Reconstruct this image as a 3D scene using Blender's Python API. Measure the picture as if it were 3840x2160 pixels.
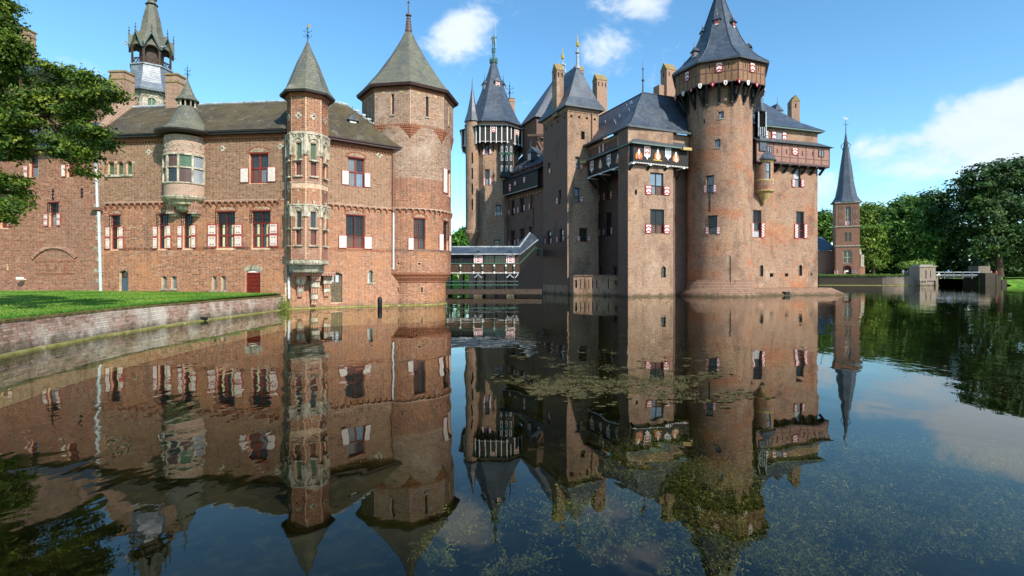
import bpy, math, random
import numpy as np
from mathutils import Vector
random.seed(7); RNG = np.random.default_rng(11)
for o in list(bpy.data.objects): bpy.data.objects.remove(o, do_unlink=True)
SC = bpy.context.scene; COL = SC.collection

# ---------------------------------------------------------------- camera
F, CX, HY, CH = 1950.0, 1920.0, 1043.0, 1.9      # focal length, centre and horizon in pixels of the 3840 x 2160 photograph, eye height
cam_d = bpy.data.cameras.new('camera'); cam = bpy.data.objects.new('camera', cam_d); COL.objects.link(cam)
cam.location = (0, 0, CH); cam.rotation_euler = (math.pi / 2, 0, 0)
cam_d.sensor_width = 36.0; cam_d.lens = 36.0 * F / 3840.0; cam_d.shift_y = -(1080 - HY) / 3840.0
cam_d.clip_start = 0.1; cam_d.clip_end = 6000
SC.camera = cam

# ---------------------------------------------------------------- light
SUN_AZ, SUN_EL = math.radians(143.5), math.radians(36)      # azimuth clockwise from +Y
sun_d = bpy.data.lights.new('sun', 'SUN'); sun_d.energy = 4.25; sun_d.angle = math.radians(0.53); sun_d.color = (1.0, 0.94, 0.84)
sun = bpy.data.objects.new('sun', sun_d); COL.objects.link(sun)
to_sun = Vector((math.sin(SUN_AZ) * math.cos(SUN_EL), math.cos(SUN_AZ) * math.cos(SUN_EL), math.sin(SUN_EL)))
sun.rotation_euler = to_sun.to_track_quat('Z', 'Y').to_euler(); sun.location = (30, -40, 60)
SC.view_settings.view_transform = 'Standard'; SC.view_settings.look = 'None'
SC.view_settings.exposure = 0.7; SC.view_settings.gamma = 1.0

def lin(c):
    return tuple((v / 255 / 12.92) if v / 255 <= 0.04045 else ((v / 255 + 0.055) / 1.055) ** 2.4 for v in c) + (1.0,)

world = bpy.data.worlds.new('World'); SC.world = world; world.use_nodes = True
nt = world.node_tree; nt.nodes.clear()
def N(t, kind, **kw):
    n = t.nodes.new(kind)
    for k, v in kw.items():
        if k.startswith('i_'):
            key = k[2:]; n.inputs[int(key) if key.isdigit() else key.replace('_', ' ')].default_value = v
        else: setattr(n, k, v)
    return n
def L(t, a, b): t.links.new(a, b)
def MATH(t, op, a, b=None, c=None, clamp=False):
    n = t.nodes.new('ShaderNodeMath'); n.operation = op; n.use_clamp = clamp
    for i, v in enumerate((a, b, c)):
        if v is None: continue
        if isinstance(v, (int, float)): n.inputs[i].default_value = v
        else: t.links.new(v, n.inputs[i])
    return n.outputs[0]
def MIXC(t, f, a, b, mode='MIX'):
    n = t.nodes.new('ShaderNodeMix'); n.data_type = 'RGBA'; n.blend_type = mode
    for sock, v in ((n.inputs[0], f), (n.inputs[6], a), (n.inputs[7], b)):
        if isinstance(v, (int, float, tuple)): sock.default_value = v
        else: t.links.new(v, sock)
    return n.outputs[2]
def SMOOTH(t, v, lo, hi):
    n = t.nodes.new('ShaderNodeMapRange'); n.interpolation_type = 'SMOOTHSTEP'
    t.links.new(v, n.inputs[0]); n.inputs[1].default_value = lo; n.inputs[2].default_value = hi
    return n.outputs[0]
def NOISE(t, vec, scale, detail=4, rough=0.55, dist=0.0):
    n = t.nodes.new('ShaderNodeTexNoise'); n.inputs['Scale'].default_value = scale; n.inputs['Detail'].default_value = detail
    n.inputs['Roughness'].default_value = rough; n.inputs['Distortion'].default_value = dist
    if vec is not None: t.links.new(vec, n.inputs['Vector'])
    return n.outputs['Fac']
def MAPPING(t, vec, scale=(1, 1, 1), loc=(0, 0, 0), rot=(0, 0, 0)):
    n = t.nodes.new('ShaderNodeMapping'); n.inputs['Scale'].default_value = scale; n.inputs['Location'].default_value = loc; n.inputs['Rotation'].default_value = rot
    t.links.new(vec, n.inputs['Vector']); return n.outputs[0]

sky = N(nt, 'ShaderNodeTexSky', sky_type='NISHITA', sun_disc=False, sun_elevation=SUN_EL, sun_rotation=SUN_AZ, altitude=300, air_density=1.0, dust_density=0.05, ozone_density=3.0)
tc = N(nt, 'ShaderNodeTexCoord'); dirv = tc.outputs['Generated']
# fair-weather clouds: soft banks standing at a few places round the sky, broken up by noise
def pdir(px, py): return Vector(((px - CX) / F, 1.0, (HY - py) / F)).normalized()
BANKS = [(pdir(1715, 130), 0.07, 0.85), (pdir(1870, 30), 0.05, 0.4), (pdir(2390, 80), 0.06, 0.65), (pdir(2270, 160), 0.04, 0.45), (pdir(2470, 20), 0.05, 0.5),
         (pdir(3620, 470), 0.055, 0.55), (pdir(3800, 440), 0.055, 0.6), (pdir(3420, 560), 0.055, 0.5), (pdir(3720, 570), 0.08, 0.34), (pdir(3950, 500), 0.08, 0.5), (pdir(3250, 630), 0.045, 0.6), (pdir(3480, 680), 0.09, 0.3), (pdir(3090, 700), 0.03, 0.7), (pdir(120, 200), 0.09, 0.36), (pdir(1990, 640), 0.03, 0.5),
         (Vector((-0.9, 0.3, 0.35)).normalized(), 0.2, 1.0), (Vector((-0.6, -0.7, 0.4)).normalized(), 0.22, 1.0), (Vector((0.8, -0.5, 0.3)).normalized(), 0.2, 1.0), (Vector((0.1, -0.8, 0.6)).normalized(), 0.18, 0.9)]
total = None
for d, rad, amp in BANKS:
    sub = N(nt, 'ShaderNodeVectorMath', operation='DISTANCE'); L(nt, dirv, sub.inputs[0]); sub.inputs[1].default_value = d
    q = MATH(nt, 'DIVIDE', sub.outputs['Value'], rad); q = MATH(nt, 'MULTIPLY', q, q); q = MATH(nt, 'MULTIPLY', q, -1.0)
    g = MATH(nt, 'MULTIPLY', MATH(nt, 'POWER', 2.718, q), amp)
    total = g if total is None else MATH(nt, 'ADD', total, g)
cn = NOISE(nt, MAPPING(nt, dirv, (1, 1, 1.5)), 9.0, 9, 0.58, 0.25)
cn2 = NOISE(nt, MAPPING(nt, dirv, (1, 1, 2.2), (3, 1, 2)), 2.3, 3, 0.5)
cm = MATH(nt, 'ADD', MATH(nt, 'MULTIPLY', total, 0.62), MATH(nt, 'SUBTRACT', MATH(nt, 'MULTIPLY', cn, 1.75), 0.87))
cm = MATH(nt, 'ADD', cm, MATH(nt, 'MULTIPLY', MATH(nt, 'SUBTRACT', cn2, 0.5), 0.25))
mask = MATH(nt, 'MULTIPLY', SMOOTH(nt, cm, 0.22, 0.66), 0.92)
hs = N(nt, 'ShaderNodeHueSaturation'); hs.inputs['Saturation'].default_value = 1.16; L(nt, sky.outputs[0], hs.inputs['Color'])
bgc = N(nt, 'ShaderNodeBackground'); bgc.inputs[1].default_value = 0.14
ccol = MIXC(nt, cn, (3.3, 3.9, 4.7, 1), (4.7, 5.0, 5.3, 1))
clear = MIXC(nt, 1.0, hs.outputs[0], (1.1, 1.22, 1.1, 1), 'MULTIPLY')
L(nt, MIXC(nt, mask, clear, ccol), bgc.inputs[0])
wo = N(nt, 'ShaderNodeOutputWorld'); L(nt, bgc.outputs[0], wo.inputs[0])

# ---------------------------------------------------------------- scene tree helpers
BASE = {}
def link(o): COL.objects.link(o); return o
def tag(o, label=None, cat=None, group=None, kind=None):
    if label: o['label'] = label
    if cat: o['category'] = cat
    if group: o['group'] = group
    if kind: o['kind'] = kind
    return o
def thing(name, label, cat, loc, group=None):
    o = link(bpy.data.objects.new(name, None)); o.location = loc; o.empty_display_size = 0.5
    BASE[o.name] = Vector(loc); return tag(o, label, cat, group)
def at(px, py, Y): return Vector(((px - CX) / F * Y, Y, CH + (HY - py) / F * Y))
def gx(px, Y): return (px - CX) / F * Y
def gz(py, Y): return CH + (HY - py) / F * Y
def crop(x0, y0, sc): return lambda x, y: (x0 + x * sc, y0 + y * sc)
A1 = crop(0, 0, .4416); A2 = crop(0, 520, .4211); A3 = crop(560, 320, .3727); A4 = crop(560, 700, .3727); A5 = crop(1060, 0, .3865); A6 = crop(1060, 500, .4692)
B1 = crop(1660, 60, .3865); B2 = crop(1660, 560, .4003); B3 = crop(2200, 280, .3037); B4 = crop(2150, 640, .345); B5 = crop(2450, 0, .345); B6 = crop(2550, 450, .4762); B7 = crop(3000, 440, .483)
Z1 = crop(2180, 500, .17857); Z2 = crop(3060, 960, .3028); Z3 = crop(1620, 840, .2002)

class Plane:
    """a vertical wall face: s metres along it, z up, d out of it"""
    def __init__(s, p0, p1):
        s.p0 = p0; dx, dy = p1[0] - p0[0], p1[1] - p0[1]; s.len = math.hypot(dx, dy); s.dx, s.dy = dx / s.len, dy / s.len
        s.nx, s.ny = s.dy, -s.dx
        if s.nx * -p0[0] + s.ny * -p0[1] < 0: s.nx, s.ny = -s.nx, -s.ny
        s.curved = False
    def m(s, a, z, d=0.0): return (s.p0[0] + a * s.dx + d * s.nx, s.p0[1] + a * s.dy + d * s.ny, z)
    def nrm(s, a): return (s.nx, s.ny)
    def inv(s, px, py, d=0.0):
        k = (px - CX) / F; x0 = s.p0[0] + d * s.nx; y0 = s.p0[1] + d * s.ny
        a = (k * y0 - x0) / (s.dx - k * s.dy); Y = y0 + a * s.dy
        return a, CH + (HY - py) / F * Y
class Cyl:
    """a round wall; s = arc length from the side facing the camera, growing to the right"""
    def __init__(s, c, r):
        s.c = c; s.r = r; s.a0 = math.atan2(-c[1], -c[0]); s.curved = True; s.len = 2 * math.pi * r
    def m(s, a, z, d=0.0):
        t = s.a0 + a / s.r; return (s.c[0] + (s.r + d) * math.cos(t), s.c[1] + (s.r + d) * math.sin(t), z)
    def nrm(s, a):
        t = s.a0 + a / s.r; return (math.cos(t), math.sin(t))
    def inv(s, px, py, d=0.0):
        k = (px - CX) / F; R = s.r + d; A = k * k + 1; Bq = -(k * s.c[0] + s.c[1]); Cq = s.c[0] ** 2 + s.c[1] ** 2 - R * R
        disc = max(Bq * Bq - A * Cq, 0.0); Y = (-Bq - math.sqrt(disc)) / A; X = k * Y
        t = math.atan2(Y - s.c[1], X - s.c[0]) - s.a0
        t = (t + math.pi) % (2 * math.pi) - math.pi
        return t * s.r, CH + (HY - py) / F * Y
class Poly:
    """a wall that follows a line of points"""
    def __init__(s, pts):
        s.pts = pts; s.cum = [0.0]; s.curved = True
        for a, b in zip(pts, pts[1:]): s.cum.append(s.cum[-1] + math.hypot(b[0] - a[0], b[1] - a[1]))
        s.len = s.cum[-1]
    def seg(s, a):
        i = 0
        while i < len(s.pts) - 2 and a > s.cum[i + 1]: i += 1
        p, q = s.pts[i], s.pts[i + 1]; l = s.cum[i + 1] - s.cum[i]; dx, dy = (q[0] - p[0]) / l, (q[1] - p[1]) / l
        return p, a - s.cum[i], dx, dy
    def nrm(s, a):
        p, t, dx, dy = s.seg(a); return (dy, -dx)
    def m(s, a, z, d=0.0):
        p, t, dx, dy = s.seg(a); return (p[0] + t * dx + d * dy, p[1] + t * dy - d * dx, z)
def R(W, cr, x0, y0, x1, y1):
    """photo rectangle -> (s0, s1, z0, z1) on a wall"""
    p, q = cr(x0, y0), cr(x1, y1); ym = (p[1] + q[1]) / 2; xm = (p[0] + q[0]) / 2
    s0 = W.inv(p[0], ym)[0]; s1 = W.inv(q[0], ym)[0]
    return (min(s0, s1), max(s0, s1), W.inv(xm, q[1])[1], W.inv(xm, p[1])[1])

class MB:
    def __init__(s): s.V = []; s.Fc = []; s.U = []; s.M = []
    def face(s, pts, m=0, uv=None):
        i = len(s.V); pts = [tuple(p) for p in pts]; s.V.extend(pts); s.Fc.append(tuple(range(i, i + len(pts)))); s.M.append(m)
        if uv is None:
            a = Vector(pts[0]); n = None
            for k in range(1, len(pts) - 1):
                n = (Vector(pts[k]) - a).cross(Vector(pts[k + 1]) - a)
                if n.length > 1e-9: break
            n = n.normalized() if n is not None and n.length > 1e-9 else Vector((0, 0, 1))
            if abs(n.z) > 0.97: uv = [(p[0], p[1]) for p in pts]
            else:
                ua = Vector((-n.y, n.x, 0)).normalized(); va = n.cross(ua)
                if va.z < 0: va = -va
                uv = [(ua.dot(Vector(p)), va.dot(Vector(p))) for p in pts]
        s.U.append(uv); return s
    def hexa(s, c, m=0):
        for f in ((0, 1, 2, 3), (4, 7, 6, 5), (0, 4, 5, 1), (1, 5, 6, 2), (2, 6, 7, 3), (3, 7, 4, 0)): s.face([c[k] for k in f], m)
        return s
    def box(s, x0, x1, y0, y1, z0, z1, m=0):
        return s.hexa([(x0, y0, z0), (x1, y0, z0), (x1, y1, z0), (x0, y1, z0), (x0, y0, z1), (x1, y0, z1), (x1, y1, z1), (x0, y1, z1)], m)
    def obox(s, c, sx, sy, sz, ang=0.0, m=0, tz=0.0):
        """box centred in plan at c, standing on c.z, turned by ang"""
        ca, sa = math.cos(ang), math.sin(ang); P = []
        for z in (0, sz):
            for x, y in ((-1, -1), (1, -1), (1, 1), (-1, 1)):
                x *= sx / 2; y *= sy / 2; P.append((c[0] + x * ca - y * sa, c[1] + x * sa + y * ca, c[2] + z))
        return s.hexa(P, m)
    def wbox(s, W, s0, s1, z0, z1, d0, d1, m=0):
        n = 1
        if W.curved: n = max(1, int(math.ceil((s1 - s0) / 0.35)))
        for i in range(n):
            a, b = s0 + (s1 - s0) * i / n, s0 + (s1 - s0) * (i + 1) / n
            c = [W.m(a, z0, d0), W.m(b, z0, d0), W.m(b, z0, d1), W.m(a, z0, d1), W.m(a, z1, d0), W.m(b, z1, d0), W.m(b, z1, d1), W.m(a, z1, d1)]
            s.face([c[3], c[2], c[6], c[7]], m, [(a, z0), (b, z0), (b, z1), (a, z1)])
            s.face([c[0], c[1], c[5], c[4]], m, [(a, z0), (b, z0), (b, z1), (a, z1)])
            s.face([c[0], c[3], c[2], c[1]], m); s.face([c[4], c[5], c[6], c[7]], m)
            if i == 0: s.face([c[0], c[4], c[7], c[3]], m, [(0, z0), (0, z1), (d1 - d0, z1), (d1 - d0, z0)])
            if i == n - 1: s.face([c[1], c[2], c[6], c[5]], m, [(0, z0), (d1 - d0, z0), (d1 - d0, z1), (0, z1)])
        return s
    def wpoly(s, W, pts, d0, d1, m=0):
        """outline in wall coordinates (s, z) given a thickness"""
        a = sum(p[0] * q[1] - q[0] * p[1] for p, q in zip(pts, pts[1:] + pts[:1]))
        s.face([W.m(p[0], p[1], d1) for p in pts], m)
        for p, q in zip(pts, pts[1:] + pts[:1]):
            s.face([W.m(p[0], p[1], d0), W.m(q[0], q[1], d0), W.m(q[0], q[1], d1), W.m(p[0], p[1], d1)], m)
        return s
    def lathe(s, c, prof, n=24, rot=0.0, m=0, cap=True, a0=None, a1=None, sx=1.0, sy=1.0):
        full = a0 is None
        if full: a0, a1 = rot, rot + 2 * math.pi
        v = 0.0; rm = max(p[0] for p in prof)
        for (r0, z0), (r1, z1) in zip(prof, prof[1:]):
            dv = math.hypot(r1 - r0, z1 - z0)
            for i in range(n):
                t0, t1 = a0 + (a1 - a0) * i / n, a0 + (a1 - a0) * (i + 1) / n
                P = lambda r, t, z: (c[0] + r * sx * math.cos(t), c[1] + r * sy * math.sin(t), c[2] + z)
                rr = max(r0, r1)
                tm = (t0 + t1) / 2 if n <= 12 else 0
                u0, u1 = (t0 - tm) * rr, (t1 - tm) * rr
                k0, k1 = (r0 / rr if n <= 12 else 1), (r1 / rr if n <= 12 else 1)
                off = i * 1.37 if n <= 12 else 0
                uv = [(off + u0 * k0, v), (off + u1 * k0, v), (off + u1 * k1, v + dv), (off + u0 * k1, v + dv)]
                pts = [P(r0, t0, z0), P(r0, t1, z0), P(r1, t1, z1), P(r1, t0, z1)]
                if r0 < 1e-6: pts = [pts[0], pts[2], pts[3]]; uv = [uv[0], uv[2], uv[3]]
                elif r1 < 1e-6: pts = pts[:3]; uv = uv[:3]
                s.face(pts, m, uv)
            v += dv
        if cap and full:
            for r, z in (prof[0], prof[-1]):
                if r > 1e-6: s.face([(c[0] + r * sx * math.cos(rot + 2 * math.pi * i / n), c[1] + r * sy * math.sin(rot + 2 * math.pi * i / n), c[2] + z) for i in range(n)], m)
        return s
    def tube(s, pts, r, n=6, m=0):
        pts = [Vector(p) for p in pts]; rs = r if isinstance(r, (list, tuple)) else [r] * len(pts); rings = []
        for i, p in enumerate(pts):
            d = (pts[min(i + 1, len(pts) - 1)] - pts[max(i - 1, 0)]).normalized()
            a = d.cross(Vector((0, 0, 1)) if abs(d.z) < 0.9 else Vector((1, 0, 0))).normalized(); b = d.cross(a)
            rings.append([p + (a * math.cos(2 * math.pi * k / n) + b * math.sin(2 * math.pi * k / n)) * rs[i] for k in range(n)])
        for A, B in zip(rings, rings[1:]):
            for k in range(n): s.face([A[k], A[(k + 1) % n], B[(k + 1) % n], B[k]], m)
        s.face(rings[0], m); s.face(rings[-1], m); return s
    def bar(s, p, q, w, m=0):
        p, q = Vector(p), Vector(q); d = (q - p).normalized(); a = d.cross(Vector((0, 0, 1)) if abs(d.z) < 0.9 else Vector((0, 1, 0))).normalized() * w / 2; b = d.cross(a).normalized() * w / 2
        return s.hexa([p - a - b, p + a - b, p + a + b, p - a + b, q - a - b, q + a - b, q + a + b, q - a + b], m)
    def build(s, name, mats, parent=None, smooth=False, at_=None):
        if not s.Fc: return None
        off = Vector((0, 0, 0))
        if parent is not None: off = BASE[parent.name]
        elif at_ is not None: off = Vector(at_)
        me = bpy.data.meshes.new(name)
        me.from_pydata([(v[0] - off.x, v[1] - off.y, v[2] - off.z) for v in s.V], [], s.Fc)
        uvl = me.uv_layers.new(name='UVMap'); flat = [c for f in s.U for p in f for c in p]; uvl.data.foreach_set('uv', flat)
        if not isinstance(mats, (list, tuple)): mats = [mats]
        for mm in mats: me.materials.append(mm)
        if len(mats) > 1: me.polygons.foreach_set('material_index', s.M)
        if smooth: me.polygons.foreach_set('use_smooth', [True] * len(me.polygons))
        me.validate(); me.update()
        o = link(bpy.data.objects.new(name, me))
        if parent is not None: o.parent = parent; BASE[o.name] = off
        else: o.location = off; BASE[o.name] = off
        return o
def weld(o, dist=0.0005):
    import bmesh
    bm = bmesh.new(); bm.from_mesh(o.data); bmesh.ops.remove_doubles(bm, verts=bm.verts, dist=dist); bmesh.ops.recalc_face_normals(bm, faces=bm.faces); bm.to_mesh(o.data); bm.free(); return o
# ---------------------------------------------------------------- materials
def new_mat(name):
    m = bpy.data.materials.new(name); m.use_nodes = True; t = m.node_tree; t.nodes.clear()
    b = t.nodes.new('ShaderNodeBsdfPrincipled'); o = t.nodes.new('ShaderNodeOutputMaterial'); t.links.new(b.outputs[0], o.inputs[0])
    return m, t, b
def POS(t): return t.nodes.new('ShaderNodeNewGeometry').outputs['Position']
def UV(t): n = t.nodes.new('ShaderNodeUVMap'); n.uv_map = 'UVMap'; return n.outputs[0]
def setin(t, sock, v):
    if isinstance(v, (int, float, tuple)): sock.default_value = v
    else: t.links.new(v, sock)
def bump(t, b, h, strength=0.3, dist=0.02):
    n = t.nodes.new('ShaderNodeBump'); n.inputs['Strength'].default_value = strength; n.inputs['Distance'].default_value = dist
    t.links.new(h, n.inputs['Height']); t.links.new(n.outputs[0], b.inputs['Normal'])
def plain(name, rgb, rough=0.6, metal=0.0, var=0.12, scale=3.0, spec=0.4, worn=None, worn_amt=0.5, worn_scale=9.0):
    m, t, b = new_mat(name); c = lin(rgb); p = POS(t)
    n = NOISE(t, p, scale, 5, 0.6); f = SMOOTH(t, n, 0.3, 0.7)
    d = tuple(v * (1 - var * 1.6) for v in c[:3]) + (1,); u = tuple(min(1, v * (1 + var)) for v in c[:3]) + (1,)
    col = MIXC(t, f, d, u)
    if worn:
        w = SMOOTH(t, NOISE(t, MAPPING(t, p, (1, 1, 0.5)), worn_scale, 6, 0.7), 1 - worn_amt - 0.08, 1 - worn_amt + 0.12)
        col = MIXC(t, w, col, lin(worn))
    setin(t, b.inputs['Base Color'], col); b.inputs['Roughness'].default_value = rough; b.inputs['Metallic'].default_value = metal
    b.inputs['Specular IOR Level'].default_value = spec
    return m
def tint_walls(t, col, patches, p=None):
    """weathering that has its own shape: (colour, scale, threshold, amount, stretch)"""
    p = p or POS(t)
    for i, (rgb, sc, th, amt, st) in enumerate(patches):
        n = NOISE(t, MAPPING(t, p, st, (i * 7.3, i * 3.1, i * 5.7)), sc, 5, 0.62)
        col = MIXC(t, MATH(t, 'MULTIPLY', SMOOTH(t, n, th - 0.07, th + 0.12), amt), col, lin(rgb))
    # damp, algae-stained band where masonry stands in the moat
    sp = t.nodes.new('ShaderNodeSeparateXYZ'); t.links.new(p, sp.inputs[0])
    zz = MATH(t, 'ADD', sp.outputs[2], MATH(t, 'MULTIPLY', MATH(t, 'SUBTRACT', NOISE(t, MAPPING(t, p, (1, 1, 0.4)), 1.7, 5, 0.65), 0.5), 1.1))
    col = MIXC(t, MATH(t, 'MULTIPLY', SMOOTH(t, MATH(t, 'MULTIPLY', zz, -1.0), -0.42, -0.02), 0.75), col, lin((62, 58, 36)))
    return col
def brick_uv(name, c1, c2, mortar, patches=(), bw=0.24, bh=0.08, mort=0.014, squash=1.0, sat=None):
    m, t, b = new_mat(name); uv = UV(t)
    br = t.nodes.new('ShaderNodeTexBrick'); t.links.new(uv, br.inputs['Vector']); br.offset = 0.5; br.squash = 1.0
    for k, v in (('Color1', lin(c1)), ('Color2', lin(c2)), ('Mortar', lin(mortar)), ('Scale', 1.0), ('Mortar Size', mort), ('Mortar Smooth', 0.25), ('Bias', -0.1), ('Brick Width', bw), ('Row Height', bh)): br.inputs[k].default_value = v
    # uneven firing from brick to brick
    sn = t.nodes.new('ShaderNodeTexWhiteNoise'); sn.noise_dimensions = '2D'
    fl = t.nodes.new('ShaderNodeVectorMath'); fl.operation = 'FLOOR'; t.links.new(MAPPING(t, uv, (1 / bw, 1 / bh, 1)), fl.inputs[0]); t.links.new(fl.outputs[0], sn.inputs['Vector'])
    dark = MATH(t, 'GREATER_THAN', sn.outputs['Value'], 0.86)
    col = MIXC(t, MATH(t, 'MULTIPLY', MATH(t, 'MULTIPLY', dark, 0.45), MATH(t, 'SUBTRACT', 1.0, br.outputs['Fac'])), br.outputs['Color'], lin((58, 42, 40)))
    col = tint_walls(t, col, patches)
    setin(t, b.inputs['Base Color'], col); b.inputs['Roughness'].default_value = 0.88; b.inputs['Specular IOR Level'].default_value = 0.2
    h = MATH(t, 'ADD', MATH(t, 'SUBTRACT', 1.0, br.outputs['Fac']), MATH(t, 'MULTIPLY', NOISE(t, uv, 40, 3), 0.4))
    bump(t, b, h, 0.55, 0.012)
    return m
def brick_piece(name, ramp, patches, attr=True):
    """colour of separately built bricks: each one fired differently"""
    m, t, b = new_mat(name)
    if attr:
        a = t.nodes.new('ShaderNodeAttribute'); a.attribute_name = 'rnd'; r = a.outputs['Fac']
    else: r = t.nodes.new('ShaderNodeObjectInfo').outputs['Random']
    cr = t.nodes.new('ShaderNodeValToRGB'); cr.color_ramp.interpolation = 'LINEAR'; t.links.new(r, cr.inputs[0]); e = cr.color_ramp.elements
    while len(e) > 1: e.remove(e[0])
    e[0].position = 0.0; e[0].color = lin(ramp[0])
    for i, c in enumerate(ramp[1:], 1):
        k = e.new(i / (len(ramp) - 1)); k.color = lin(c)
    p = POS(t); col = tint_walls(t, cr.outputs[0], patches, p)
    g = NOISE(t, p, 22, 4, 0.6)
    col = MIXC(t, MATH(t, 'MULTIPLY', SMOOTH(t, g, 0.45, 0.75), 0.3), col, lin((60, 48, 42)))
    setin(t, b.inputs['Base Color'], col); b.inputs['Roughness'].default_value = 0.88; b.inputs['Specular IOR Level'].default_value = 0.2
    bump(t, b, NOISE(t, p, 60, 3), 0.3, 0.006)
    return m
def slate(name, c1, c2, joint, patches=(), bw=0.28, bh=0.2, rough=0.45, spec=0.5):
    m, t, b = new_mat(name); uv = UV(t)
    br = t.nodes.new('ShaderNodeTexBrick'); t.links.new(uv, br.inputs['Vector']); br.offset = 0.5
    for k, v in (('Color1', lin(c1)), ('Color2', lin(c2)), ('Mortar', lin(joint)), ('Scale', 1.0), ('Mortar Size', 0.012), ('Mortar Smooth', 0.3), ('Bias', 0.0), ('Brick Width', bw), ('Row Height', bh)): br.inputs[k].default_value = v
    col = tint_walls(t, br.outputs['Color'], patches)
    setin(t, b.inputs['Base Color'], col); b.inputs['Specular IOR Level'].default_value = spec
    sp = t.nodes.new('ShaderNodeSeparateXYZ'); t.links.new(uv, sp.inputs[0])
    fr = MATH(t, 'FRACT', MATH(t, 'DIVIDE', sp.outputs[1], bh))
    n = NOISE(t, POS(t), 3.0, 4)
    setin(t, b.inputs['Roughness'], MATH(t, 'ADD', rough - 0.12, MATH(t, 'MULTIPLY', n, 0.3)))
    bump(t, b, MATH(t, 'SUBTRACT', MATH(t, 'MULTIPLY', fr, -0.6), br.outputs['Fac']), 0.45, 0.012)
    return m
LIME = (208, 200, 188)
STR = (1, 1, 0.18)
W_PATCH = [((112, 84, 70), 0.5, 0.55, 0.55, (1, 1, 1)), ((176, 150, 138), 0.9, 0.66, 0.5, (1, 1, 1)), ((70, 56, 50), 1.6, 0.62, 0.4, STR)]
ORANGE = [(138, 84, 58), (150, 90, 62), (162, 100, 70), (114, 70, 54), (156, 110, 84), (80, 54, 46), (142, 80, 58), (178, 130, 102), (100, 68, 56)]
BROWN = [(116, 84, 64), (128, 92, 70), (140, 104, 80), (96, 70, 56), (130, 92, 72), (72, 56, 48), (150, 118, 94), (106, 76, 60)]
WING = [(132, 80, 62), (146, 88, 68), (118, 72, 58), (152, 102, 82), (88, 58, 50), (140, 80, 60), (162, 118, 98)]
PALE = [(138, 112, 96), (150, 124, 108), (120, 96, 82), (160, 136, 118), (98, 80, 72), (142, 110, 92), (172, 150, 132)]
MOATW = [(150, 116, 100), (162, 130, 114), (172, 144, 128), (130, 100, 86), (156, 116, 98), (178, 156, 142), (112, 86, 74)]
BR = {}
for nm, ramp, pt in (('orange', ORANGE, [((178, 112, 62), 0.45, 0.56, 0.5, (1, 1, 1)), ((186, 166, 152), 0.8, 0.68, 0.45, (1, 1, 1)), ((66, 52, 46), 0.9, 0.58, 0.55, STR), ((88, 64, 54), 2.2, 0.58, 0.4, (1, 1, 2.5))]),
                     ('brown', BROWN, [((158, 134, 108), 0.5, 0.6, 0.4, (1, 1, 1)), ((84, 68, 56), 1.2, 0.62, 0.45, STR)]),
                     ('wing', WING, W_PATCH + [((180, 150, 132), 0.35, 0.66, 0.4, (1, 1, 1.6))]),
                     ('pale', PALE, [((184, 170, 156), 0.5, 0.55, 0.5, (1, 1, 1)), ((168, 104, 66), 0.45, 0.62, 0.55, (1, 1, 2))]),
                     ('moat', MOATW, [((206, 196, 182), 0.7, 0.5, 0.7, (1, 1, 0.7)), ((78, 68, 48), 1.6, 0.62, 0.55, STR), ((108, 106, 62), 0.9, 0.66, 0.5, (1, 1, 2))])):
    BR[nm] = brick_piece('brick_' + nm, ramp, pt); BR[nm + '_o'] = brick_piece('brick_' + nm + '_single', ramp, pt, False)
MORT = plain('mortar', (200, 168, 140), 0.95, var=0.15, scale=8, spec=0.1, worn=(156, 134, 112), worn_amt=0.4, worn_scale=2)
MORTM = plain('mortar_moat', (198, 186, 166), 0.95, var=0.2, scale=6, spec=0.1, worn=(96, 88, 62), worn_amt=0.42, worn_scale=1.5)
GRAIN = [((66, 48, 42), 5.5, 0.55, 0.55, (1, 1, 2.2)), ((210, 190, 168), 6.5, 0.6, 0.5, (1, 1, 2.4)), ((84, 62, 54), 1.6, 0.58, 0.4, (1, 1, 3.0))]
CASTLE = brick_uv('brick_castle', (124, 87, 67), (98, 69, 56), (186, 159, 134), [((176, 134, 98), 0.22, 0.55, 0.45, (1, 1, 1)), ((152, 94, 60), 0.35, 0.62, 0.4, (1, 1, 1.4)), ((86, 68, 62), 0.5, 0.57, 0.5, (1, 1, 0.6)), ((196, 178, 158), 0.45, 0.64, 0.4, (1, 1, 0.8)), ((66, 56, 48), 0.9, 0.58, 0.55, STR)] + GRAIN, bw=0.23, bh=0.08, mort=0.018)
CASTLE_R = brick_uv('brick_keep', (130, 85, 63), (104, 67, 53), (186, 158, 132), [((168, 92, 48), 0.28, 0.55, 0.6, (1, 1, 1.8)), ((176, 144, 112), 0.3, 0.58, 0.45, (1, 1, 1)), ((80, 62, 56), 0.5, 0.56, 0.5, (1, 1, 0.7)), ((66, 54, 46), 1.0, 0.6, 0.5, STR), ((196, 180, 162), 0.5, 0.66, 0.4, (1, 1, 1))] + GRAIN, bw=0.23, bh=0.08, mort=0.017)
CASTLE_SHADE = brick_uv('brick_castle_shade', (110, 74, 60), (90, 60, 52), (132, 112, 100), [((130, 82, 62), 0.3, 0.57, 0.45, (1, 1, 1)), ((68, 52, 48), 0.45, 0.6, 0.45, (1, 1, 0.7)), ((140, 124, 110), 0.5, 0.68, 0.4, STR), ((60, 44, 40), 5.5, 0.55, 0.5, (1, 1, 2.2)), ((156, 138, 124), 6.5, 0.62, 0.4, (1, 1, 2.4))], bw=0.23, bh=0.08, mort=0.016)  # castle brick darkened for the shaded walls, shade painted into the colour
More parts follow.
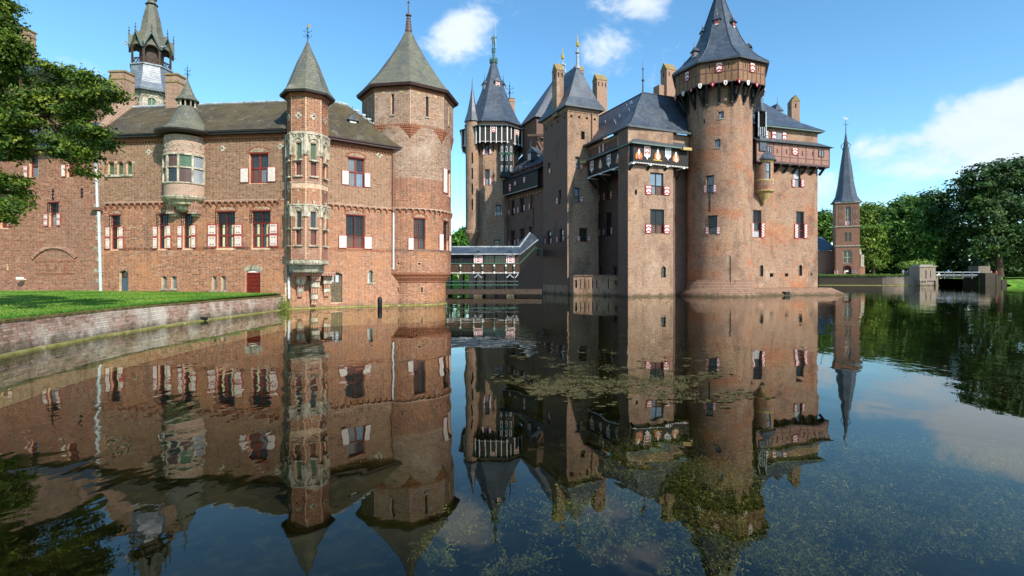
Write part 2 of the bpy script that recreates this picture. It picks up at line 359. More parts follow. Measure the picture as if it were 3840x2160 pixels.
QUAYD = brick_uv('brick_blackened_shade', (62, 54, 46), (48, 42, 36), (78, 72, 62), [((120, 110, 96), .3, .66, .5, (1, 1, .5)), ((70, 74, 44), .5, .6, .4, (1, 1, 1))], bw=.3, bh=.12)  # blackened quay brick; on the abutment this dark colour is painted shade
CHIM = brick_uv('brick_chimney', (140, 98, 76), (118, 82, 66), (196, 174, 150), [((120, 110, 70), 1.2, 0.64, 0.4, (1, 1, 1)), ((96, 76, 66), 1.5, 0.6, 0.4, STR)], bw=0.24, bh=0.09)
CHURCHB = brick_uv('brick_church', (128, 84, 64), (106, 70, 56), (158, 134, 114), [((160, 98, 62), 0.15, 0.6, 0.4, (1, 1, 1)), ((90, 66, 58), 0.3, 0.6, 0.5, (1, 1, 0.5))], bw=0.3, bh=0.12)
QUAYB = brick_uv('brick_quay', (136, 118, 102), (112, 96, 84), (172, 158, 142), [((70, 62, 56), 0.12, 0.5, 0.6, (1, 1, 0.5)), ((110, 112, 74), 0.3, 0.62, 0.4, (1, 1, 2))], bw=0.3, bh=0.12)
APRON = brick_uv('brick_apron', (122, 86, 68), (98, 70, 58), (164, 140, 118), [((150, 128, 108), 0.4, 0.6, 0.4, (1, 1, 1)), ((84, 64, 54), 2.5, 0.56, 0.5, (1, 1, 1)), ((116, 112, 66), 0.7, 0.66, 0.5, (1, 1, 3))], bw=0.1, bh=0.3)
SOLDIER = brick_uv('brick_soldier', (148, 84, 60), (120, 70, 54), (196, 178, 156), [((92, 70, 60), 1.0, 0.6, 0.4, STR)], bw=0.1, bh=0.32)
S_MOSS = slate('slate_mossy', (84, 78, 64), (68, 62, 52), (44, 40, 34), [((92, 80, 54), 0.35, 0.48, 0.65, (1, 1, 1)), ((66, 58, 44), 0.9, 0.52, 0.6, (1, 1, 0.5)), ((132, 128, 118), 1.1, 0.62, 0.6, STR), ((54, 48, 42), 3.0, 0.58, 0.4, (1, 1, 1))], rough=0.75, spec=0.2)
S_GREY = slate('slate_lichen', (110, 108, 92), (92, 92, 80), (66, 64, 56), [((112, 110, 88), 0.5, 0.52, 0.45, (1, 1, 1)), ((74, 78, 80), 0.9, 0.54, 0.6, STR), ((66, 66, 58), 2.6, 0.58, 0.45, (1, 1, 1)), ((164, 164, 156), 1.6, 0.68, 0.45, (1, 1, 1))], rough=0.6, spec=0.3)
S_BLUE = slate('slate_blue', (70, 80, 92), (50, 58, 70), (30, 35, 42), [((92, 102, 110), 0.5, 0.58, 0.45, (1, 1, 0.6)), ((42, 49, 60), 0.7, 0.58, 0.5, STR), ((112, 118, 120), 3.5, 0.66, 0.4, (1, 1, 1.5))], bw=0.36, bh=0.26, rough=0.42, spec=0.5)
LEAD = plain('lead', (166, 174, 178), 0.45, 0.0, 0.2, 2.5, 0.5, (112, 120, 126), 0.45, 3)
LEADD = plain('lead_dark', (70, 76, 80), 0.5, 0.0, 0.2, 2.5, 0.5)
GUTTER = plain('gutter_dark', (44, 38, 36), 0.55, 0, 0.2, 4)
FASCIA = plain('fascia_brown', (58, 36, 32), 0.6, 0, 0.2, 4)
STONE = plain('stone', (180, 170, 150), 0.85, 0, 0.18, 5, 0.2, (110, 102, 86), 0.47, 4)
STONEG = plain('stone_grey', (158, 152, 134), 0.85, 0, 0.18, 6, 0.2, (98, 94, 78), 0.45, 5)
REDP = plain('red_paint', (150, 34, 38), 0.45, 0, 0.15, 6, 0.4)
REDW = plain('red_paint_faded', (150, 60, 52), 0.6, 0, 0.2, 8, 0.3, (196, 158, 148), 0.4, 14)
REDF = plain('red_frame', (128, 48, 38), 0.6, 0, 0.2, 8, 0.3, (86, 40, 34), 0.4, 10)
WHITEP = plain('white_paint', (222, 216, 208), 0.55, 0, 0.08, 5, 0.4)
WHITEW = plain('white_paint_worn', (200, 190, 180), 0.7, 0, 0.1, 7, 0.3, (170, 140, 128), 0.36, 16)
BLACKW = plain('black_timber', (36, 33, 32), 0.6, 0, 0.25, 6, 0.35)
TIMBER = plain('dark_timber', (66, 52, 42), 0.7, 0, 0.25, 6, 0.3)
PLANK = plain('brown_plank', (78, 58, 44), 0.75, 0, 0.3, 7, 0.25, (58, 44, 36), 0.45, 8)
DOORW = plain('old_door', (92, 80, 62), 0.75, 0, 0.25, 6, 0.3, (128, 112, 80), 0.4, 5)
DOORB = plain('blue_door', (66, 84, 94), 0.6, 0, 0.15, 5)
IRON = plain('iron', (26, 28, 32), 0.5, 0.3, 0.2, 8)
GREENP = plain('green_paint', (58, 92, 76), 0.5, 0, 0.15, 6)
PATINA = plain('green_lead', (92, 112, 104), 0.55, 0.1, 0.2, 5)
COPPER = plain('verdigris', (78, 112, 102), 0.6, 0.1, 0.3, 5, 0.4, (48, 66, 62), 0.5, 7)
GOLD = plain('gilding', (214, 170, 62), 0.35, 0.6, 0.15, 8)
YELLOWS = plain('yellow_stone', (178, 152, 104), 0.8, 0, 0.15, 5, 0.2, (150, 130, 60), 0.4, 8)
LICHEN = plain('lichen_cap', (142, 122, 84), 0.9, 0, 0.25, 6, 0.1, (126, 112, 78), 0.45, 7)
STEEL = plain('zinc_pipe', (196, 202, 204), 0.4, 0.2, 0.1, 4, 0.5)
PIPED = plain('dark_pipe', (52, 72, 86), 0.45, 0.1, 0.15, 4, 0.5)
PIPEB = plain('brown_pipe', (120, 82, 64), 0.55, 0.0, 0.15, 4, 0.4)
DARKHOLE = plain('dark_inside', (20, 17, 15), 0.9, 0, 0.2, 3, 0.1)
CURTAIN = plain('curtain', (206, 186, 138), 0.9, 0, 0.1, 6, 0.1)
INNERW = plain('inner_shutter', (140, 66, 36), 0.6, 0, 0.2, 6, 0.3)
def glass(name, rgb, rough=0.06, grid=0.0, gcol=(30, 28, 28), spec=0.6, wave=0.0):
    m, t, b = new_mat(name); col = lin(rgb); p = POS(t)
    n = NOISE(t, p, 1.3, 3); c = MIXC(t, n, tuple(v * 0.6 for v in col[:3]) + (1,), tuple(min(1, v * 1.3) for v in col[:3]) + (1,))
    setin(t, b.inputs['Base Color'], c); b.inputs['Roughness'].default_value = rough; b.inputs['Specular IOR Level'].default_value = spec
    bump(t, b, NOISE(t, p, 9, 3), 0.05, 0.02)
    return m
G_DARK = glass('glass_dark', (38, 42, 46)); G_GREY = glass('glass_grey', (118, 124, 126), 0.15); G_GREEN = glass('glass_green', (78, 104, 66), 0.15)
G_WARM = glass('glass_warm', (96, 58, 40), 0.12); G_BLUE = glass('glass_sky', (120, 142, 160), 0.08); G_PALE = glass('glass_pale', (166, 170, 176), 0.2); G_RED = glass('glass_red', (92, 44, 32), 0.15)

def leaf_mat(name, c1, c2, c3, trans=0.35):
    m, t, b = new_mat(name); a = t.nodes.new('ShaderNodeAttribute'); a.attribute_name = 'rnd'
    cr = t.nodes.new('ShaderNodeValToRGB'); t.links.new(a.outputs['Fac'], cr.inputs[0]); e = cr.color_ramp.elements
    e[0].color = lin(c1); e[1].color = lin(c3); k = e.new(0.55); k.color = lin(c2)
    setin(t, b.inputs['Base Color'], cr.outputs[0]); b.inputs['Roughness'].default_value = 0.55; b.inputs['Specular IOR Level'].default_value = 0.3
    tr = t.nodes.new('ShaderNodeBsdfTranslucent'); setin(t, tr.inputs[0], cr.outputs[0]); mx = t.nodes.new('ShaderNodeMixShader'); mx.inputs[0].default_value = trans
    out = [n for n in t.nodes if n.type == 'OUTPUT_MATERIAL'][0]
    t.links.new(b.outputs[0], mx.inputs[1]); t.links.new(tr.outputs[0], mx.inputs[2]); t.links.new(mx.outputs[0], out.inputs[0])
    return m
LEAF_OAK = leaf_mat('leaf_oak', (44, 66, 20), (80, 106, 30), (136, 146, 50)); LEAF_DARK = leaf_mat('leaf_dark', (30, 52, 22), (52, 82, 32), (84, 114, 48), 0.3)
LEAF_MID = leaf_mat('leaf_mid', (46, 76, 28), (84, 122, 46), (130, 160, 70), 0.35); LEAF_YEL = leaf_mat('leaf_light', (70, 98, 32), (108, 136, 48), (148, 164, 72), 0.35)
LEAF_HEDGE = leaf_mat('leaf_hedge', (44, 84, 24), (74, 122, 34), (110, 150, 50), 0.3); WEED = leaf_mat('weed', (66, 66, 30), (122, 118, 62), (190, 178, 118), 0.3); MAT_ALG = leaf_mat('algae', (54, 50, 26), (92, 84, 44), (146, 134, 82), 0.2)
BARK = plain('bark', (74, 62, 50), 0.95, 0, 0.3, 6, 0.1)
def grass_mat():
    m, t, b = new_mat('grass'); p = POS(t)
    c = MIXC(t, SMOOTH(t, NOISE(t, p, 0.5, 4), 0.35, 0.65), lin((62, 104, 28)), lin((98, 140, 42)))
    c = MIXC(t, MATH(t, 'MULTIPLY', SMOOTH(t, NOISE(t, p, 5, 5, 0.7), 0.5, 0.75), 0.5), c, lin((122, 146, 54)))
    c = MIXC(t, MATH(t, 'MULTIPLY', SMOOTH(t, NOISE(t, p, 0.35, 4), 0.52, 0.68), 0.65), c, lin((140, 142, 72)))
    v = t.nodes.new('ShaderNodeTexVoronoi'); v.inputs['Scale'].default_value = 3.2; t.links.new(p, v.inputs['Vector'])
    daisy = MATH(t, 'MULTIPLY', MATH(t, 'LESS_THAN', v.outputs['Distance'], 0.09), MATH(t, 'GREATER_THAN', NOISE(t, p, 0.9, 2), 0.55))
    c = MIXC(t, MATH(t, 'MULTIPLY', daisy, 0.8), c, lin((214, 214, 190)))
    setin(t, b.inputs['Base Color'], c); b.inputs['Roughness'].default_value = 0.9; b.inputs['Specular IOR Level'].default_value = 0.15
    bump(t, b, NOISE(t, p, 45, 4, 0.7), 0.6, 0.04); return m
GRASS = grass_mat()
PATHM = plain('gravel_path', (186, 174, 150), 0.95, 0, 0.15, 6, 0.1)
def bed_mat():
    m, t, b = new_mat('moat_bed'); p = POS(t)
    c = MIXC(t, SMOOTH(t, NOISE(t, p, 0.8, 6, 0.65), 0.38, 0.66), lin((22, 23, 15)), lin((48, 46, 26)))
    c = MIXC(t, SMOOTH(t, NOISE(t, p, 4.5, 6, 0.7), 0.5, 0.72), c, lin((66, 63, 34)))
    setin(t, b.inputs['Base Color'], c); b.inputs['Roughness'].default_value = 1.0; b.inputs['Specular IOR Level'].default_value = 0; return m
BED = bed_mat()
def water_mat():
    m = bpy.data.materials.new('water'); m.use_nodes = True; t = m.node_tree; t.nodes.clear(); p = POS(t)
    sp = t.nodes.new('ShaderNodeSeparateXYZ'); t.links.new(p, sp.inputs[0])
    n1 = NOISE(t, MAPPING(t, p, (0.9, 0.5, 1)), 0.6, 2, 0.5, 0.6)
    n2 = NOISE(t, MAPPING(t, p, (1.0, 0.6, 1), (4, 9, 0)), 2.2, 2, 0.5, 0.4)
    n3 = NOISE(t, MAPPING(t, p, (1.0, 0.7, 1), (14, 3, 0)), 7.0, 2, 0.5)
    area = SMOOTH(t, NOISE(t, MAPPING(t, p, (1, 0.35, 1), (31, 7, 0)), 0.13, 2), 0.38, 0.62)
    h = MATH(t, 'ADD', MATH(t, 'MULTIPLY', n1, 0.9), MATH(t, 'MULTIPLY', area, MATH(t, 'ADD', MATH(t, 'MULTIPLY', n2, 0.42), MATH(t, 'MULTIPLY', n3, 0.05))))
    bp = t.nodes.new('ShaderNodeBump'); bp.inputs['Strength'].default_value = 1.0; bp.inputs['Distance'].default_value = 0.013; t.links.new(h, bp.inputs['Height'])
    fr = t.nodes.new('ShaderNodeFresnel'); bf = t.nodes.new('ShaderNodeNewGeometry').outputs['Backfacing']
    t.links.new(MATH(t, 'MULTIPLY_ADD', bf, 0.75 - 1.333, 1.333), fr.inputs['IOR'])      # light enters the water from either side without a total mirror
    t.links.new(bp.outputs[0], fr.inputs['Normal'])
    gl = t.nodes.new('ShaderNodeBsdfGlossy'); gl.inputs['Roughness'].default_value = 0.012; gl.inputs['Color'].default_value = (0.97, 0.97, 0.93, 1); t.links.new(bp.outputs[0], gl.inputs['Normal'])
    tr = t.nodes.new('ShaderNodeBsdfTransparent'); tr.inputs['Color'].default_value = (0.50, 0.53, 0.40, 1)
    mx = t.nodes.new('ShaderNodeMixShader'); t.links.new(fr.outputs[0], mx.inputs[0]); t.links.new(tr.outputs[0], mx.inputs[1]); t.links.new(gl.outputs[0], mx.inputs[2])
    o = t.nodes.new('ShaderNodeOutputMaterial'); t.links.new(mx.outputs[0], o.inputs[0]); return m
WATER = water_mat()
# ---------------------------------------------------------------- building helpers
def panel(mb, W, s0, s1, z0, z1, holes=(), reveal=0.22, m=0, seg=0.4):
    """wall face with real openings and reveals"""
    hs = []
    for h in holes:
        a, b, c, d = max(h[0], s0), min(h[1], s1), max(h[2], z0), min(h[3], z1)
        if b - a > 0.01 and d - c > 0.01: hs.append((a, b, c, d))
    S = sorted(set([s0, s1] + [h[0] for h in hs] + [h[1] for h in hs])); Z = sorted(set([z0, z1] + [h[2] for h in hs] + [h[3] for h in hs]))
    if W.curved:
        S2 = []
        for a, b in zip(S, S[1:]):
            n = max(1, int(math.ceil((b - a) / seg))); S2 += [a + (b - a) * i / n for i in range(n)]
        S = S2 + [S[-1]]
    for a, b in zip(S, S[1:]):
        run = None
        for c, d in list(zip(Z, Z[1:])) + [(None, None)]:
            hole = c is None or any(h[0] - 1e-6 <= (a + b) / 2 <= h[1] + 1e-6 and h[2] <= (c + d) / 2 <= h[3] for h in hs)
            if hole:
                if run: mb.face([W.m(a, run[0]), W.m(b, run[0]), W.m(b, run[1]), W.m(a, run[1])], m, [(a, run[0]), (b, run[0]), (b, run[1]), (a, run[1])])
                run = None
            else: run = (run[0], d) if run else (c, d)
    for a, b, c, d in hs:
        mb.face([W.m(a, c), W.m(a, d), W.m(a, d, -reveal), W.m(a, c, -reveal)], m, [(0, c), (0, d), (reveal, d), (reveal, c)])
        mb.face([W.m(b, c), W.m(b, d), W.m(b, d, -reveal), W.m(b, c, -reveal)], m, [(0, c), (0, d), (reveal, d), (reveal, c)])
        mb.face([W.m(a, d), W.m(b, d), W.m(b, d, -reveal), W.m(a, d, -reveal)], m); mb.face([W.m(a, c), W.m(b, c), W.m(b, c, -reveal), W.m(a, c, -reveal)], m)
    return mb

UNIT = None
def unit_brick():
    global UNIT
    if UNIT is None:
        mb = MB(); mb.box(-0.5, 0.5, -0.5, 0.5, -0.5, 0.5); o = mb.build('brick', BR['orange_o']); UNIT = o.data; bpy.data.objects.remove(o)
    return UNIT
UNITS = {}
def unit_for(key):
    if key not in UNITS:
        me = unit_brick().copy(); me.name = 'brick'; me.materials.clear(); me.materials.append(BR[key + '_o']); UNITS[key] = me
    return UNITS[key]
def brickwork(root, W, s0, s1, zones, holes, bl=0.222, bh=0.074, j=0.02, dep=0.011, singles=0, batter=None, vis=None, ang_pts=None):
    """running-bond brick courses; the nearest are objects of their own, the rest one mesh per colour"""
    allb = []
    for z0, z1, key in zones:
        n = max(1, int(round((z1 - z0) / bh))); ph = (z1 - z0) / n
        for r in range(n):
            za, zb = z0 + r * ph + j / 2, z0 + (r + 1) * ph - j / 2; cuts = [(s0, s1)]
            for h in holes:
                if h[2] < zb and h[3] > za:
                    nc = []
                    for a, b in cuts:
                        if h[1] <= a or h[0] >= b: nc.append((a, b))
                        else:
                            if h[0] > a: nc.append((a, h[0]))
                            if h[1] < b: nc.append((h[1], b))
                    cuts = nc
            off = (random.random() - .5) * 0.02; BL = bl / 2 if r % 2 else bl      # stretcher and header courses in turn
            if r % 2: off += bl / 4
            for a, b in cuts:
                k = math.floor((a - off) / BL); x = off + k * BL
                while x < b:
                    p, q = max(x, a) + j / 2, min(x + BL, b) - j / 2; x += BL
                    if q - p > 0.025: allb.append((p, q, za, zb, key))
    if singles:
        def dist(t):
            c = W.m((t[0] + t[1]) / 2, (t[2] + t[3]) / 2); return c[0] ** 2 + c[1] ** 2 + (c[2] - CH) ** 2 + (0 if t[1] - t[0] > bl * 0.7 else 1e6) + (0 if (vis is None or vis(c)) else 1e6)
        order = sorted(range(len(allb)), key=lambda i: dist(allb[i])); pick = set(order[:singles])
    else: pick = set()
    off = BASE[root.name]; groups = {}
    for i, t in enumerate(allb):
        p, q, za, zb, key = t
        if i in pick:
            c = W.m((p + q) / 2, (za + zb) / 2, dep / 2 - 0.02); nx, ny = W.nrm((p + q) / 2)
            o = link(bpy.data.objects.new('brick', unit_for(key))); o.parent = root; o.location = (c[0] - off.x, c[1] - off.y, c[2] - off.z)
            o.rotation_euler = (0, 0, math.atan2(nx, -ny)); o.scale = (q - p, dep + 0.04, zb - za)
        else: groups.setdefault(key, []).append(t)
    for key, lst in groups.items():
        V = []; Fc = []; rn = []
        for p, q, za, zb, _ in lst:
            d = dep + random.uniform(-0.003, 0.003); i = len(V)
            b0 = batter(za) if batter else 0.0; b1 = batter(zb) if batter else 0.0
            for (s, z, dd) in ((p, za, -0.002 + b0), (q, za, -0.002 + b0), (q, zb, -0.002 + b1), (p, zb, -0.002 + b1), (p, za, d + b0), (q, za, d + b0), (q, zb, d + b1), (p, zb, d + b1)):
                c = W.m(s, z, dd); V.append((c[0] - off.x, c[1] - off.y, c[2] - off.z))
            Fc += [(i + 4, i + 5, i + 6, i + 7), (i, i + 1, i + 5, i + 4), (i + 1, i + 2, i + 6, i + 5), (i + 2, i + 3, i + 7, i + 6), (i + 3, i, i + 4, i + 7)]
            rn += [random.random()] * 5
        me = bpy.data.meshes.new('brickwork'); me.from_pydata(V, [], Fc); a = me.attributes.new('rnd', 'FLOAT', 'FACE'); a.data.foreach_set('value', rn)
        me.materials.append(BR[key]); me.update(); o = link(bpy.data.objects.new('brickwork', me)); o.parent = root; o['kind'] = 'stuff'; BASE[o.name] = off

def shutter(parent, W, rc, style='chev', d=0.03):
    a, b, c, e = rc; w = b - a; h = e - c; mb = MB(); mx, mz = w * 0.14, min(w * 0.14, h * 0.08); t = 0.05
    if style == 'chev':
        mb.wbox(W, a, b, c, e, d, d + t, 0); mb.wbox(W, a + mx, b - mx, c + mz, e - mz, d + t, d + t + 0.006, 1)
        n = max(2, int(round((h - 2 * mz) / (w * 0.62)))); pit = (h - 2 * mz) / n; ww = w - 2 * mx; th = pit * 0.38; rise = min(ww * 0.3, pit * 0.55); mid = (a + b) / 2
        for k in range(n):
            z = c + mz + k * pit
            top = lambda q: min(q, e - mz - 0.002)
            for s0, s1 in ((a + mx, mid), (b - mx, mid)):
                mb.wpoly(W, [(s0, z), (s1, top(z + rise)), (s1, top(z + rise + th)), (s0, top(z + th))], d + t + 0.004, d + t + 0.011, 2)
        return mb.build('shutter', [REDP, WHITEP, REDP], parent)
    if style == 'diag' or style == 'diag2':
        mb.wbox(W, a, b, c, e, d, d + t, 0); mb.wbox(W, a + mx, b - mx, c + mz, e - mz, d + t, d + t + 0.006, 1)
        n = max(2, int(round((h - 2 * mz) / (w * 0.6)))); pit = (h - 2 * mz) / n; th = pit * 0.42; rise = min(w * 0.5, pit * 0.9)
        for k in range(-1, n):
            z = c + mz + k * pit; lo, hi = c + mz, e - mz
            s0, s1 = (a + mx, b - mx) if style == 'diag' else (b - mx, a + mx)
            cl = lambda q: max(lo, min(hi, q))
            mb.wpoly(W, [(s0, cl(z)), (s1, cl(z + rise)), (s1, cl(z + rise + th)), (s0, cl(z + th))], d + t + 0.004, d + t + 0.011, 2)
        return mb.build('shutter', [REDP, WHITEP, REDP], parent)
    if style == 'panel':
        mb.wbox(W, a, b, c, e, d, d + t, 0); mid = c + h * 0.52; bw = h * 0.05
        for z0, z1 in ((c + mz, mid - bw), (mid + bw, e - mz)):
            mb.wbox(W, a + mx * 0.8, b - mx * 0.8, z0, z1, d + t, d + t + 0.008, 1)
            xm = (a + b) / 2; q = w * 0.2; hh = (z1 - z0)
            for sg in (-1, 1):
                for zz, s2 in ((z0 + hh * 0.12, 1), (z1 - hh * 0.12, -1)):
                    mb.wpoly(W, [(xm + sg * w * 0.02, zz), (xm + sg * q * 1.35, zz), (xm + sg * q * 0.7, zz + s2 * q * 0.8)], d + t + 0.006, d + t + 0.014, 2)
        return mb.build('shutter', [REDW, WHITEW, REDW], parent)
    mb.wbox(W, a, b, c, e, d, d + t, 0); mb.wbox(W, a + mx * 0.5, b - mx * 0.5, c + mz * 0.5, e - mz * 0.5, d + t, d + t + 0.006, 1)
    for k in range(2):
        x0 = a + mx + (w - 2 * mx) * k / 2 + 0.01; x1 = a + mx + (w - 2 * mx) * (k + 1) / 2 - 0.01
        mb.wpoly(W, [(x0, c + h * .2), ((x0 + x1) / 2, c + h * .1), (x1, c + h * .2), (x1, c + h * .8), ((x0 + x1) / 2, c + h * .9), (x0, c + h * .8)], d + t + 0.004, d + t + 0.012, 1)
    return mb.build('shutter', [REDW, WHITEW], parent)

def window(root, W, rc, frame=None, panes=None, cols=1, rows=(), rec=0.17, fw=0.06, lead=0.0, grille=None, shutters=(), sill=None, lintel=None, arch=None, style='chev', curtains=False, back=True, name='window'):
    a, b, c, d = rc; frame = frame or REDF; panes = panes or [G_DARK]; fr = MB()
    fr.wbox(W, a, a + fw, c, d, -rec - .06, -rec + .04); fr.wbox(W, b - fw, b, c, d, -rec - .06, -rec + .04)
    fr.wbox(W, a + fw, b - fw, c, c + fw, -rec - .06, -rec + .04); fr.wbox(W, a + fw, b - fw, d - fw, d, -rec - .06, -rec + .04)
    xs = [a + (b - a) * i / cols for i in range(cols + 1)]; zs = [c] + [c + (d - c) * r for r in rows] + [d]
    for x in xs[1:-1]: fr.wbox(W, x - fw * .6, x + fw * .6, c + fw, d - fw, -rec - .05, -rec + .05)
    for z in zs[1:-1]: fr.wbox(W, a + fw, b - fw, z - fw * .5, z + fw * .5, -rec - .05, -rec + .045)
    wo = fr.build(name, frame, root); k = 0
    for z0, z1 in zip(zs, zs[1:]):
        for x0, x1 in zip(xs, xs[1:]):
            p = MB(); p.wbox(W, x0 + fw * .5, x1 - fw * .5, z0 + fw * .45, z1 - fw * .45, -rec - .035, -rec - .02); p.build('pane', panes[k % len(panes)], wo); k += 1
    if lead > 0:
        ld = MB(); t = 0.011
        x = a + fw + lead
        while x < b - fw: ld.wbox(W, x - t / 2, x + t / 2, c + fw, d - fw, -rec - .022, -rec - .012); x += lead
        z = c + fw + lead
        while z < d - fw: ld.wbox(W, a + fw, b - fw, z - t / 2, z + t / 2, -rec - .021, -rec - .011); z += lead * 1.25
        ld.build('leading', LEADD, wo)
    if curtains:
        for x0, x1 in zip(xs, xs[1:]):
            for z0, z1 in list(zip(zs, zs[1:]))[:2]:
                m2 = MB(); xm = (x0 + x1) / 2; m2.wbox(W, xm - .03, xm + .1, z0 + fw, z1 - fw, -rec - .018, -rec - .004); m2.build('inner_shutter', CURTAIN if curtains == 1 else INNERW, wo)
    if grille:
        g = MB(); x0, x1, z0, z1 = grille; n = max(3, int((x1 - x0) / 0.13)); mz = max(3, int((z1 - z0) / 0.17))
        for i in range(n + 1): x = x0 + (x1 - x0) * i / n; g.wbox(W, x - .011, x + .011, z0, z1, .05, .072)
        for i in range(mz + 1): z = z0 + (z1 - z0) * i / mz; g.wbox(W, x0 - .02, x1 + .02, z - .01, z + .01, .04, .062)
        for x in (x0, x1):
            for z in (z0 + .02, z1 - .04): g.wbox(W, x - .012, x + .012, z, z + .02, -.1, .05)
        g.build('grille', IRON, wo)
    for s in shutters:
        if len(s) == 4: shutter(wo, W, s, style)
        else: shutter(wo, W, s[:4], s[4])
    if sill: q = MB(); q.wbox(W, a - .06, b + .06, c - .09, c, -rec, .07); q.build('sill', sill, wo)
    if lintel: q = MB(); q.wbox(W, a - .1, b + .1, d, d + .07, -.04, .025); q.build('lintel', lintel, wo)
    return wo
def seg_arch(W, s0, s1, z, rise, n=10):
    w = (s1 - s0) / 2; rr = (w * w + rise * rise) / (2 * rise); zc = z + rise - rr; out = []
    for i in range(n + 1):
        t = -math.asin(w / rr) + 2 * math.asin(w / rr) * i / n; out.append(((s0 + s1) / 2 + rr * math.sin(t), zc + rr * math.cos(t)))
    return out, ((s0 + s1) / 2, zc), rr
def arch_band(root, W, s0, s1, z, rise, thick=0.2, d=0.025, mat=None, checker=None, name='arch', gap=0.012, vw=0.085):
    """relieving arch of separate voussoirs, with chequered filling when asked"""
    pts, (cx, cz), rr = seg_arch(W, s0, s1, z, rise, 2); half = math.asin(((s1 - s0) / 2) / rr); n = max(4, int(2 * half * rr / vw)); mb = MB()
    for i in range(n):
        t0 = -half + 2 * half * i / n + gap / rr / 2; t1 = -half + 2 * half * (i + 1) / n - gap / rr / 2
        P = lambda r, t: (cx + r * math.sin(t), cz + r * math.cos(t))
        mb.wpoly(W, [P(rr, t0), P(rr, t1), P(rr + thick, t1), P(rr + thick, t0)], -.01, d + random.uniform(-.004, .004), i % 2 if isinstance(mat, list) else 0)
    o = mb.build(name, mat or SOLDIER, root)
    if checker:
        mb = MB(); q = 0.085
        nz = int(rise / q) + 1
        for r in range(nz):
            n = int((s1 - s0) / (q * 1.35))
            for i in range(n):
                if (i + r) % 2: continue
                x = s0 + (s1 - s0) * (i + .5) / n; zz = z + r * q; top = cz + math.sqrt(max(0, rr * rr - (x - cx) ** 2))
                if zz + q < top + .03: mb.wbox(W, x - q * .62, x + q * .62, zz + .005, min(zz + q - .005, top), .0, .022)
        mb.build('checker', STONE, o)
    return o
def spandrels(mb, W, rc, rise, d0=-.2, d1=.004, m=0, n=8):
    """closes the upper corners of a square opening to an arch"""
    a, b, c, z = rc; pts, _, _ = seg_arch(W, a, b, z - rise, rise, n); h = n // 2
    for p, q in zip(pts, pts[1:]):
        mb.face([W.m(p[0], p[1], d1), W.m(q[0], q[1], d1), W.m(q[0], z, d1), W.m(p[0], z, d1)], m, [p, q, (q[0], z), (p[0], z)])
        mb.face([W.m(p[0], p[1], d1), W.m(q[0], q[1], d1), W.m(q[0], q[1], d0), W.m(p[0], p[1], d0)], m)
    return mb
def frieze(root, W, s0, s1, z, w=0.42, h=0.2, d=0.14, mat=None):
    """corbel table of little brick arches"""
    n = max(1, int(round((s1 - s0) / w))); w = (s1 - s0) / n; mb = MB(); k = 7
    for i in range(n):
        a = s0 + i * w; b = a + w; r = w * .42; xm = (a + b) / 2; top = z + h * .55 + .12
        pts = [(a, z), (a + w * .08, z)] + [(xm - r * math.cos(math.pi * t / k), z + .75 * r * math.sin(math.pi * t / k)) for t in range(1, k)] + [(b - w * .08, z), (b, z)]
        for p, q in zip(pts, pts[1:]):
            mb.face([W.m(p[0], p[1], d), W.m(q[0], q[1], d), W.m(q[0], top, d), W.m(p[0], top, d)], 0, [p, q, (q[0], top), (p[0], top)])
            mb.face([W.m(p[0], p[1], d), W.m(q[0], q[1], d), W.m(q[0], q[1], 0), W.m(p[0], p[1], 0)], 1)
        mb.face([W.m(a, top, d), W.m(b, top, d), W.m(b, top, 0), W.m(a, top, 0)], 1)
        mb.wbox(W, a - w * .1, a + w * .1, z - .1, z, 0, d * .8, 1); mb.wbox(W, a - w * .06, a + w * .06, z - .17, z - .1, 0, d * .45, 1)
    return mb.build('frieze', [SOLDIER, REDBR], root)
REDBR = plain('red_brick', (138, 88, 64), 0.85, 0, 0.2, 8, 0.2)
def dentils(mb, W, s0, s1, z0, z1, d0, d1, w=0.12, gap=0.12, m=0):
    x = s0
    while x + w <= s1: mb.wbox(W, x, x + w, z0, z1, d0, d1, m); x += w + gap
    return mb
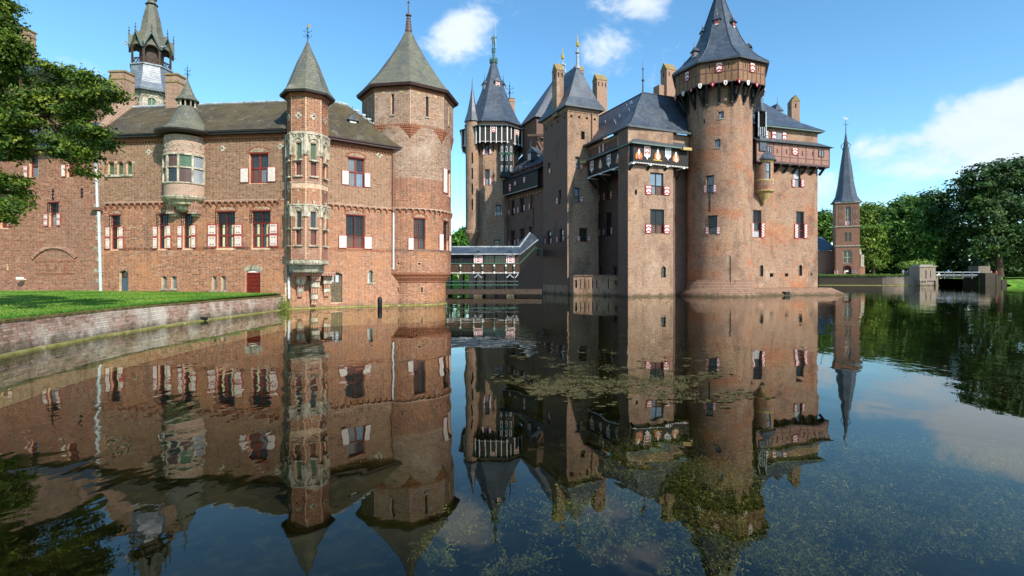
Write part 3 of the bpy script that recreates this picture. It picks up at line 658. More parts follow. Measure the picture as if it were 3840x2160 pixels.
def chimney(root, c, sx, sy, z0, z1, ang, gable=True, slots=3, mat=None, capm=None, name='chimney'):
    mb = MB(); mb.obox((c[0], c[1], z0), sx, sy, z1 - z0, ang); o = mb.build(name, mat or CHIM, root)
    mb = MB(); ca, sa = math.cos(ang), math.sin(ang)
    P = lambda x, y, z: (c[0] + x * ca - y * sa, c[1] + x * sa + y * ca, z)
    if gable:
        hx, hy = sx / 2 + .05, sy / 2 + .05; r = sy * 0.8
        mb.face([P(-hx, -hy, z1), P(hx, -hy, z1), P(hx, 0, z1 + r), P(-hx, 0, z1 + r)]); mb.face([P(-hx, hy, z1), P(hx, hy, z1), P(hx, 0, z1 + r), P(-hx, 0, z1 + r)])
        mb.face([P(-hx, -hy, z1), P(-hx, hy, z1), P(-hx, 0, z1 + r)]); mb.face([P(hx, -hy, z1), P(hx, hy, z1), P(hx, 0, z1 + r)]); mb.face([P(-hx, -hy, z1), P(hx, -hy, z1), P(hx, hy, z1), P(-hx, hy, z1)])
    else:
        mb.obox((c[0], c[1], z1), sx + .14, sy + .14, .12, ang); mb.obox((c[0], c[1], z1 - .5), sx + .09, sy + .09, .1, ang)
    mb.build('cap', capm or LICHEN, o)
    mb = MB()
    for k in range(slots):
        x = -sx / 2 + sx * (k + .5) / slots
        for y in (-sy / 2 - .006, sy / 2 + .006):
            mb.face([P(x - .07, y, z1 - .85), P(x + .07, y, z1 - .85), P(x + .07, y, z1 - .3), P(x - .07, y, z1 - .3)])
    for x in (-sx / 2 - .006, sx / 2 + .006):
        mb.face([P(x, -.07, z1 - .85), P(x, .07, z1 - .85), P(x, .07, z1 - .3), P(x, -.07, z1 - .3)])
    if slots: mb.build('flue_slots', DARKHOLE, o)
    return o
def dormer(root, p, ang, w=0.6, h=0.7, dep=1.0, roof=None, front='stripe', tip=0.8, over=0.16):
    """little roof hatch: p is the foot of its front, ang the heading it faces"""
    ux, uy = math.cos(ang), math.sin(ang); vx, vy = -uy, ux
    P = lambda x, y, z: (p[0] + vx * x - ux * y, p[1] + vy * x - uy * y, p[2] + z)
    mb = MB(); mb.hexa([P(-w / 2, 0, 0), P(w / 2, 0, 0), P(w / 2, dep, 0), P(-w / 2, dep, 0), P(-w / 2, 0, h), P(w / 2, 0, h), P(w / 2, dep, h), P(-w / 2, dep, h)]); o = mb.build('dormer', LEADD if front != 'white' else LEAD, root)
    mb = MB(); hw = w / 2 + over; r = w * 1.0
    a, b, c, d = P(-hw, -over, h), P(hw, -over, h), P(hw, dep, h), P(-hw, dep, h); e, f = P(0, w * .25, h + r), P(0, dep, h + r * .9)
    for q in ([a, b, e], [b, c, f, e], [d, a, e, f], [c, d, f], [a, b, c, d]): mb.face(q)
    mb.tube([P(0, w * .25, h + r - .05), P(0, w * .25, h + r + tip)], [.06, .015], 5); mb.build('dormer_roof', roof or LEADD, o)
    mb = MB(); mb.hexa([P(-w * .4, -.03, .06), P(w * .4, -.03, .06), P(w * .4, 0.01, .06), P(-w * .4, 0.01, .06), P(-w * .4, -.03, h - .06), P(w * .4, -.03, h - .06), P(w * .4, 0.01, h - .06), P(-w * .4, 0.01, h - .06)], 0)
    if front == 'stripe':
        for k in range(3):
            z = .1 + (h - .2) * k / 3
            for sg in (-1, 1): mb.face([P(sg * w * .4, -.036, z), P(0, -.036, z + .12), P(0, -.036, z + .24), P(sg * w * .4, -.036, z + .12)], 1)
    mb.build('hatch', [WHITEP if front != 'glass' else G_PALE, REDP], o); return o
def finial(root, p, h, r=0.05, mat=None, ball=True, cross=False, name='finial'):
    mb = MB(); mb.lathe(p, [(r * 1.8, 0), (r, h * .1), (r * .8, h * .35), (r * 1.9, h * .4), (r * .7, h * .45), (r * .5, h * .7), (r * 1.2, h * .75), (r * .3, h * .8), (r * .1, h)], 8)
    if cross:
        for k in range(4):
            t = math.pi * k / 2
            for hh in (.3, .55): mb.tube([(p[0], p[1], p[2] + h * hh), (p[0] + .22 * h * math.cos(t), p[1] + .22 * h * math.sin(t), p[2] + h * (hh + .06)), (p[0] + .16 * h * math.cos(t), p[1] + .16 * h * math.sin(t), p[2] + h * (hh + .13))], r * .3, 4)
    return mb.build(name, mat or IRON, root)
def pipe(root, pts, r, mat, name='drainpipe'):
    mb = MB(); mb.tube(pts, r, 8); o = mb.build(name, mat, root)
    mb = MB()
    for k in range(1, 4):
        q = Vector(pts[0]).lerp(Vector(pts[-1]), k / 4); mb.lathe((q[0], q[1], q[2]), [(r * 1.35, -.03), (r * 1.35, .03)], 8)
    if len(pts) == 2: mb.build('pipe_clip', mat, o)
    return o
def ngon(c, r, n, rot): return [(c[0] + r * math.cos(rot + 2 * math.pi * i / n), c[1] + r * math.sin(rot + 2 * math.pi * i / n)) for i in range(n)]

# ---------------------------------------------------------------- foliage
def leaf_mesh(name, P, Nrm, size, mat, parent=None, off=(0, 0, 0), asp=0.6, kind=None, rnd=None):
    """one bent leaf-sized quad per point"""
    n = len(P); P = np.asarray(P) - np.asarray(off); Nrm = np.asarray(Nrm, float); Nrm /= np.linalg.norm(Nrm, axis=1)[:, None] + 1e-9
    t = RNG.normal(size=(n, 3)); u = np.cross(Nrm, t); u /= np.linalg.norm(u, axis=1)[:, None] + 1e-9; v = np.cross(Nrm, u)
    s = (size * RNG.uniform(.65, 1.35, n))[:, None]; u = u * s; v = v * s * asp
    A = P - u; Bq = P + v * .9 - u * .1; Cq = P + u; Dq = P - v * .9 - u * .1
    V = np.stack([A, Bq, Cq, Dq], 1).reshape(-1, 3)
    me = bpy.data.meshes.new(name); me.vertices.add(4 * n); me.vertices.foreach_set('co', V.ravel()); me.loops.add(4 * n); me.loops.foreach_set('vertex_index', np.arange(4 * n, dtype=np.int32))
    me.polygons.add(n); me.polygons.foreach_set('loop_start', np.arange(0, 4 * n, 4, dtype=np.int32)); me.polygons.foreach_set('loop_total', np.full(n, 4, dtype=np.int32))
    a = me.attributes.new('rnd', 'FLOAT', 'FACE'); a.data.foreach_set('value', np.clip(RNG.normal(.45, .22, n) if rnd is None else rnd, 0, 1).astype(np.float32))
    me.materials.append(mat); me.update(); me.validate()
    o = link(bpy.data.objects.new(name, me))
    if parent is not None: o.parent = parent; BASE[o.name] = Vector(off)
    else: o.location = off
    if kind: o['kind'] = kind
    return o
def crown_points(blobs, per_clump=26, clump_r=0.5, dens=1.0, shell=0.55):
    """leaf points in clumps that sit mostly near the surface of each ellipsoid"""
    P = []; Nn = []; T = []
    for (cx, cy, cz, rx, ry, rz, nc) in blobs:
        nc = int(nc * dens); d = RNG.normal(size=(nc, 3)); d /= np.linalg.norm(d, axis=1)[:, None]; r = (shell + (1 - shell) * RNG.random(nc) ** .6)[:, None] * RNG.uniform(.82, 1.14, (nc, 1))
        C = np.array([cx, cy, cz]) + d * r * np.array([rx, ry, rz])
        for c, dd in zip(C, d):
            k = int(per_clump * RNG.uniform(.6, 1.4)); q = RNG.normal(size=(k, 3)) * clump_r * np.array([1, 1, .55]) * RNG.uniform(.6, 1.2)
            P.append(c + q); Nn.append(np.tile(dd * .9 + np.array([0, 0, .6]), (k, 1)) + RNG.normal(size=(k, 3)) * .5); T.append(np.full(k, RNG.normal(.45, .24)) + RNG.normal(size=k) * .14)
    global TONE
    TONE = np.concatenate(T)      # every clump of leaves has its own green
    return np.concatenate(P), np.concatenate(Nn)
def tree(name, label, base, blobs, leaf, size, trunk_r, per=24, cr=0.6, limbs=True, group=None, dens=1.0, top=None):
    t = thing(name, label, 'tree', base, group); mb = MB(); b = Vector(base)
    zs = [bb[2] for bb in blobs]; hub = b + Vector((0, 0, (min(zs) - b.z) * .75 + .6)); 
    mb.tube([b - Vector((0, 0, .3)), b + (hub - b) * .4 + Vector((.1, .05, 0)), hub], [trunk_r * 1.35, trunk_r, trunk_r * .85], 9); tr = mb.build('trunk', BARK, t)
    if limbs:
        for bb in blobs[:10]:
            e = Vector(bb[:3]); mid = hub.lerp(e, .5) + Vector((random.uniform(-.4, .4), random.uniform(-.4, .4), .5))
            mb = MB(); mb.tube([hub - Vector((0, 0, .3)), mid, e], [trunk_r * .6, trunk_r * .38, trunk_r * .12], 6); mb.build('limb', BARK, tr)
    P, Nn = crown_points(blobs, per, cr, dens); leaf_mesh('crown', P, Nn, size, leaf, t, base, rnd=TONE); return t
# ---------------------------------------------------------------- the setting
mb = MB(); mb.face([(-4000, -4000, -1.25), (4000, -4000, -1.25), (4000, 4000, -1.25), (-4000, 4000, -1.25)]); tag(mb.build('moat_bed', BED), kind='structure')
mb = MB(); mb.face([(-220, -60, 0), (330, -60, 0), (330, 260, 0), (-220, 260, 0)]); tag(mb.build('water', WATER), kind='structure')
MW = Poly([(-10.6, 3.0), (-11.3, 7.5), (-12.15, 11.4), (-12.85, 14.0), (-13.45, 17.0), (-13.8, 20.0), (-13.9, 23.2), (-13.85, 27.0), (-13.85, 31.4)])
def lawn_z(x, y):
    t = max(0.0, min(1.0, (y - 14) / 18)); u = max(0.0, min(1.0, (-14 - x) / 14)); return 0.83 + 0.13 * t + 0.16 * t * u
mb = MB(); ys = [-40, -10, 3, 7.5, 11.4, 14, 17, 20, 23.2, 27, 31.4, 33.0]; mwx = dict((p[1], p[0]) for p in MW.pts); mwx.update({-40: -9.5, -10: -10.0, 33.0: -13.85})
xs_f = [0, .02, .06, .12, .2, .35, .6, 1]
for y0, y1 in zip(ys, ys[1:]):
    for f0, f1 in zip(xs_f, xs_f[1:]):
        q = []
        for y, f in ((y0, f0), (y1, f0), (y1, f1), (y0, f1)):
            x = (mwx[y] - .26) * (1 - f) + -90 * f; q.append((x, y, lawn_z(x, y)))
        mb.face(q)
tag(weld(mb.build('lawn', GRASS, smooth=True)), kind='structure')
mb = MB(); mb.face([(-90, 33, 1.12), (-13.85, 33, .95), (-13.85, 60, .95), (-90, 60, 1.12)]); tag(mb.build('courtyard', PATHM), kind='structure')
# land behind the castle and across the moat
mb = MB(); mb.face([(-3000, 101, 1.65), (28, 101, 1.65), (28, 3000, 1.65), (-3000, 3000, 1.65)]); mb.face([(-3000, 99.2, -.4), (28, 99.2, -.4), (28, 101, 1.65), (-3000, 101, 1.65)]); tag(mb.build('back_lawn', GRASS), kind='structure')
QZ = 2.45
FARP = [(74, 150), (83, 140.5), (97, 134.5), (108.2, 132.0), (109.5, 137), (111, 170), (112, 3000), (74, 3000)]
mb = MB(); mb.face([(x, y, QZ) for x, y in FARP]); tag(mb.build('far_bank', PATHM), kind='structure')
mb = MB(); NBK = [(118.5, 132), (123.8, 131.2), (127, 138), (300, 133), (3000, 133), (3000, 3000), (118.5, 3000)]
mb.face([(118.5, 132, 2.2), (123.8, 131.2, 2.2), (127, 138, 2.2), (127, 168, 2.2), (3000, 163, 2.2), (3000, 3000, 2.2), (118.5, 3000, 2.2)])
for p, q in zip(NBK[:2], NBK[1:3]): mb.face([(p[0], p[1], -1.2), (q[0], q[1], -1.2), (q[0], q[1], 2.2), (p[0], p[1], 2.2)])
for p, q in zip(NBK[2:4], NBK[3:5]):
    for (d0, z0, d1, z1) in ((-7, -.3, -4, .7), (-4, .7, 0, 1.5)): mb.face([(p[0], p[1] + d0, z0), (q[0], q[1] + d0, z0), (q[0], q[1] + d1, z1), (p[0], p[1] + d1, z1)])
    mb.face([(p[0], p[1], 1.5), (q[0], q[1], 1.5), (q[0], q[1] + 30, 2.21), (p[0], p[1] + 30, 2.21)])
tag(mb.build('far_lawn', GRASS), kind='structure')
mb = MB(); mb.face([(124, 139, 2.206), (124, 145, 2.206), (150, 152, 2.206), (230, 150, 2.206), (230, 143, 2.206), (152, 145, 2.206), (134, 139, 2.206)]); tag(mb.build('path', PATHM), kind='structure')

# ---------------------------------------------------------------- moat retaining wall beside the lawn
mw = thing('moat_wall', 'low weathered brick retaining wall curving along the lawn edge', 'wall', (-12.8, 14, 0))
mb = MB(); n = 60; H = 0.80
bat = lambda z: 0.09 * (1 - z / H)
for i in range(n):
    a, b = MW.len * i / n, MW.len * (i + 1) / n
    mb.face([MW.m(a, -1.2, .22), MW.m(b, -1.2, .22), MW.m(b, H, 0), MW.m(a, H, 0)], 0, [(a, -1.2), (b, -1.2), (b, H), (a, H)])
    mb.face([MW.m(a, H, 0), MW.m(b, H, 0), MW.m(b, H, -.5), MW.m(a, H, -.5)], 0)
mb.build('core', MORTM, mw)
for pth, q in ():
    pass
class Batter:
    """the wall's leaning face"""
    def __init__(s, W): s.W = W; s.curved = True; s.len = W.len
    def m(s, a, z, d=0.0): return s.W.m(a, z, d + bat(z))
    def nrm(s, a): return s.W.nrm(a)
brickwork(mw, Batter(MW), 6.0, MW.len, [(0.06, H, 'moat')], [], bl=0.235, bh=0.0735, j=0.013, dep=0.014, singles=300, vis=lambda c: c[0] / c[1] * F + CX > 2)
brickwork(mw, Batter(MW), 0.0, 6.0, [(0.06, H, 'moat')], [], bl=0.235, bh=0.0735, j=0.013, dep=0.014)
MOSSY = plain('mossy_coping', (112, 96, 62), 0.95, 0, 0.25, 7, 0.1, (72, 70, 34), 0.5, 4)
for i in range(64):
    a, b = MW.len * i / 64 + .008, MW.len * (i + 1) / 64 - .008
    mb = MB(); mb.wbox(MW, a, b, H, H + .055 + random.uniform(-.008, .01), -.32, .035 + random.uniform(-.006, .008)); mb.build('coping_stone', MOSSY, mw)
LEDGE = plain('algae_ledge', (136, 130, 74), 0.9, 0, 0.2, 3, 0.2, (176, 166, 120), 0.4, 2)
mb = MB(); mb.wbox(MW, 0, MW.len, -.25, .05, .05, .2); mb.build('ledge', LEDGE, mw)
mb = MB(); s = MW.cum[5] + 3.1; c = MW.m(s, .13, .0); nx, ny = MW.nrm(s); mb.tube([(c[0], c[1], .13), (c[0] + .35 * nx, c[1] + .35 * ny, .1)], .07, 10); mb.build('outlet_pipe', IRON, mw)
# overhanging grass along the wall's top edge
P = []; Nn = []
for i in range(5200):
    s = 5 + (MW.len - 5) * random.random(); x, y, _ = MW.m(s, 0, -.30 - abs(random.gauss(0, .12))); P.append((x, y, lawn_z(x, y) + .02 + random.random() * .035)); Nn.append((random.gauss(0, 1), random.gauss(0, 1), .25))
g = leaf_mesh('grass_edge', P, Nn, .045, LEAF_HEDGE, None, (0, 0, 0), .25, 'stuff'); tag(g, 'fringe of longer grass along the top of the moat wall', 'grass')

# mown blades over the part of the lawn that is in view
P = []; Nn = []; RN = []
for i in range(42000):
    y = 11 + 21.5 * random.random() ** 1.3; xw = np.interp(y, [p[1] for p in MW.pts], [p[0] for p in MW.pts]); x = xw - .35 - abs(random.gauss(0, 1)) * 6.5
    if x < -1.06 * y: continue
    P.append((x, y, lawn_z(x, y) + .012 + random.random() * .02)); Nn.append((random.gauss(0, 1), random.gauss(0, 1), .5)); RN.append(random.gauss(.5, .2) + .25 * math.sin(x * 1.1) * math.sin(y * .9))
g = leaf_mesh('lawn_grass', P, Nn, .035, leaf_mat('leaf_grass', (58, 96, 24), (96, 140, 40), (150, 158, 74), .3), None, (0, 0, 0), .3, 'stuff', np.array(RN)); tag(g, 'short mown grass blades on the lawn above the moat wall', 'grass')
# ---------------------------------------------------------------- left wing behind the tree
def holes_of(ws): return [w for w in ws]
WA = Plane((-44.0, 36.15), (-26.05, 32.85))
wing = thing('brick_wing', 'red-brown brick wing with small shuttered windows behind the oak branches', 'building', (-30, 35, 1.1))
LA = WA.len
ws = {k: R(WA, A2, *v) for k, v in dict(t1=(262, 152, 342, 345), t2=(597, 172, 688, 342), mid=(437, 570, 521, 782), low=(2, 722, 76, 795), t0=(-90, 160, -10, 345)).items()}
slit = [R(WA, A2, 62, 1122, 76, 1166)]
top_a = WA.inv(*A1(330, 1285))[1]
mb = MB(); panel(mb, WA, 0, LA, .4, top_a, list(ws.values()) + slit); mb.build('wall', MORT, wing)
zb = WA.inv(*A2(600, 1190))[1]
brickwork(wing, WA, 6.5, LA, [(.7, top_a - .12, 'wing')], list(ws.values()) + slit, bl=.25, bh=.082, j=.022, singles=300, vis=lambda c: c[0] / c[1] * F + CX > 4)
mb = MB(); mb.wbox(WA, 0, LA, top_a - .1, top_a, 0, .05); mb.build('string_course', REDBR, wing)
window(wing, WA, ws['t1'], REDF, [G_GREY, G_DARK], 1, (.55,), lead=.11, shutters=[R(WA, A2, 218, 240, 256, 350) + ('panel',)], lintel=REDF)
window(wing, WA, ws['t2'], REDF, [G_WARM, G_DARK], 2, (.55,), lead=.11, shutters=[R(WA, A2, 555, 235, 591, 340) + ('worn',)], lintel=REDF)
window(wing, WA, ws['t0'], REDF, [G_WARM, G_DARK], 1, (.55,), lead=.11, shutters=[R(WA, A2, -4, 265, 10, 350) + ('panel',)], lintel=REDF)
window(wing, WA, ws['mid'], REDF, [G_GREY, G_DARK], 1, (.55,), grille=R(WA, A2, 432, 570, 524, 655), shutters=[R(WA, A2, 397, 670, 435, 780) + ('panel',), R(WA, A2, 513, 665, 546, 775) + ('panel',)], lintel=REDF)
a, b, c, d = ws['mid']; arch_band(wing, WA, a - .12, b + .12, d + .12, .22, .14)
window(wing, WA, ws['low'], REDF, [G_WARM], 2, (), shutters=[R(WA, A2, 76, 685, 118, 782) + ('panel',)])
# blind arch with zigzag courses
ra = R(WA, A2, 305, 985, 676, 1215); o = arch_band(wing, WA, ra[0], ra[1], ra[2] + (ra[3] - ra[2]) * .62, (ra[3] - ra[2]) * .42, .2, .11)
mb = MB(); zz = ra[2] + (ra[3] - ra[2]) * .5
for row, zc in ((0, ra[3] - .12), (1, zz), (2, ra[2] + .05)):
    x = ra[0] + (.9 if row == 0 else .1); e = ra[1] - (.9 if row == 0 else .1); k = 0
    while x < e: mb.wpoly(WA, [(x, zc + .05 * (k % 2)), (x + .1, zc + .05 * ((k + 1) % 2)), (x + .1, zc + .04 + .05 * ((k + 1) % 2)), (x, zc + .04 + .05 * (k % 2))], 0, .028); x += .1; k += 1
for xx in (418, 572): q = R(WA, A2, xx, 1120, xx + 14, 1212); mb.wbox(WA, q[0], q[1], q[2], q[3], 0, .03)
mb.build('zigzag_course', REDBR, wing)
mb = MB()
for x, y0, y1 in ((476, 450, 548), (733, 436, 530)):
    q = R(WA, A2, x - 4, y0, x + 4, y1); xm = (q[0] + q[1]) / 2; mb.wbox(WA, xm - .03, xm + .03, q[2], q[3], .012, .05)
    for k in range(3): zc = q[2] + (q[3] - q[2]) * (k + .5) / 3; mb.wbox(WA, xm - .09, xm + .09, zc - .03, zc + .03, .012, .045)
mb.build('wall_anchor', IRON, wing)
q = R(WA, A2, 210, 1232, 250, 1255); mb = MB(); mb.wbox(WA, q[0], q[1], q[2], q[3], .25, .45); mb.wbox(WA, (q[0] + q[1]) / 2 - .02, (q[0] + q[1]) / 2 + .02, q[2] - .02, q[2] + .05, 0, .3); mb.build('flood_light', WHITEP, wing)
mb = MB()
for k in range(14):
    zq = 1.6 + k * .68
    mb.wbox(WA, LA - (.42 if k % 2 else .28), LA, zq, zq + .24, .0, .016)
mb.build('quoin', STONEG, wing)
mb = MB(); e0, e1 = WA.m(0, top_a, .4), WA.m(LA, top_a, .4); r0, r1 = WA.m(0, top_a + 3.1, -4.2), WA.m(LA, top_a + 3.1, -4.2); b0, b1 = WA.m(0, top_a, -8.8), WA.m(LA, top_a, -8.8)
mb.face([e0, e1, r1, r0]); mb.face([b0, b1, r1, r0]); mb.face([e1, b1, r1]); mb.build('roof', S_BLUE, wing)
mb = MB(); mb.wbox(WA, 0, LA, top_a - .02, top_a + .1, .05, .5); mb.build('gutter', GUTTER, wing)
mb = MB(); p0, p1 = WA.m(LA, .4, 0), WA.m(LA, .4, -8); mb.face([p0, p1, (p1[0], p1[1], top_a), (p0[0], p0[1], top_a)]); mb.build('side_wall', CASTLE, wing)

# tall block at the far left, half hidden by leaves
lt = thing('corner_block', 'tall brick block with dark eaves showing through the leaves at far left', 'building', (-42, 40, 1))
WL = Plane((-50, 42), (gx(165, 40.5), 40.5)); zt = gz(290, 40.5)
mb = MB(); panel(mb, WL, 0, WL.len, 1, zt, []); p0, p1 = WL.m(WL.len, 1), WL.m(WL.len, 1, -8); mb.face([p0, p1, (p1[0], p1[1], zt), (p0[0], p0[1], zt)]); mb.build('wall', CASTLE, lt)
mb = MB(); mb.wbox(WL, 0, WL.len + .5, zt, zt + .25, -8, .6); mb.build('eaves', GUTTER, lt)
mb = MB(); c0 = WL.m(WL.len - 9, zt + 5.5, -4); 
for p, q in (((0, .6), (WL.len + .5, .6)), ((WL.len + .5, .6), (WL.len + .5, -8)), ((WL.len + .5, -8), (0, -8))): mb.face([WL.m(p[0], zt + .25, p[1]), WL.m(q[0], zt + .25, q[1]), c0])
mb.build('roof', S_BLUE, lt)
chimney(lt, (gx(20, 42), 43.5), 1.3, 1.0, zt, gz(85, 42), 0, False, 3)

# ---------------------------------------------------------------- gatehouse: two facades meeting at the stair turret
CORN = (-13.84, 31.81)
WB = Plane((-26.2, 33.18), CORN); WC = Plane(CORN, (-8.2, 36.0))
gh = thing('gatehouse', 'orange and brown brick gatehouse with mossy slate roof beside the lawn', 'building', (-18, 33.5, .9))
ZF, ZS, ZE = 6.72, 3.66, 10.72     # frieze, soldier course, eaves
wB = dict(w1=R(WB, A2, 985, 682, 1070, 986), w2=R(WB, A2, 1410, 672, 1492, 981), w3=R(WB, A2, 1630, 668, 1712, 976), w4=R(WB, A4, 680, 252, 862, 616), w5=R(WB, A4, 1030, 245, 1215, 616),
          up=R(WB, A3, 1008, 686, 1197, 986), s1=R(WB, A2, 1440, 1226, 1486, 1337), s2=R(WB, A2, 1524, 1226, 1573, 1337), s3=R(WB, A4, 632, 901, 674, 1046), s4=R(WB, A4, 724, 901, 767, 1046),
          door=R(WB, A2, 1063, 1172, 1142, 1362), louv=R(WB, A4, 972, 830, 1119, 1079),
          r1=R(WB, A2, 963, 204, 1018, 321), r2=R(WB, A2, 1045, 204, 1097, 320), r3=R(WB, A2, 1125, 201, 1176, 319))
LB = WB.len
mb = MB(); panel(mb, WB, 0, LB, -.6, ZE + .1, list(wB.values())); mb.build('wall', MORT, gh)
brickwork(gh, WB, 0.02, LB - .05, [(.9, ZS, 'orange'), (ZS + .2, ZF, 'orange'), (ZF + .02, ZE - .05, 'brown')], list(wB.values()), singles=200, vis=lambda c: c[2] > 1.2)
mb = MB(); x = 0.02
while x < LB - .1:
    if not any(h[0] < x + .09 and h[1] > x and h[2] < ZS + .2 and h[3] > ZS for h in wB.values()): mb.wbox(WB, x, x + .075, ZS + .01, ZS + .19, 0, .018 + random.uniform(-.003, .004), random.choice((0, 0, 1)))
    x += .09
mb.build('soldier_course', [REDBR, plain('burnt_brick', (84, 66, 58), .85)], gh)
orc = WB.inv(*A3(372, 700))[0]; orr = (WB.inv(*A3(562, 700), .6)[0] - WB.inv(*A3(184, 700), .6)[0]) / 2
frieze(gh, WB, .35, orc - orr - .05, ZF - .22); frieze(gh, WB, orc + orr + .05, LB - .4, ZF - .22)
# eaves cornice
mb = MB(); dentils(mb, WB, .1, LB - .1, ZE - .34, ZE - .22, 0, .09, .11, .1); mb.wbox(WB, .05, LB - .05, ZE - .22, ZE - .1, 0, .12); dentils(mb, WB, .1, LB - .1, ZE - .1, ZE, 0, .16, .09, .07); mb.build('cornice', REDBR, gh)
mb = MB(); mb.wbox(WB, -.05, LB + .2, ZE, ZE + .12, -.1, .42); mb.wbox(WB, -.05, LB + .2, ZE + .12, ZE + .2, .2, .5); mb.build('gutter', GUTTER, gh)
def cross_vent(W, rc):
    a, b, c, d = rc; w, h = b - a, d - c; mb = MB(); mb.wbox(W, a, b, c + h * .33, c + h * .67, 0, .02, 0); mb.wbox(W, a + w * .3, b - w * .3, c, c + h * .325, 0, .021, 0); mb.wbox(W, a + w * .3, b - w * .3, c + h * .675, d, 0, .021, 0); mb.wbox(W, a + w * .4, b - w * .4, c + h * .38, c + h * .62, .018, .026, 1); mb.build('cross_vent', [STONE, DARKHOLE], gh)
for rc in (R(WB, A2, 1298, 93, 1352, 141), R(WB, A3, 702, 607, 772, 662), R(WB, A3, 1282, 585, 1352, 640), R(WB, A2, 893, 112, 942, 160)): cross_vent(WB, rc)
for k, g, sh in (('w1', (983, 684, 1075, 776), [(945, 785, 988, 985), (1064, 785, 1106, 984)]), ('w2', (1402, 675, 1500, 770), [(1366, 780, 1409, 981), (1488, 775, 1529, 979)]), ('w3', (1622, 670, 1717, 766), [(1585, 774, 1628, 977), (1708, 769, 1751, 974)])):
    window(gh, WB, wB[k], REDF, [G_DARK], 1, (.34, .68), grille=R(WB, A2, *g), shutters=[R(WB, A2, *s) for s in sh], style='panel', lintel=REDF, curtains=1)
    a, b, c, d = wB[k]; arch_band(gh, WB, a - .12, b + .14, d + .1, .2, .1, .02, REDBR, True)
for k, g, sh in (('w4', (672, 258, 866, 370), [(590, 377, 683, 613), (858, 374, 943, 612)]), ('w5', (1018, 252, 1222, 360), [(1211, 364, 1300, 606)])):
    window(gh, WB, wB[k], REDF, [G_DARK], 2, (.34, .68), fw=.08, grille=R(WB, A4, *g), shutters=[R(WB, A4, *s) for s in sh], style='panel', lintel=REDF, curtains=1)
    a, b, c, d = wB[k]; arch_band(gh, WB, a - .1, b + .1, d + .1, .22, .1, .02, REDBR, True)
window(gh, WB, wB['up'], REDF, [G_WARM, G_GREY, G_DARK, G_DARK], 2, (.52,), fw=.09, lead=.1, shutters=[R(WB, A3, 920, 834, 1006, 980), R(WB, A3, 1196, 822, 1279, 972)], style='worn', lintel=REDF)
a, b, c, d = wB['up']; arch_band(gh, WB, a - .15, b + .15, d + .1, .25, .1, .02, REDBR, True)
for k in ('s1', 's2', 's3', 's4'):
    window(gh, WB, wB[k], STONEG, [G_GREY], 1, (), fw=.03, lead=.09, sill=STONEG); a, b, c, d = wB[k]; arch_band(gh, WB, a - .03, b + .03, d - .04, .06, .14, .02)
for p, q in (('s1', 's2'), ('s3', 's4')): arch_band(gh, WB, wB[p][0] - .25, wB[q][1] + .25, wB[p][3] + .12, .3, .14, .02)
sp = MB()
for k in ('r1', 'r2', 'r3'):
    window(gh, WB, wB[k], G_GREEN, [G_GREEN], 1, (), fw=.025, lead=.08); a, b, c, d = wB[k]; spandrels(sp, WB, wB[k], (b - a) / 2 * .95); arch_band(gh, WB, a, b, d - (b - a) / 2 * .95, (b - a) / 2 * .94, .06, .02, REDBR)
mb = MB(); q = R(WB, A2, 940, 320, 1190, 340); mb.wbox(WB, q[0], q[1], q[2], q[3], 0, .09)
for x in (938, 1022, 1100, 1178): q = R(WB, A2, x, 202, x + 24, 222); mb.wbox(WB, q[0], q[1], q[2], q[3], 0, .025)
mb.build('stone_trim', STONE, gh)
# doors on the lawn side
a, b, c, d = wB['door']; spandrels(sp, WB, wB['door'], .16); arch_band(gh, WB, a - .02, b + .02, d - .16, .16, .2, .025)
mb = MB(); n = 4
for i in range(n): mb.wbox(WB, a + (b - a) * i / n + .006, a + (b - a) * (i + 1) / n - .006, c - .1, d - .5, -.2, -.16 + .004 * (i % 2))
o = mb.build('door', DOORB, gh); q = MB(); q.wbox(WB, a, b, d - .48, d, -.22, -.18); q.build('fanlight', G_DARK, o)
a, b, c, d = wB['louv']; spandrels(sp, WB, wB['louv'], .17); arch_band(gh, WB, a - .02, b + .02, d - .17, .17, .26, .02, STONEG)
mb = MB(); mb.wbox(WB, a, a + .06, c, d - .2, -.2, -.04); mb.wbox(WB, b - .06, b, c, d - .2, -.2, -.04); mb.wbox(WB, a + .06, b - .06, d - .26, d - .2, -.2, -.04); o = mb.build('louvre_door', REDF, gh)
n = 15
for i in range(n):
    z0 = c + .02 + (d - .28 - c) * i / n; z1 = z0 + (d - .28 - c) / n; q = MB(); q.hexa([WB.m(a + .06, z0, -.08), WB.m(b - .06, z0, -.08), WB.m(b - .06, z0 + .03, -.05), WB.m(a + .06, z0 + .03, -.05), WB.m(a + .06, z1 - .01, -.16), WB.m(b - .06, z1 - .01, -.16), WB.m(b - .06, z1, -.13), WB.m(a + .06, z1, -.13)]); q.build('slat', REDF, o)
q = MB(); q.wbox(WB, a, b, d - .2, d, -.14, -.1); q.build('transom', WHITEP, o); q = MB(); q.wbox(WB, a, b, c, d - .2, -.21, -.19); q.build('backing', DARKHOLE, o)
sp.build('spandrel', MORT, gh)
# niche with its iron rod
q = R(WB, A2, 1180, 786, 1216, 896); mb = MB(); mb.wbox(WB, q[0] + .1, q[1] - .1, q[2] + .06, q[3] - .06, 0, .03, 1); mb.wbox(WB, q[0], q[1], q[3] - .07, q[3], 0, .04, 0); mb.wbox(WB, q[0], q[1], q[2], q[2] + .07, 0, .04, 0); mb.build('tie_plate', [STONEG, REDBR], gh)

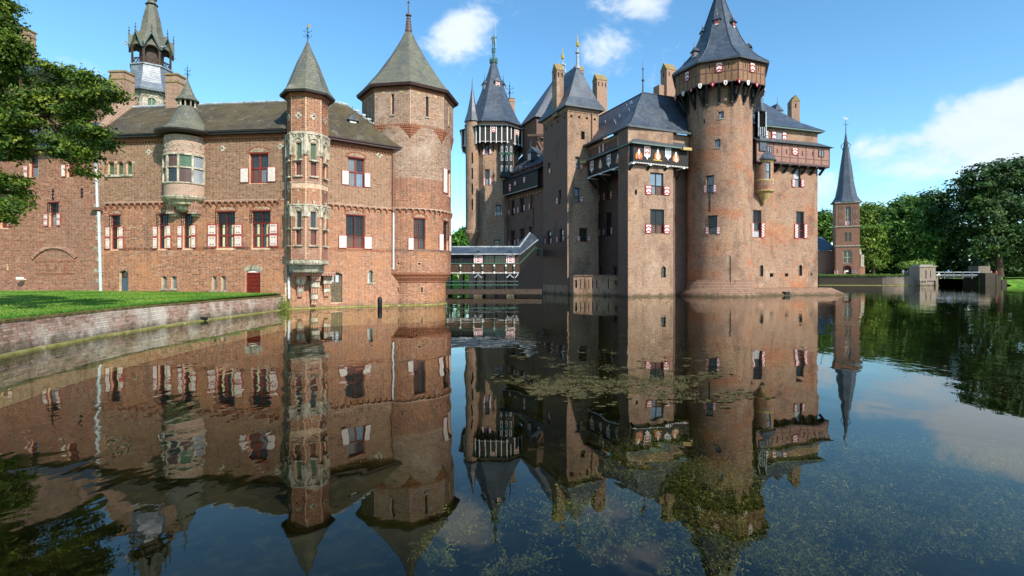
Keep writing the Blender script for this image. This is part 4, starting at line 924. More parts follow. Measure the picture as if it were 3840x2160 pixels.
# ---- oriel on the lawn facade
rad = orr; oc = WB.m(orc, 0, -.05); ang = math.atan2(WB.ny, WB.nx); oz = lambda x, y: WB.inv(*A3(x, y), .9)[1]
def half(mb, prof, m=0, n=14): mb.lathe((oc[0], oc[1], 0), prof, n, 0, m, False, ang - math.pi / 2, ang + math.pi / 2)
z0, z1, z2, z3, z4 = oz(372, 1105), oz(372, 985), oz(372, 825), oz(372, 690), oz(372, 545)
OBR = brick_uv('brick_oriel', (140, 98, 78), (118, 82, 68), (196, 176, 156), bw=.16, bh=.07)
mb = MB(); half(mb, [(rad * .98, z0), (rad * .98, z1)]); od = weld(mb.build('oriel', OBR, gh, True))
mb = MB(); half(mb, [(rad * .97, z3), (rad * .97, z4 + .3)]); weld(mb.build('oriel_head', OBR, od, True))
for prof in ([(.25, z0 - .95), (.55, z0 - .8), (.6, z0 - .62), (.95, z0 - .5), (1.0, z0 - .38), (rad * 1.0, z0 - .22), (rad * 1.06, z0 - .1), (rad * 1.06, z0), (rad * .9, z0 + .001)], [(rad * .9, z1), (rad * 1.03, z1), (rad * 1.03, z1 + .07), (rad * .9, z1 + .1)], [(rad * .9, z3 - .08), (rad * 1.03, z3 - .06), (rad * 1.03, z3 + .04), (rad * .9, z3 + .05)], [(rad * .94, z2 - .04), (rad * 1.01, z2 - .04), (rad * 1.01, z2 + .04), (rad * .94, z2 + .04)]):
    mb = MB(); half(mb, prof); mb.build('stone_band', STONE, od)
mb = MB(); OC = Cyl((oc[0], oc[1]), rad); OC.a0 = ang; nl = 5
for i in range(nl + 1):
    s = (-.5 + i / nl) * math.pi * .96 * rad; mb.wbox(OC, s - .055, s + .055, z1 + .08, z3 - .06, -.1, .03)
mb.build('mullion', STONE, od)
for i in range(nl):
    s0 = (-.5 + i / nl) * math.pi * .96 * rad + .055; s1 = (-.5 + (i + 1) / nl) * math.pi * .96 * rad - .055
    for k, (a, b) in enumerate(((z1 + .1, z2 - .04), (z2 + .04, z3 - .08))):
        q = MB(); q.wbox(OC, s0, s1, a, b, -.09, -.07); q.build('pane', [G_GREEN, G_GREEN, G_WARM if k else G_DARK, G_WARM if k == 0 else G_GREEN, G_PALE][i], od)
        q = MB(); x = s0 + .09
        while x < s1: q.wbox(OC, x - .006, x + .006, a, b, -.072, -.062); x += .09
        z = a + .11
        while z < b: q.wbox(OC, s0, s1, z - .006, z + .006, -.072, -.061); z += .11
        q.build('leading', LEADD, od)
mb = MB(); 
for i in range(7):
    s = (-.5 + (i + .5) / 7) * math.pi * rad * .97; zc = (z3 + z4) / 2 + .12
    for k in (.0, .05): pass
    for (dx0, dz0, dx1, dz1) in ((-.16, 0, 0, .16), (0, .16, .16, 0), (.16, 0, 0, -.16), (0, -.16, -.16, 0)): mb.wpoly(OC, [(s + dx0 * 1.15, zc + dz0 * 1.15), (s + dx1 * 1.15, zc + dz1 * 1.15), (s + dx1 * .8, zc + dz1 * .8), (s + dx0 * .8, zc + dz0 * .8)], -.06, -.005)
    mb.wbox(OC, s - .04, s + .04, zc - .04, zc + .04, -.06, -.004)
for i in range(10):
    s = (-.5 + (i + .5) / 10) * math.pi * rad * .97; mb.wbox(OC, s - .1, s + .07, z4 + .02, z4 + .1, -.06, -.004); mb.wbox(OC, s - .02, s + .13, z3 + .2, z3 + .28, -.06, -.004)
mb.build('inlay', STONE, od)
for x0, x1 in ((235, 305), (452, 522)):
    q = R(WB, A3, x0, 1170, x1, 1290); mb = MB(); mb.wbox(WB, q[0], q[1], q[2], q[3] + .2, 0, .5, 0); mb.wbox(WB, q[0] - .03, q[1] + .03, q[2] - .06, q[2], 0, .53, 1); mb.wbox(WB, q[0] + .06, q[1] - .06, q[2] - .2, q[2] - .06, 0, .3, 1); mb.build('bracket', [SOLDIER, STONE], od)
# bell roof over the oriel and its lantern
bx = WB.m(orc + .12, 0, .05); zr = ZE + .12
mb = MB(); mb.lathe((bx[0], bx[1], 0), [(rad + .45, zr - .02), (rad + .2, zr + .12), (rad - .12, zr + .42), (rad - .35, zr + .8), (rad - .55, zr + 1.2), (.5, zr + 1.62), (.5, zr + 1.7)], 20); br_ = weld(mb.build('bell_roof', S_GREY, gh, True))
mb = MB(); mb.lathe((bx[0], bx[1], 0), [(rad + .3, ZE - .02), (rad + .5, ZE + .05), (rad + .52, ZE + .14), (rad + .4, ZE + .15)], 20); mb.build('bell_gutter', GUTTER, br_)
mb = MB(); mb.lathe((bx[0], bx[1], 0), [(.36, zr + 1.6), (.36, zr + 2.15)], 12, 0, 1)
for k in range(10): t = 2 * math.pi * k / 10; mb.lathe((bx[0] + .47 * math.cos(t), bx[1] + .47 * math.sin(t), 0), [(.07, zr + 1.68), (.045, zr + 1.8), (.045, zr + 2.0), (.08, zr + 2.1)], 6)
mb.build('colonnette', [STONE, DARKHOLE], br_)
mb = MB(); mb.lathe((bx[0], bx[1], 0), [(.64, zr + 2.07), (.66, zr + 2.12), (.42, zr + 2.42), (.24, zr + 2.85), (.1, zr + 3.25), (.03, zr + 3.5)], 14); mb.build('lantern_cap', S_GREY, br_)
finial(br_, (bx[0], bx[1], zr + 3.4), 1.05, .03, IRON, cross=True)

# ---- water side facade
wC = dict(up=R(WC, A6, 520, 197, 655, 430), lo=R(WC, A6, 505, 655, 652, 920), door=R(WC, A6, 383, 1112, 478, 1352), sl=R(WC, A6, 682, 1096, 724, 1196))
LC = WC.len + .3
mb = MB(); panel(mb, WC, -.05, LC, -1.2, ZE + .1, list(wC.values())); mb.build('wall', MORT, gh)
brickwork(gh, WC, .05, LC, [(-.1, ZS, 'orange'), (ZS + .2, ZF, 'orange'), (ZF + .02, ZE - .05, 'brown')], list(wC.values()), singles=100, vis=lambda c: c[2] > .1 and c[0] > -12)
mb = MB(); x = .05
while x < LC: mb.wbox(WC, x, x + .075, ZS + .01, ZS + .19, 0, .018 + random.uniform(-.003, .004)); x += .09
mb.build('soldier_course', REDBR, gh)
frieze(gh, WC, 2.0, WC.len - .1, ZF - .22)
mb = MB(); dentils(mb, WC, .1, LC, ZE - .34, ZE - .22, 0, .09, .11, .1); mb.wbox(WC, .05, LC, ZE - .22, ZE - .1, 0, .12); dentils(mb, WC, .1, LC, ZE - .1, ZE, 0, .16, .09, .07); mb.build('cornice', REDBR, gh)
mb = MB(); mb.wbox(WC, 1.4, LC + .4, ZE, ZE + .14, -.1, .45); mb.wbox(WC, 1.4, LC + .4, ZE + .14, ZE + .22, .2, .52); mb.build('gutter', FASCIA, gh)
window(gh, WC, wC['up'], REDF, [G_GREY, G_BLUE, G_GREY, G_DARK], 2, (.52,), fw=.08, lead=.12, shutters=[R(WC, A6, 470, 297, 528, 412), R(WC, A6, 650, 318, 699, 432)], style='worn', lintel=REDF)
a, b, c, d = wC['up']; arch_band(gh, WC, a - .1, b + .1, d + .1, .22, .1, .02, REDBR, True)
window(gh, WC, wC['lo'], REDF, [G_WARM, G_RED, G_DARK, G_DARK], 2, (.4,), fw=.09, lead=.11, grille=R(WC, A6, 508, 662, 655, 816), shutters=[R(WC, A6, 445, 814, 511, 918), R(WC, A6, 649, 825, 712, 926)], style='worn', lintel=REDF)
a, b, c, d = wC['lo']; arch_band(gh, WC, a - .1, b + .1, d + .1, .22, .1, .02, REDBR, True)
sp = MB(); spandrels(sp, WC, wC['door'], .14); spandrels(sp, WC, wC['sl'], .09); sp.build('spandrel', MORT, gh)
a, b, c, d = wC['door']; arch_band(gh, WC, a, b, d - .14, .14, .18, .02)
mb = MB()
for i in range(5): mb.wbox(WC, a + (b - a) * i / 5 + .006, a + (b - a) * (i + 1) / 5 - .006, c, d - .06, -.2, -.15 + .004 * (i % 2))
o = mb.build('water_door', DOORW, gh); q = MB()
for x0, x1 in ((388, 412), (428, 452)): h = R(WC, A6, x0, 1135, x1, 1190); q.wbox(WC, h[0], h[1], h[2], h[3], -.15, -.135)
q.build('pane', G_PALE, o)
window(gh, WC, wC['sl'], STONEG, [G_PALE, G_DARK], 2, (), fw=.04, sill=STONEG)
cross_vent(WC, R(WC, A6, 744, 150, 798, 196))
mb = MB(); mb.wbox(WC, -.1, LC - .3, -.3, .06, 0, .12); mb.build('water_ledge', LEDGE, gh)

# ---- roofs
e = lambda W, s, z, d: Vector(W.m(s, z, d))
EL, EC = e(WB, .0, ZE + .2, .5), Vector((CORN[0] + .05, CORN[1] - .55, ZE + .2)); ER = e(WC, WC.len + .65, ZE + .2, .5)
sRL = WB.inv(488, 408, -3.75)[0]; RL = e(WB, sRL, 14.05, -3.75); RC = Vector((-12.7, 35.45, 14.05)); RR = Vector((-11.55, 36.6, 14.05))
mb = MB(); mb.face([EL, EC, RC, RL]); mb.face([EC, ER, RR, RC]); BL, BC = e(WB, sRL * 2, ZE, -8), Vector((-11.0, 40.5, ZE)); mb.face([RL, RC, BC, BL]); mb.face([RC, RR, ER, BC]); roof = mb.build('roof', S_MOSS, gh)
mb = MB(); mb.tube([RL + Vector((0, 0, .03)), RC + Vector((0, 0, .03)), RR + Vector((0, 0, .03))], .09, 6); mb.tube([RR, ER], .05, 6); mb.build('ridge', LEAD, roof)
sA = WB.inv(*A3(1165, 390))[0]
def on_roof(W, cr, x, y, z):
    """point where the sight line meets height z"""
    p = cr(x, y); Y = (z - CH) * F / (HY - p[1]); return Vector(((p[0] - CX) / F * Y, Y, z))
dormer(gh, on_roof(WB, A3, 1168, 392, 12.15), ang, .52, .6, 1.2, LEADD, 'stripe', .5)
dormer(gh, on_roof(WC, A5, 683, 1255, 12.0), math.atan2(WC.ny, WC.nx), .5, .6, 1.2, LEADD, 'white', .5)
mb = MB()
for k in range(9): q = ER.lerp(RR, k / 10 + .05); mb.obox((q.x + .05, q.y + .05, q.z), .28, .28, .12, .6)
mb.build('step_flashing', LEAD, roof)
# gable parapet and chimneys at the left end
PG = Plane((WB.m(0, 0, .2)[0] - .15, WB.m(0, 0, .2)[1]), (WB.m(0, 0, -8)[0] - .15, WB.m(0, 0, -8)[1]))
sg = sRL - .45
g0, g1, g2, g3 = Vector(WB.m(-.3, ZE - .4, .25)), Vector(WB.m(-.3, ZE + .5, .25)), Vector(WB.m(sg, 14.75, -3.6)), Vector(WB.m(sg, 14.75, -4.6)); g4 = Vector(WB.m(sg, ZE - .4, -4.6)); dv = Vector((WB.dx * .4, WB.dy * .4, 0))
mb = MB(); ring = [g0, g1, g2, g3, g4]; mb.face(ring); mb.face([p + dv for p in ring])
for p, q in zip(ring, ring[1:] + ring[:1]): mb.face([p, q, q + dv, p + dv])
mb.build('gable_parapet', CHIM, gh)
cp = WB.m(WB.inv(458, 400, -4.1)[0], 0, -4.1); chimney(gh, cp, 1.15, .9, 12.0, gz(265, 36.8), math.atan2(WB.dy, WB.dx), False, 0, CHIM, LICHEN)
cq = WB.m(WB.inv(658, 400, -3.8)[0], 0, -3.8); chimney(gh, cq, .88, .8, 12.5, gz(283, 36.4), math.atan2(WB.dy, WB.dx), False, 0, CHIM, LICHEN)
# drainpipes
def wp(W, cr, x, y, d): p = cr(x, y); s, z = W.inv(p[0], p[1], d); return W.m(s, z, d)
pipe(gh, [wp(WA, A2, 852, 150, .12), wp(WA, A2, 868, 612, .12)], .075, STEEL); pipe(gh, [wp(WA, A2, 880, 650, .12), wp(WA, A2, 898, 1362, .12)], .085, STEEL)
mb = MB(); q = R(WA, A2, 840, 615, 915, 640); mb.wbox(WA, q[0], q[1], q[2], q[3], 0, .28); mb.build('rain_hopper', PIPEB, gh)
pipe(gh, [wp(WB, A3, 1380, 505, .1), wp(WB, A3, 1388, 1170, .1)], .06, PIPED); pipe(gh, [wp(WB, A4, 1400, 200, .1), wp(WB, A4, 1402, 900, .1)], .06, PIPED); pipe(gh, [wp(WB, A4, 1402, 915, .1), wp(WB, A4, 1405, 1130, .1)], .07, STEEL)
pipe(gh, [wp(WC, A6, 883, 120, .12), wp(WC, A6, 884, 600, .12)], .055, PIPEB); pipe(gh, [wp(WC, A6, 886, 628, .12), wp(WC, A6, 885, 1088, .12)], .07, STEEL)
mb = MB(); q = R(WC, A6, 868, 600, 908, 628); mb.wbox(WC, q[0], q[1], q[2], q[3], 0, .26); mb.build('rain_hopper', PIPEB, gh)

# ---------------------------------------------------------------- stair turret on the corner
tt = thing('stair_turret', 'slender octagonal brick turret with carved stone window tiers on the corner', 'turret', (-12.5, 31.6, 0))
TC = (-12.42, 31.62); TR = 1.17; trot = math.atan2(WB.ny, WB.nx) + math.pi / 8
vt = ngon(TC, TR, 8, trot)
def faces8(c, r, rot, n=8):
    v = ngon(c, r, n, rot); out = []
    for i in range(n):
        p, q = v[i], v[(i + 1) % n]; mx, my = (p[0] + q[0]) / 2, (p[1] + q[1]) / 2
        if (mx - c[0]) * -mx + (my - c[1]) * -my > -.35 * r * math.hypot(mx, my):
            if p[0] / p[1] > q[0] / q[1]: p, q = q, p
            w = Plane(p, q)
            if (w.nx * (mx - c[0]) + w.ny * (my - c[1])) < 0: w.nx, w.ny = -w.nx, -w.ny
            out.append(w)
    return sorted(out, key=lambda w: (w.m(w.len / 2, 0)[0] / w.m(w.len / 2, 0)[1]))
TF = faces8(TC, TR, trot); fz = 30.6
tz = lambda cr, y: gz(cr(0, y)[1], fz)
Zc, Zw1, Zbot = tz(A4, 735), tz(A3, 1195), tz(A4, 860)
TW = []
for W in TF:
    w = W.len * .4; m_ = W.len / 2
    TW.append([(m_ - w / 2, m_ + w / 2, tz(A3, 745), tz(A3, 575)), (m_ - w / 2, m_ + w / 2, tz(A3, 908), tz(A3, 772)), (m_ - w / 2, m_ + w / 2, tz(A4, 412), tz(A4, 245)), (m_ - w / 2, m_ + w / 2, tz(A4, 586), tz(A4, 434))])
ZT = tz(A3, 110)
for i, (W, hs) in enumerate(zip(TF, TW)):
    mb = MB(); panel(mb, W, 0, W.len, Zc, ZT, hs, .16); mb.build('wall', MORT, tt)
    z_a, z_b, z_c, z_d = tz(A3, 480), tz(A3, 700), tz(A3, 985), tz(A3, 1030)
    brickwork(tt, W, .01, W.len - .01, [(Zc, tz(A4, 300), 'wing'), (Zw1, z_d, 'orange'), (z_c, z_b, 'wing'), (z_a + .12, ZT, 'orange')], hs, bl=.2, bh=.07, singles=(150 if i in (1, 2) else 0))
    mb = MB(); hw = TW[0][0]; a, b = hs[0][0], hs[0][1]
    for zt0, zt1, zw in ((z_b, z_a, hs[0][3]), (tz(A4, 300), Zw1 - .0, hs[2][3])):
        mb.wbox(W, 0, a - .03, zt0, zt1, 0, .03); mb.wbox(W, b + .03, W.len, zt0, zt1, 0, .03); mb.wbox(W, a - .03, b + .03, zw + .05, zt1, 0, .03)
        # hood mould and finial over the light
        pts, (cx, cz), rr = seg_arch(W, a - .08, b + .08, zw - .06, .3, 10)
        for p, q in zip(pts, pts[1:]): mb.wpoly(W, [p, q, (q[0], q[1] + .08), (p[0], p[1] + .08)], .02, .1)
        xm = (a + b) / 2; mb.wpoly(W, [(xm - .12, zw + .28), (xm + .12, zw + .28), (xm, zw + .52)], .02, .11); mb.wbox(W, xm - .06, xm + .06, zw + .5, zw + .62, .02, .1)
        n = 6
        for k in range(n):
            x = W.len * (k + .5) / n; mb.wbox(W, x - .045, x + .045, zt1 - .2, zt1 - .1, .02, .09); mb.wbox(W, x - .025, x + .025, zt1 - .28, zt1 - .2, .02, .07)
        mb.wbox(W, -.04, .07, zt0, zt1 - .05, .0, .1); mb.wbox(W, W.len - .07, W.len + .04, zt0, zt1 - .05, 0, .1)
        mb.wbox(W, -.02, W.len + .02, zt1 - .08, zt1, 0, .13)
    for h in hs: mb.wbox(W, h[0] - .1, h[1] + .1, h[2] - .09, h[2], -.1, .12)
    for k in range(10):
        x = W.len * (k + .5) / 10; mb.wbox(W, x - .03, x + .03, z_a + .01, z_a + .11, 0, .02)
    zz = tz(A3, 985)
    x = 0.02; k = 0
    while x < W.len - .1: mb.wpoly(W, [(x, zz + .1 * (k % 2)), (x + .1, zz + .1 * ((k + 1) % 2)), (x + .1, zz + .04 + .1 * ((k + 1) % 2)), (x, zz + .04 + .1 * (k % 2))], 0, .03); x += .1; k += 1
    xm = W.len / 2; zz = tz(A3, 1057); mb.wpoly(W, [(xm - .07, zz), (xm, zz - .09), (xm + .07, zz), (xm, zz + .09)], 0, .028)
    zz = tz(A3, 305); mb.wbox(W, xm - .2, xm + .2, zz - .07, zz + .07, 0, .025); mb.wbox(W, xm - .08, xm + .08, zz - .2, zz - .071, 0, .025); mb.wbox(W, xm - .08, xm + .08, zz + .071, zz + .2, 0, .025)
    mb.build('stone_carving', STONE, tt)
    q = MB(); q.wbox(W, xm - .045, xm + .045, zz - .045, zz + .045, .02, .032); q.build('porthole', DARKHOLE, tt)
    for k, (h, g) in enumerate(zip(hs, (G_GREEN, G_WARM, G_DARK, G_RED))): window(tt, W, h, REDF if k % 2 else STONEG, [g], 1, (), rec=.13, fw=.03, lead=.09 if k % 2 == 0 else 0)
mb = MB(); mb.lathe((TC[0], TC[1], 0), [(TR * .9, ZT - .02), (TR + .06, ZT - .02), (TR + .06, ZT + .06), (TR + .12, ZT + .1), (TR + .12, ZT + .17), (TR * .9, ZT + .17)], 8, trot); mb.build('cornice', REDBR, tt)
mb = MB(); mb.lathe((TC[0], TC[1], 0), [(TR * .8, ZT + .17), (TR + .4, ZT + .17), (TR + .43, ZT + .3), (TR * .8, ZT + .34)], 8, trot); mb.build('eaves', GUTTER, tt)
za = gz(154, 31.6)
mb = MB(); h = za - ZT - .3; mb.lathe((TC[0], TC[1], ZT + .3), [(TR + .41, 0), (TR + .06, h * .14), (TR - .2, h * .34), (TR - .54, h * .6), (.28, h * .82), (.04, h)], 8, trot); rf = mb.build('roof', S_GREY, tt)
finial(rf, (TC[0], TC[1], za - .15), 1.25, .035, IRON, cross=True)
mb = MB(); p = (TC[0], TC[1], za + .85); mb.face([p, (p[0] + .16, p[1], p[2]), (p[0] + .16, p[1], p[2] + .14), (p[0], p[1], p[2] + .16)]); mb.build('weather_vane', GOLD, rf)
# stepped stone foot carried on brackets down to the water
mb = MB(); zf0, zf1, zf2 = tz(A4, 785), tz(A4, 860), .55
mb.lathe((TC[0], TC[1], 0), [(TR * .75, zf0 - .02), (TR * .98, zf0), (TR + .05, Zc - .06), (TR + .05, Zc)], 8, trot, 0); 
cc = (TC[0] - WC.nx * .25, TC[1] - WC.ny * .25)
mb.lathe((cc[0], cc[1], 0), [(TR * .55, zf1 - .05), (TR * .8, zf1), (TR * .86, zf1 + .12), (TR * .86, zf0 - .05), (TR * .92, zf0)], 8, trot, 0); mb.build('stone_foot', STONEG, tt)
mb = MB()
for W in TF:
    for k in range(5): x = W.len * (k + .5) / 5; mb.wpoly(W, [(x - .08, Zc - .06), (x + .08, Zc - .06), (x + .05, Zc - .22), (x - .05, Zc - .22)], -.02, .06)
mb.build('leaf_carving', STONE, tt)
def foot(c, prof, n, a): 
    m_ = MB()
    for (w0, d0, z0_, z1_) in prof: m_.obox((c[0], c[1], z0_), w0, d0, z1_ - z0_, a)
    return m_
aC = math.atan2(WC.dy, WC.dx)
for sx_, dep_, zt_, zb_ in ((.35, .5, 2.1, .75), (1.15, .75, 2.1, .2), (1.95, .5, 2.1, .75)):
    p = WC.m(sx_ + .45, 0, .1); m_ = MB(); n = 5
    for k in range(n):
        f = k / n; dz = (zt_ - zb_) / n; ww = .55 - .3 * f; dd = dep_ * (1 - f * .8); m_.wbox(WC, sx_ + .45 - ww / 2, sx_ + .45 + ww / 2, zt_ - (k + 1) * dz, zt_ - k * dz - .03, 0, dd, k % 2); m_.wbox(WC, sx_ + .45 - ww / 2 - .04, sx_ + .45 + ww / 2 + .04, zt_ - k * dz - .03, zt_ - k * dz, 0, dd + .05, 1)
    m_.build('bracket', [SOLDIER, STONE], tt)
m_ = MB(); m_.wbox(WC, .25, 2.75, 2.05, zf1 + .05, 0, .85); m_.build('corbel_block', SOLDIER, tt)

# ---------------------------------------------------------------- round tower at the end of the gatehouse
DC = (-7.76, 39.0); DRr = 3.15; WD = Cyl(DC, DRr); DL = Cyl(DC, 2.75)
rt = thing('round_tower', 'stout round brick tower with octagonal top and slate cone roof', 'tower', (-7.76, 39, 0))
hD = dict(a=R(WD, A6, 1045, 680, 1140, 932), b=R(WD, A6, 1283, 705, 1322, 946), c=R(WD, A6, 1312, 300, 1340, 500))
hh = [R(WD, A6, 915, 1030, 932, 1050), R(WD, A6, 1082, 1034, 1102, 1051), R(WD, A6, 1298, 1040, 1306, 1056)]
sL, sR = -3.6, 5.6; Z8 = 12.45; zo0, zo1 = 1.62, 2.28
mb = MB(); panel(mb, WD, sL, sR, zo1, Z8, list(hD.values()) + hh, .25); mb.build('wall', MORT, rt)
zpale = WD.inv(*A6(1100, 360))[1]
brickwork(rt, WD, sL, sR - .2, [(zo1, ZS + .08, 'orange'), (ZS + .28, ZF, 'orange'), (ZF + .05, zpale - 1.0, 'orange'), (zpale - 1.0, zpale, 'wing'), (zpale, Z8, 'pale')], list(hD.values()) + hh, singles=300, vis=lambda c: c[0] > -8.1)
mb = MB(); x = sL
while x < sR - .2: mb.wbox(WD, x, x + .078, ZS + .09, ZS + .27, 0, .018); x += .092
mb.build('soldier_course', plain('soldier_pale', (120, 88, 72), .85), rt)
frieze(rt, WD, -2.2, sR - .3, ZF - .16)
window(rt, WD, hD['a'], REDF, [G_WARM, G_DARK], 2, (.4,), fw=.07, grille=R(WD, A6, 1050, 686, 1136, 835), shutters=[R(WD, A6, 1003, 835, 1048, 933)], style='worn', lintel=REDF)
a, b, c, d = hD['a']; arch_band(rt, WD, a - .1, b + .1, d + .1, .22, .1, .03, REDBR, True)
window(rt, WD, hD['b'], REDF, [G_RED, G_DARK], 1, (.4,), fw=.07, grille=R(WD, A6, 1285, 708, 1320, 850), shutters=[(hD['b'][0] - .52, hD['b'][0] - .04, hD['b'][2] + .05, hD['b'][2] + 1.25), (hD['b'][1] + .04, hD['b'][1] + .6, hD['b'][2] + .05, hD['b'][2] + 1.25)], style='worn', lintel=REDF)
a, b, c, d = hD['b']; arch_band(rt, WD, a - .1, b + .1, d + .1, .22, .1, .03, REDBR, True)
window(rt, WD, hD['c'], REDF, [G_DARK], 1, (.5,), fw=.07, shutters=[(hD['c'][0] - .6, hD['c'][0] - .04, hD['c'][2] + .1, hD['c'][2] + 1.9)], style='worn', lintel=REDF)
mb = MB()
for h in hh: mb.wbox(WD, h[0], h[1], h[2], h[3], -.26, -.24)
mb.build('putlog_hole', DARKHOLE, rt)
# narrower foot and its corbelled courses
hf = [R(DL, A6, 909, 1228, 926, 1272), R(DL, A6, 1106, 1228, 1122, 1274)]
mb = MB(); panel(mb, DL, sL, 5.0, -1.2, zo0, hf, .3); mb.build('foot_wall', MORT, rt)
brickwork(rt, DL, sL, 4.9, [(-.1, zo0, 'orange')], hf)
mb = MB(); 
for k in range(5):
    r = 2.75 + .4 * (k + 1) / 5; z0_ = zo0 + (zo1 - zo0) * k / 5; Wk = Cyl(DC, r)
    if k in (1, 3): dentils(mb, Wk, sL, 5.0, z0_, z0_ + .13, -.25, .0, .09, .07, 0); Wk2 = Cyl(DC, r - .07); mb.wbox(Wk2, sL, 5.0, z0_, z0_ + .13, -.2, 0, 0)
    else: mb.wbox(Wk, sL, 5.0, z0_, z0_ + .13, -.3, 0, 0)
mb.build('corbel_course', REDBR, rt)
mb = MB()
for h in hf: mb.wbox(DL, h[0], h[1], h[2], h[3], -.31, -.29)
mb.build('arrow_slit', DARKHOLE, rt)
mb = MB(); mb.wbox(DL, sL, 5.0, -.3, .06, 0, .12); mb.build('water_ledge', LEDGE, rt)
mb = MB(); mb.wbox(WD, 1.2, 2.9, -.5, .0, -.5, -.4); 
# octagonal top storey
drot = math.atan2(-DC[1], -DC[0]) + math.radians(2); OF = faces8(DC, 3.36, drot); zE8 = gz(A5(1215, 850)[1], 36.0)
for W in OF:
    xm = W.len / 2; h = [(xm - .11, xm + .11, Z8 + .75, zE8 - .45)]
    mb = MB(); panel(mb, W, 0, W.len, Z8, zE8, h, .25); mb.build('wall', MORT, rt)
    brickwork(rt, W, .01, W.len - .01, [(Z8 + .02, zE8, 'pale')], h)
    q = MB(); q.wbox(W, xm - .11, xm + .11, h[0][2], h[0][3], -.24, -.2); o = q.build('arrow_slit', G_DARK, rt); q = MB(); q.wbox(W, xm - .17, xm + .17, h[0][2] - .1, h[0][2], -.1, .08); q.build('sill', STONEG, o)
    mb = MB()
    for x in (W.len * .25, W.len * .75): mb.wbox(W, x - .11, x + .11, zE8 - .42, zE8 - .28, 0, .03)
    mb.build('stone_block', YELLOWS, rt)
    mb = MB(); dentils(mb, W, .02, W.len - .02, zE8 - .14, zE8, 0, .1, .08, .06); mb.wbox(W, -.02, W.len + .02, zE8 - .2, zE8 - .14, 0, .06); dentils(mb, W, .02, W.len - .02, Z8 - .02, Z8 + .1, -.02, .05, .08, .07)
    for i, (sg, s) in enumerate(((1, 0), (-1, W.len))):
        for k in range(5): mb.wbox(W, min(s, s + sg * (.75 - k * .15)), max(s, s + sg * (.75 - k * .15)), Z8 - .16 * (k + 1), Z8 - .16 * k - .02, -.3, .02 - k * .035)
    mb.build('corbel_course', REDBR, rt)
mb = MB(); mb.lathe((DC[0], DC[1], 0), [(2.9, Z8 + .01), (3.34, Z8 + .01)], 8, drot); mb.build('soffit', REDBR, rt)
mb = MB(); mb.lathe((DC[0], DC[1], 0), [(3.2, zE8), (3.72, zE8 + .02), (3.78, zE8 + .2), (3.3, zE8 + .28)], 8, drot); mb.build('eaves', FASCIA, rt)
zt = gz(A5(1235, 330)[1], 39.0); h = zt - zE8 - .2
mb = MB(); mb.lathe((DC[0], DC[1], zE8 + .2), [(3.78, 0), (3.3, h * .1), (2.25, h * .36), (1.3, h * .64), (.55, h * .9), (.32, h)], 8, drot); rf = mb.build('roof', S_GREY, rt)
mb = MB(); mb.lathe((DC[0], DC[1], zt), [(.34, -.15), (.28, .05), (.22, .1), (.25, .2), (.11, 1.3), (.22, 1.36), (.22, 1.44), (.06, 1.48), (.035, 2.3), (.1, 2.36), (.03, 2.45), (.02, 3.0)], 8, drot)
for k in range(8):
    for j in range(5): t = 2 * math.pi * k / 8; zz = .25 + j * .22; r = .25 - j * .025; mb.lathe((DC[0] + r * math.cos(t), DC[1] + r * math.sin(t), zt + zz), [(.0, -.05), (.04, 0), (0, .05)], 4)
mb.build('spire_finial', plain('weathered_lead', (96, 78, 70), .6, 0, .25, 5), rf)
# ---------------------------------------------------------------- main castle, each tower and range a thing of its own
def simple_wall(root, W, z0, z1, wins, mat, s0=0, s1=None, reveal=.25, name='wall'):
    mb = MB(); panel(mb, W, s0, W.len if s1 is None else s1, z0, z1, [w for w in wins], reveal); return mb.build(name, mat, root)
def cwin(root, W, cr, rc, L_=None, R_=None, cols=1, rows=(.42,), gr=None, frame=None, panes=None, style='chev', lead=0, lint=True):
    sh = [R(W, cr, *q) + ((style if style != 'diag' else ('diag2' if k else 'diag')),) for k, q in enumerate((L_, R_)) if q]
    h = R(W, cr, *rc)
    window(root, W, h, frame or TIMBER, panes or [G_DARK], cols, rows, rec=.2, fw=.08, lead=lead, shutters=sh, grille=R(W, cr, *gr) if gr else None, lintel=TIMBER if lint else None)
    return h
def holes_for(W, cr, *rcs): return [R(W, cr, *r) for r in rcs]
def plug(root, W, hs, depth=.22, name='loophole'):
    for h in hs: mb = MB(); mb.wbox(W, h[0], h[1], h[2], h[3], -depth - .02, -depth + .02); mb.build(name, DARKHOLE, root)
DV = Vector((-.38, .925, 0)); RV = Vector((.925, .38, 0))     # the castle's two main wall directions

# ---- square tower
FQ = Vector((gx(2128, 60.0), 60.0, 0)); FL, FR = FQ + DV * 6.4, FQ + RV * 4.15; FB = FL + RV * 4.15
WFL = Plane(FL[:2], FQ[:2]); WFR = Plane(FQ[:2], FR[:2])
st = thing('square_tower', 'tall square brick tower with pyramid slate roof beside the covered bridge', 'tower', FQ[:])
zF = gz(398, 59.8)
wl = holes_for(WFL, B2, (985, 133, 1010, 230), (1085, 385, 1108, 516), (975, 768, 1013, 886), (1090, 748, 1131, 868), (1043, 1280, 1106, 1306)); wr = holes_for(WFR, B2, (1243, 73, 1281, 182), (1240, 365, 1281, 502), (1280, 743, 1353, 866)) + holes_for(WFR, B1, (1343, 1120, 1379, 1198))
simple_wall(st, WFL, -1.2, zF, wl, CASTLE_SHADE); simple_wall(st, WFR, -1.2, zF, wr, CASTLE)
for p, q in ((FL, FB), (FB, FR)): mb = MB(); mb.face([p, q, q + Vector((0, 0, zF)), p + Vector((0, 0, zF))]); mb.build('wall', CASTLE, st)
mb = MB()
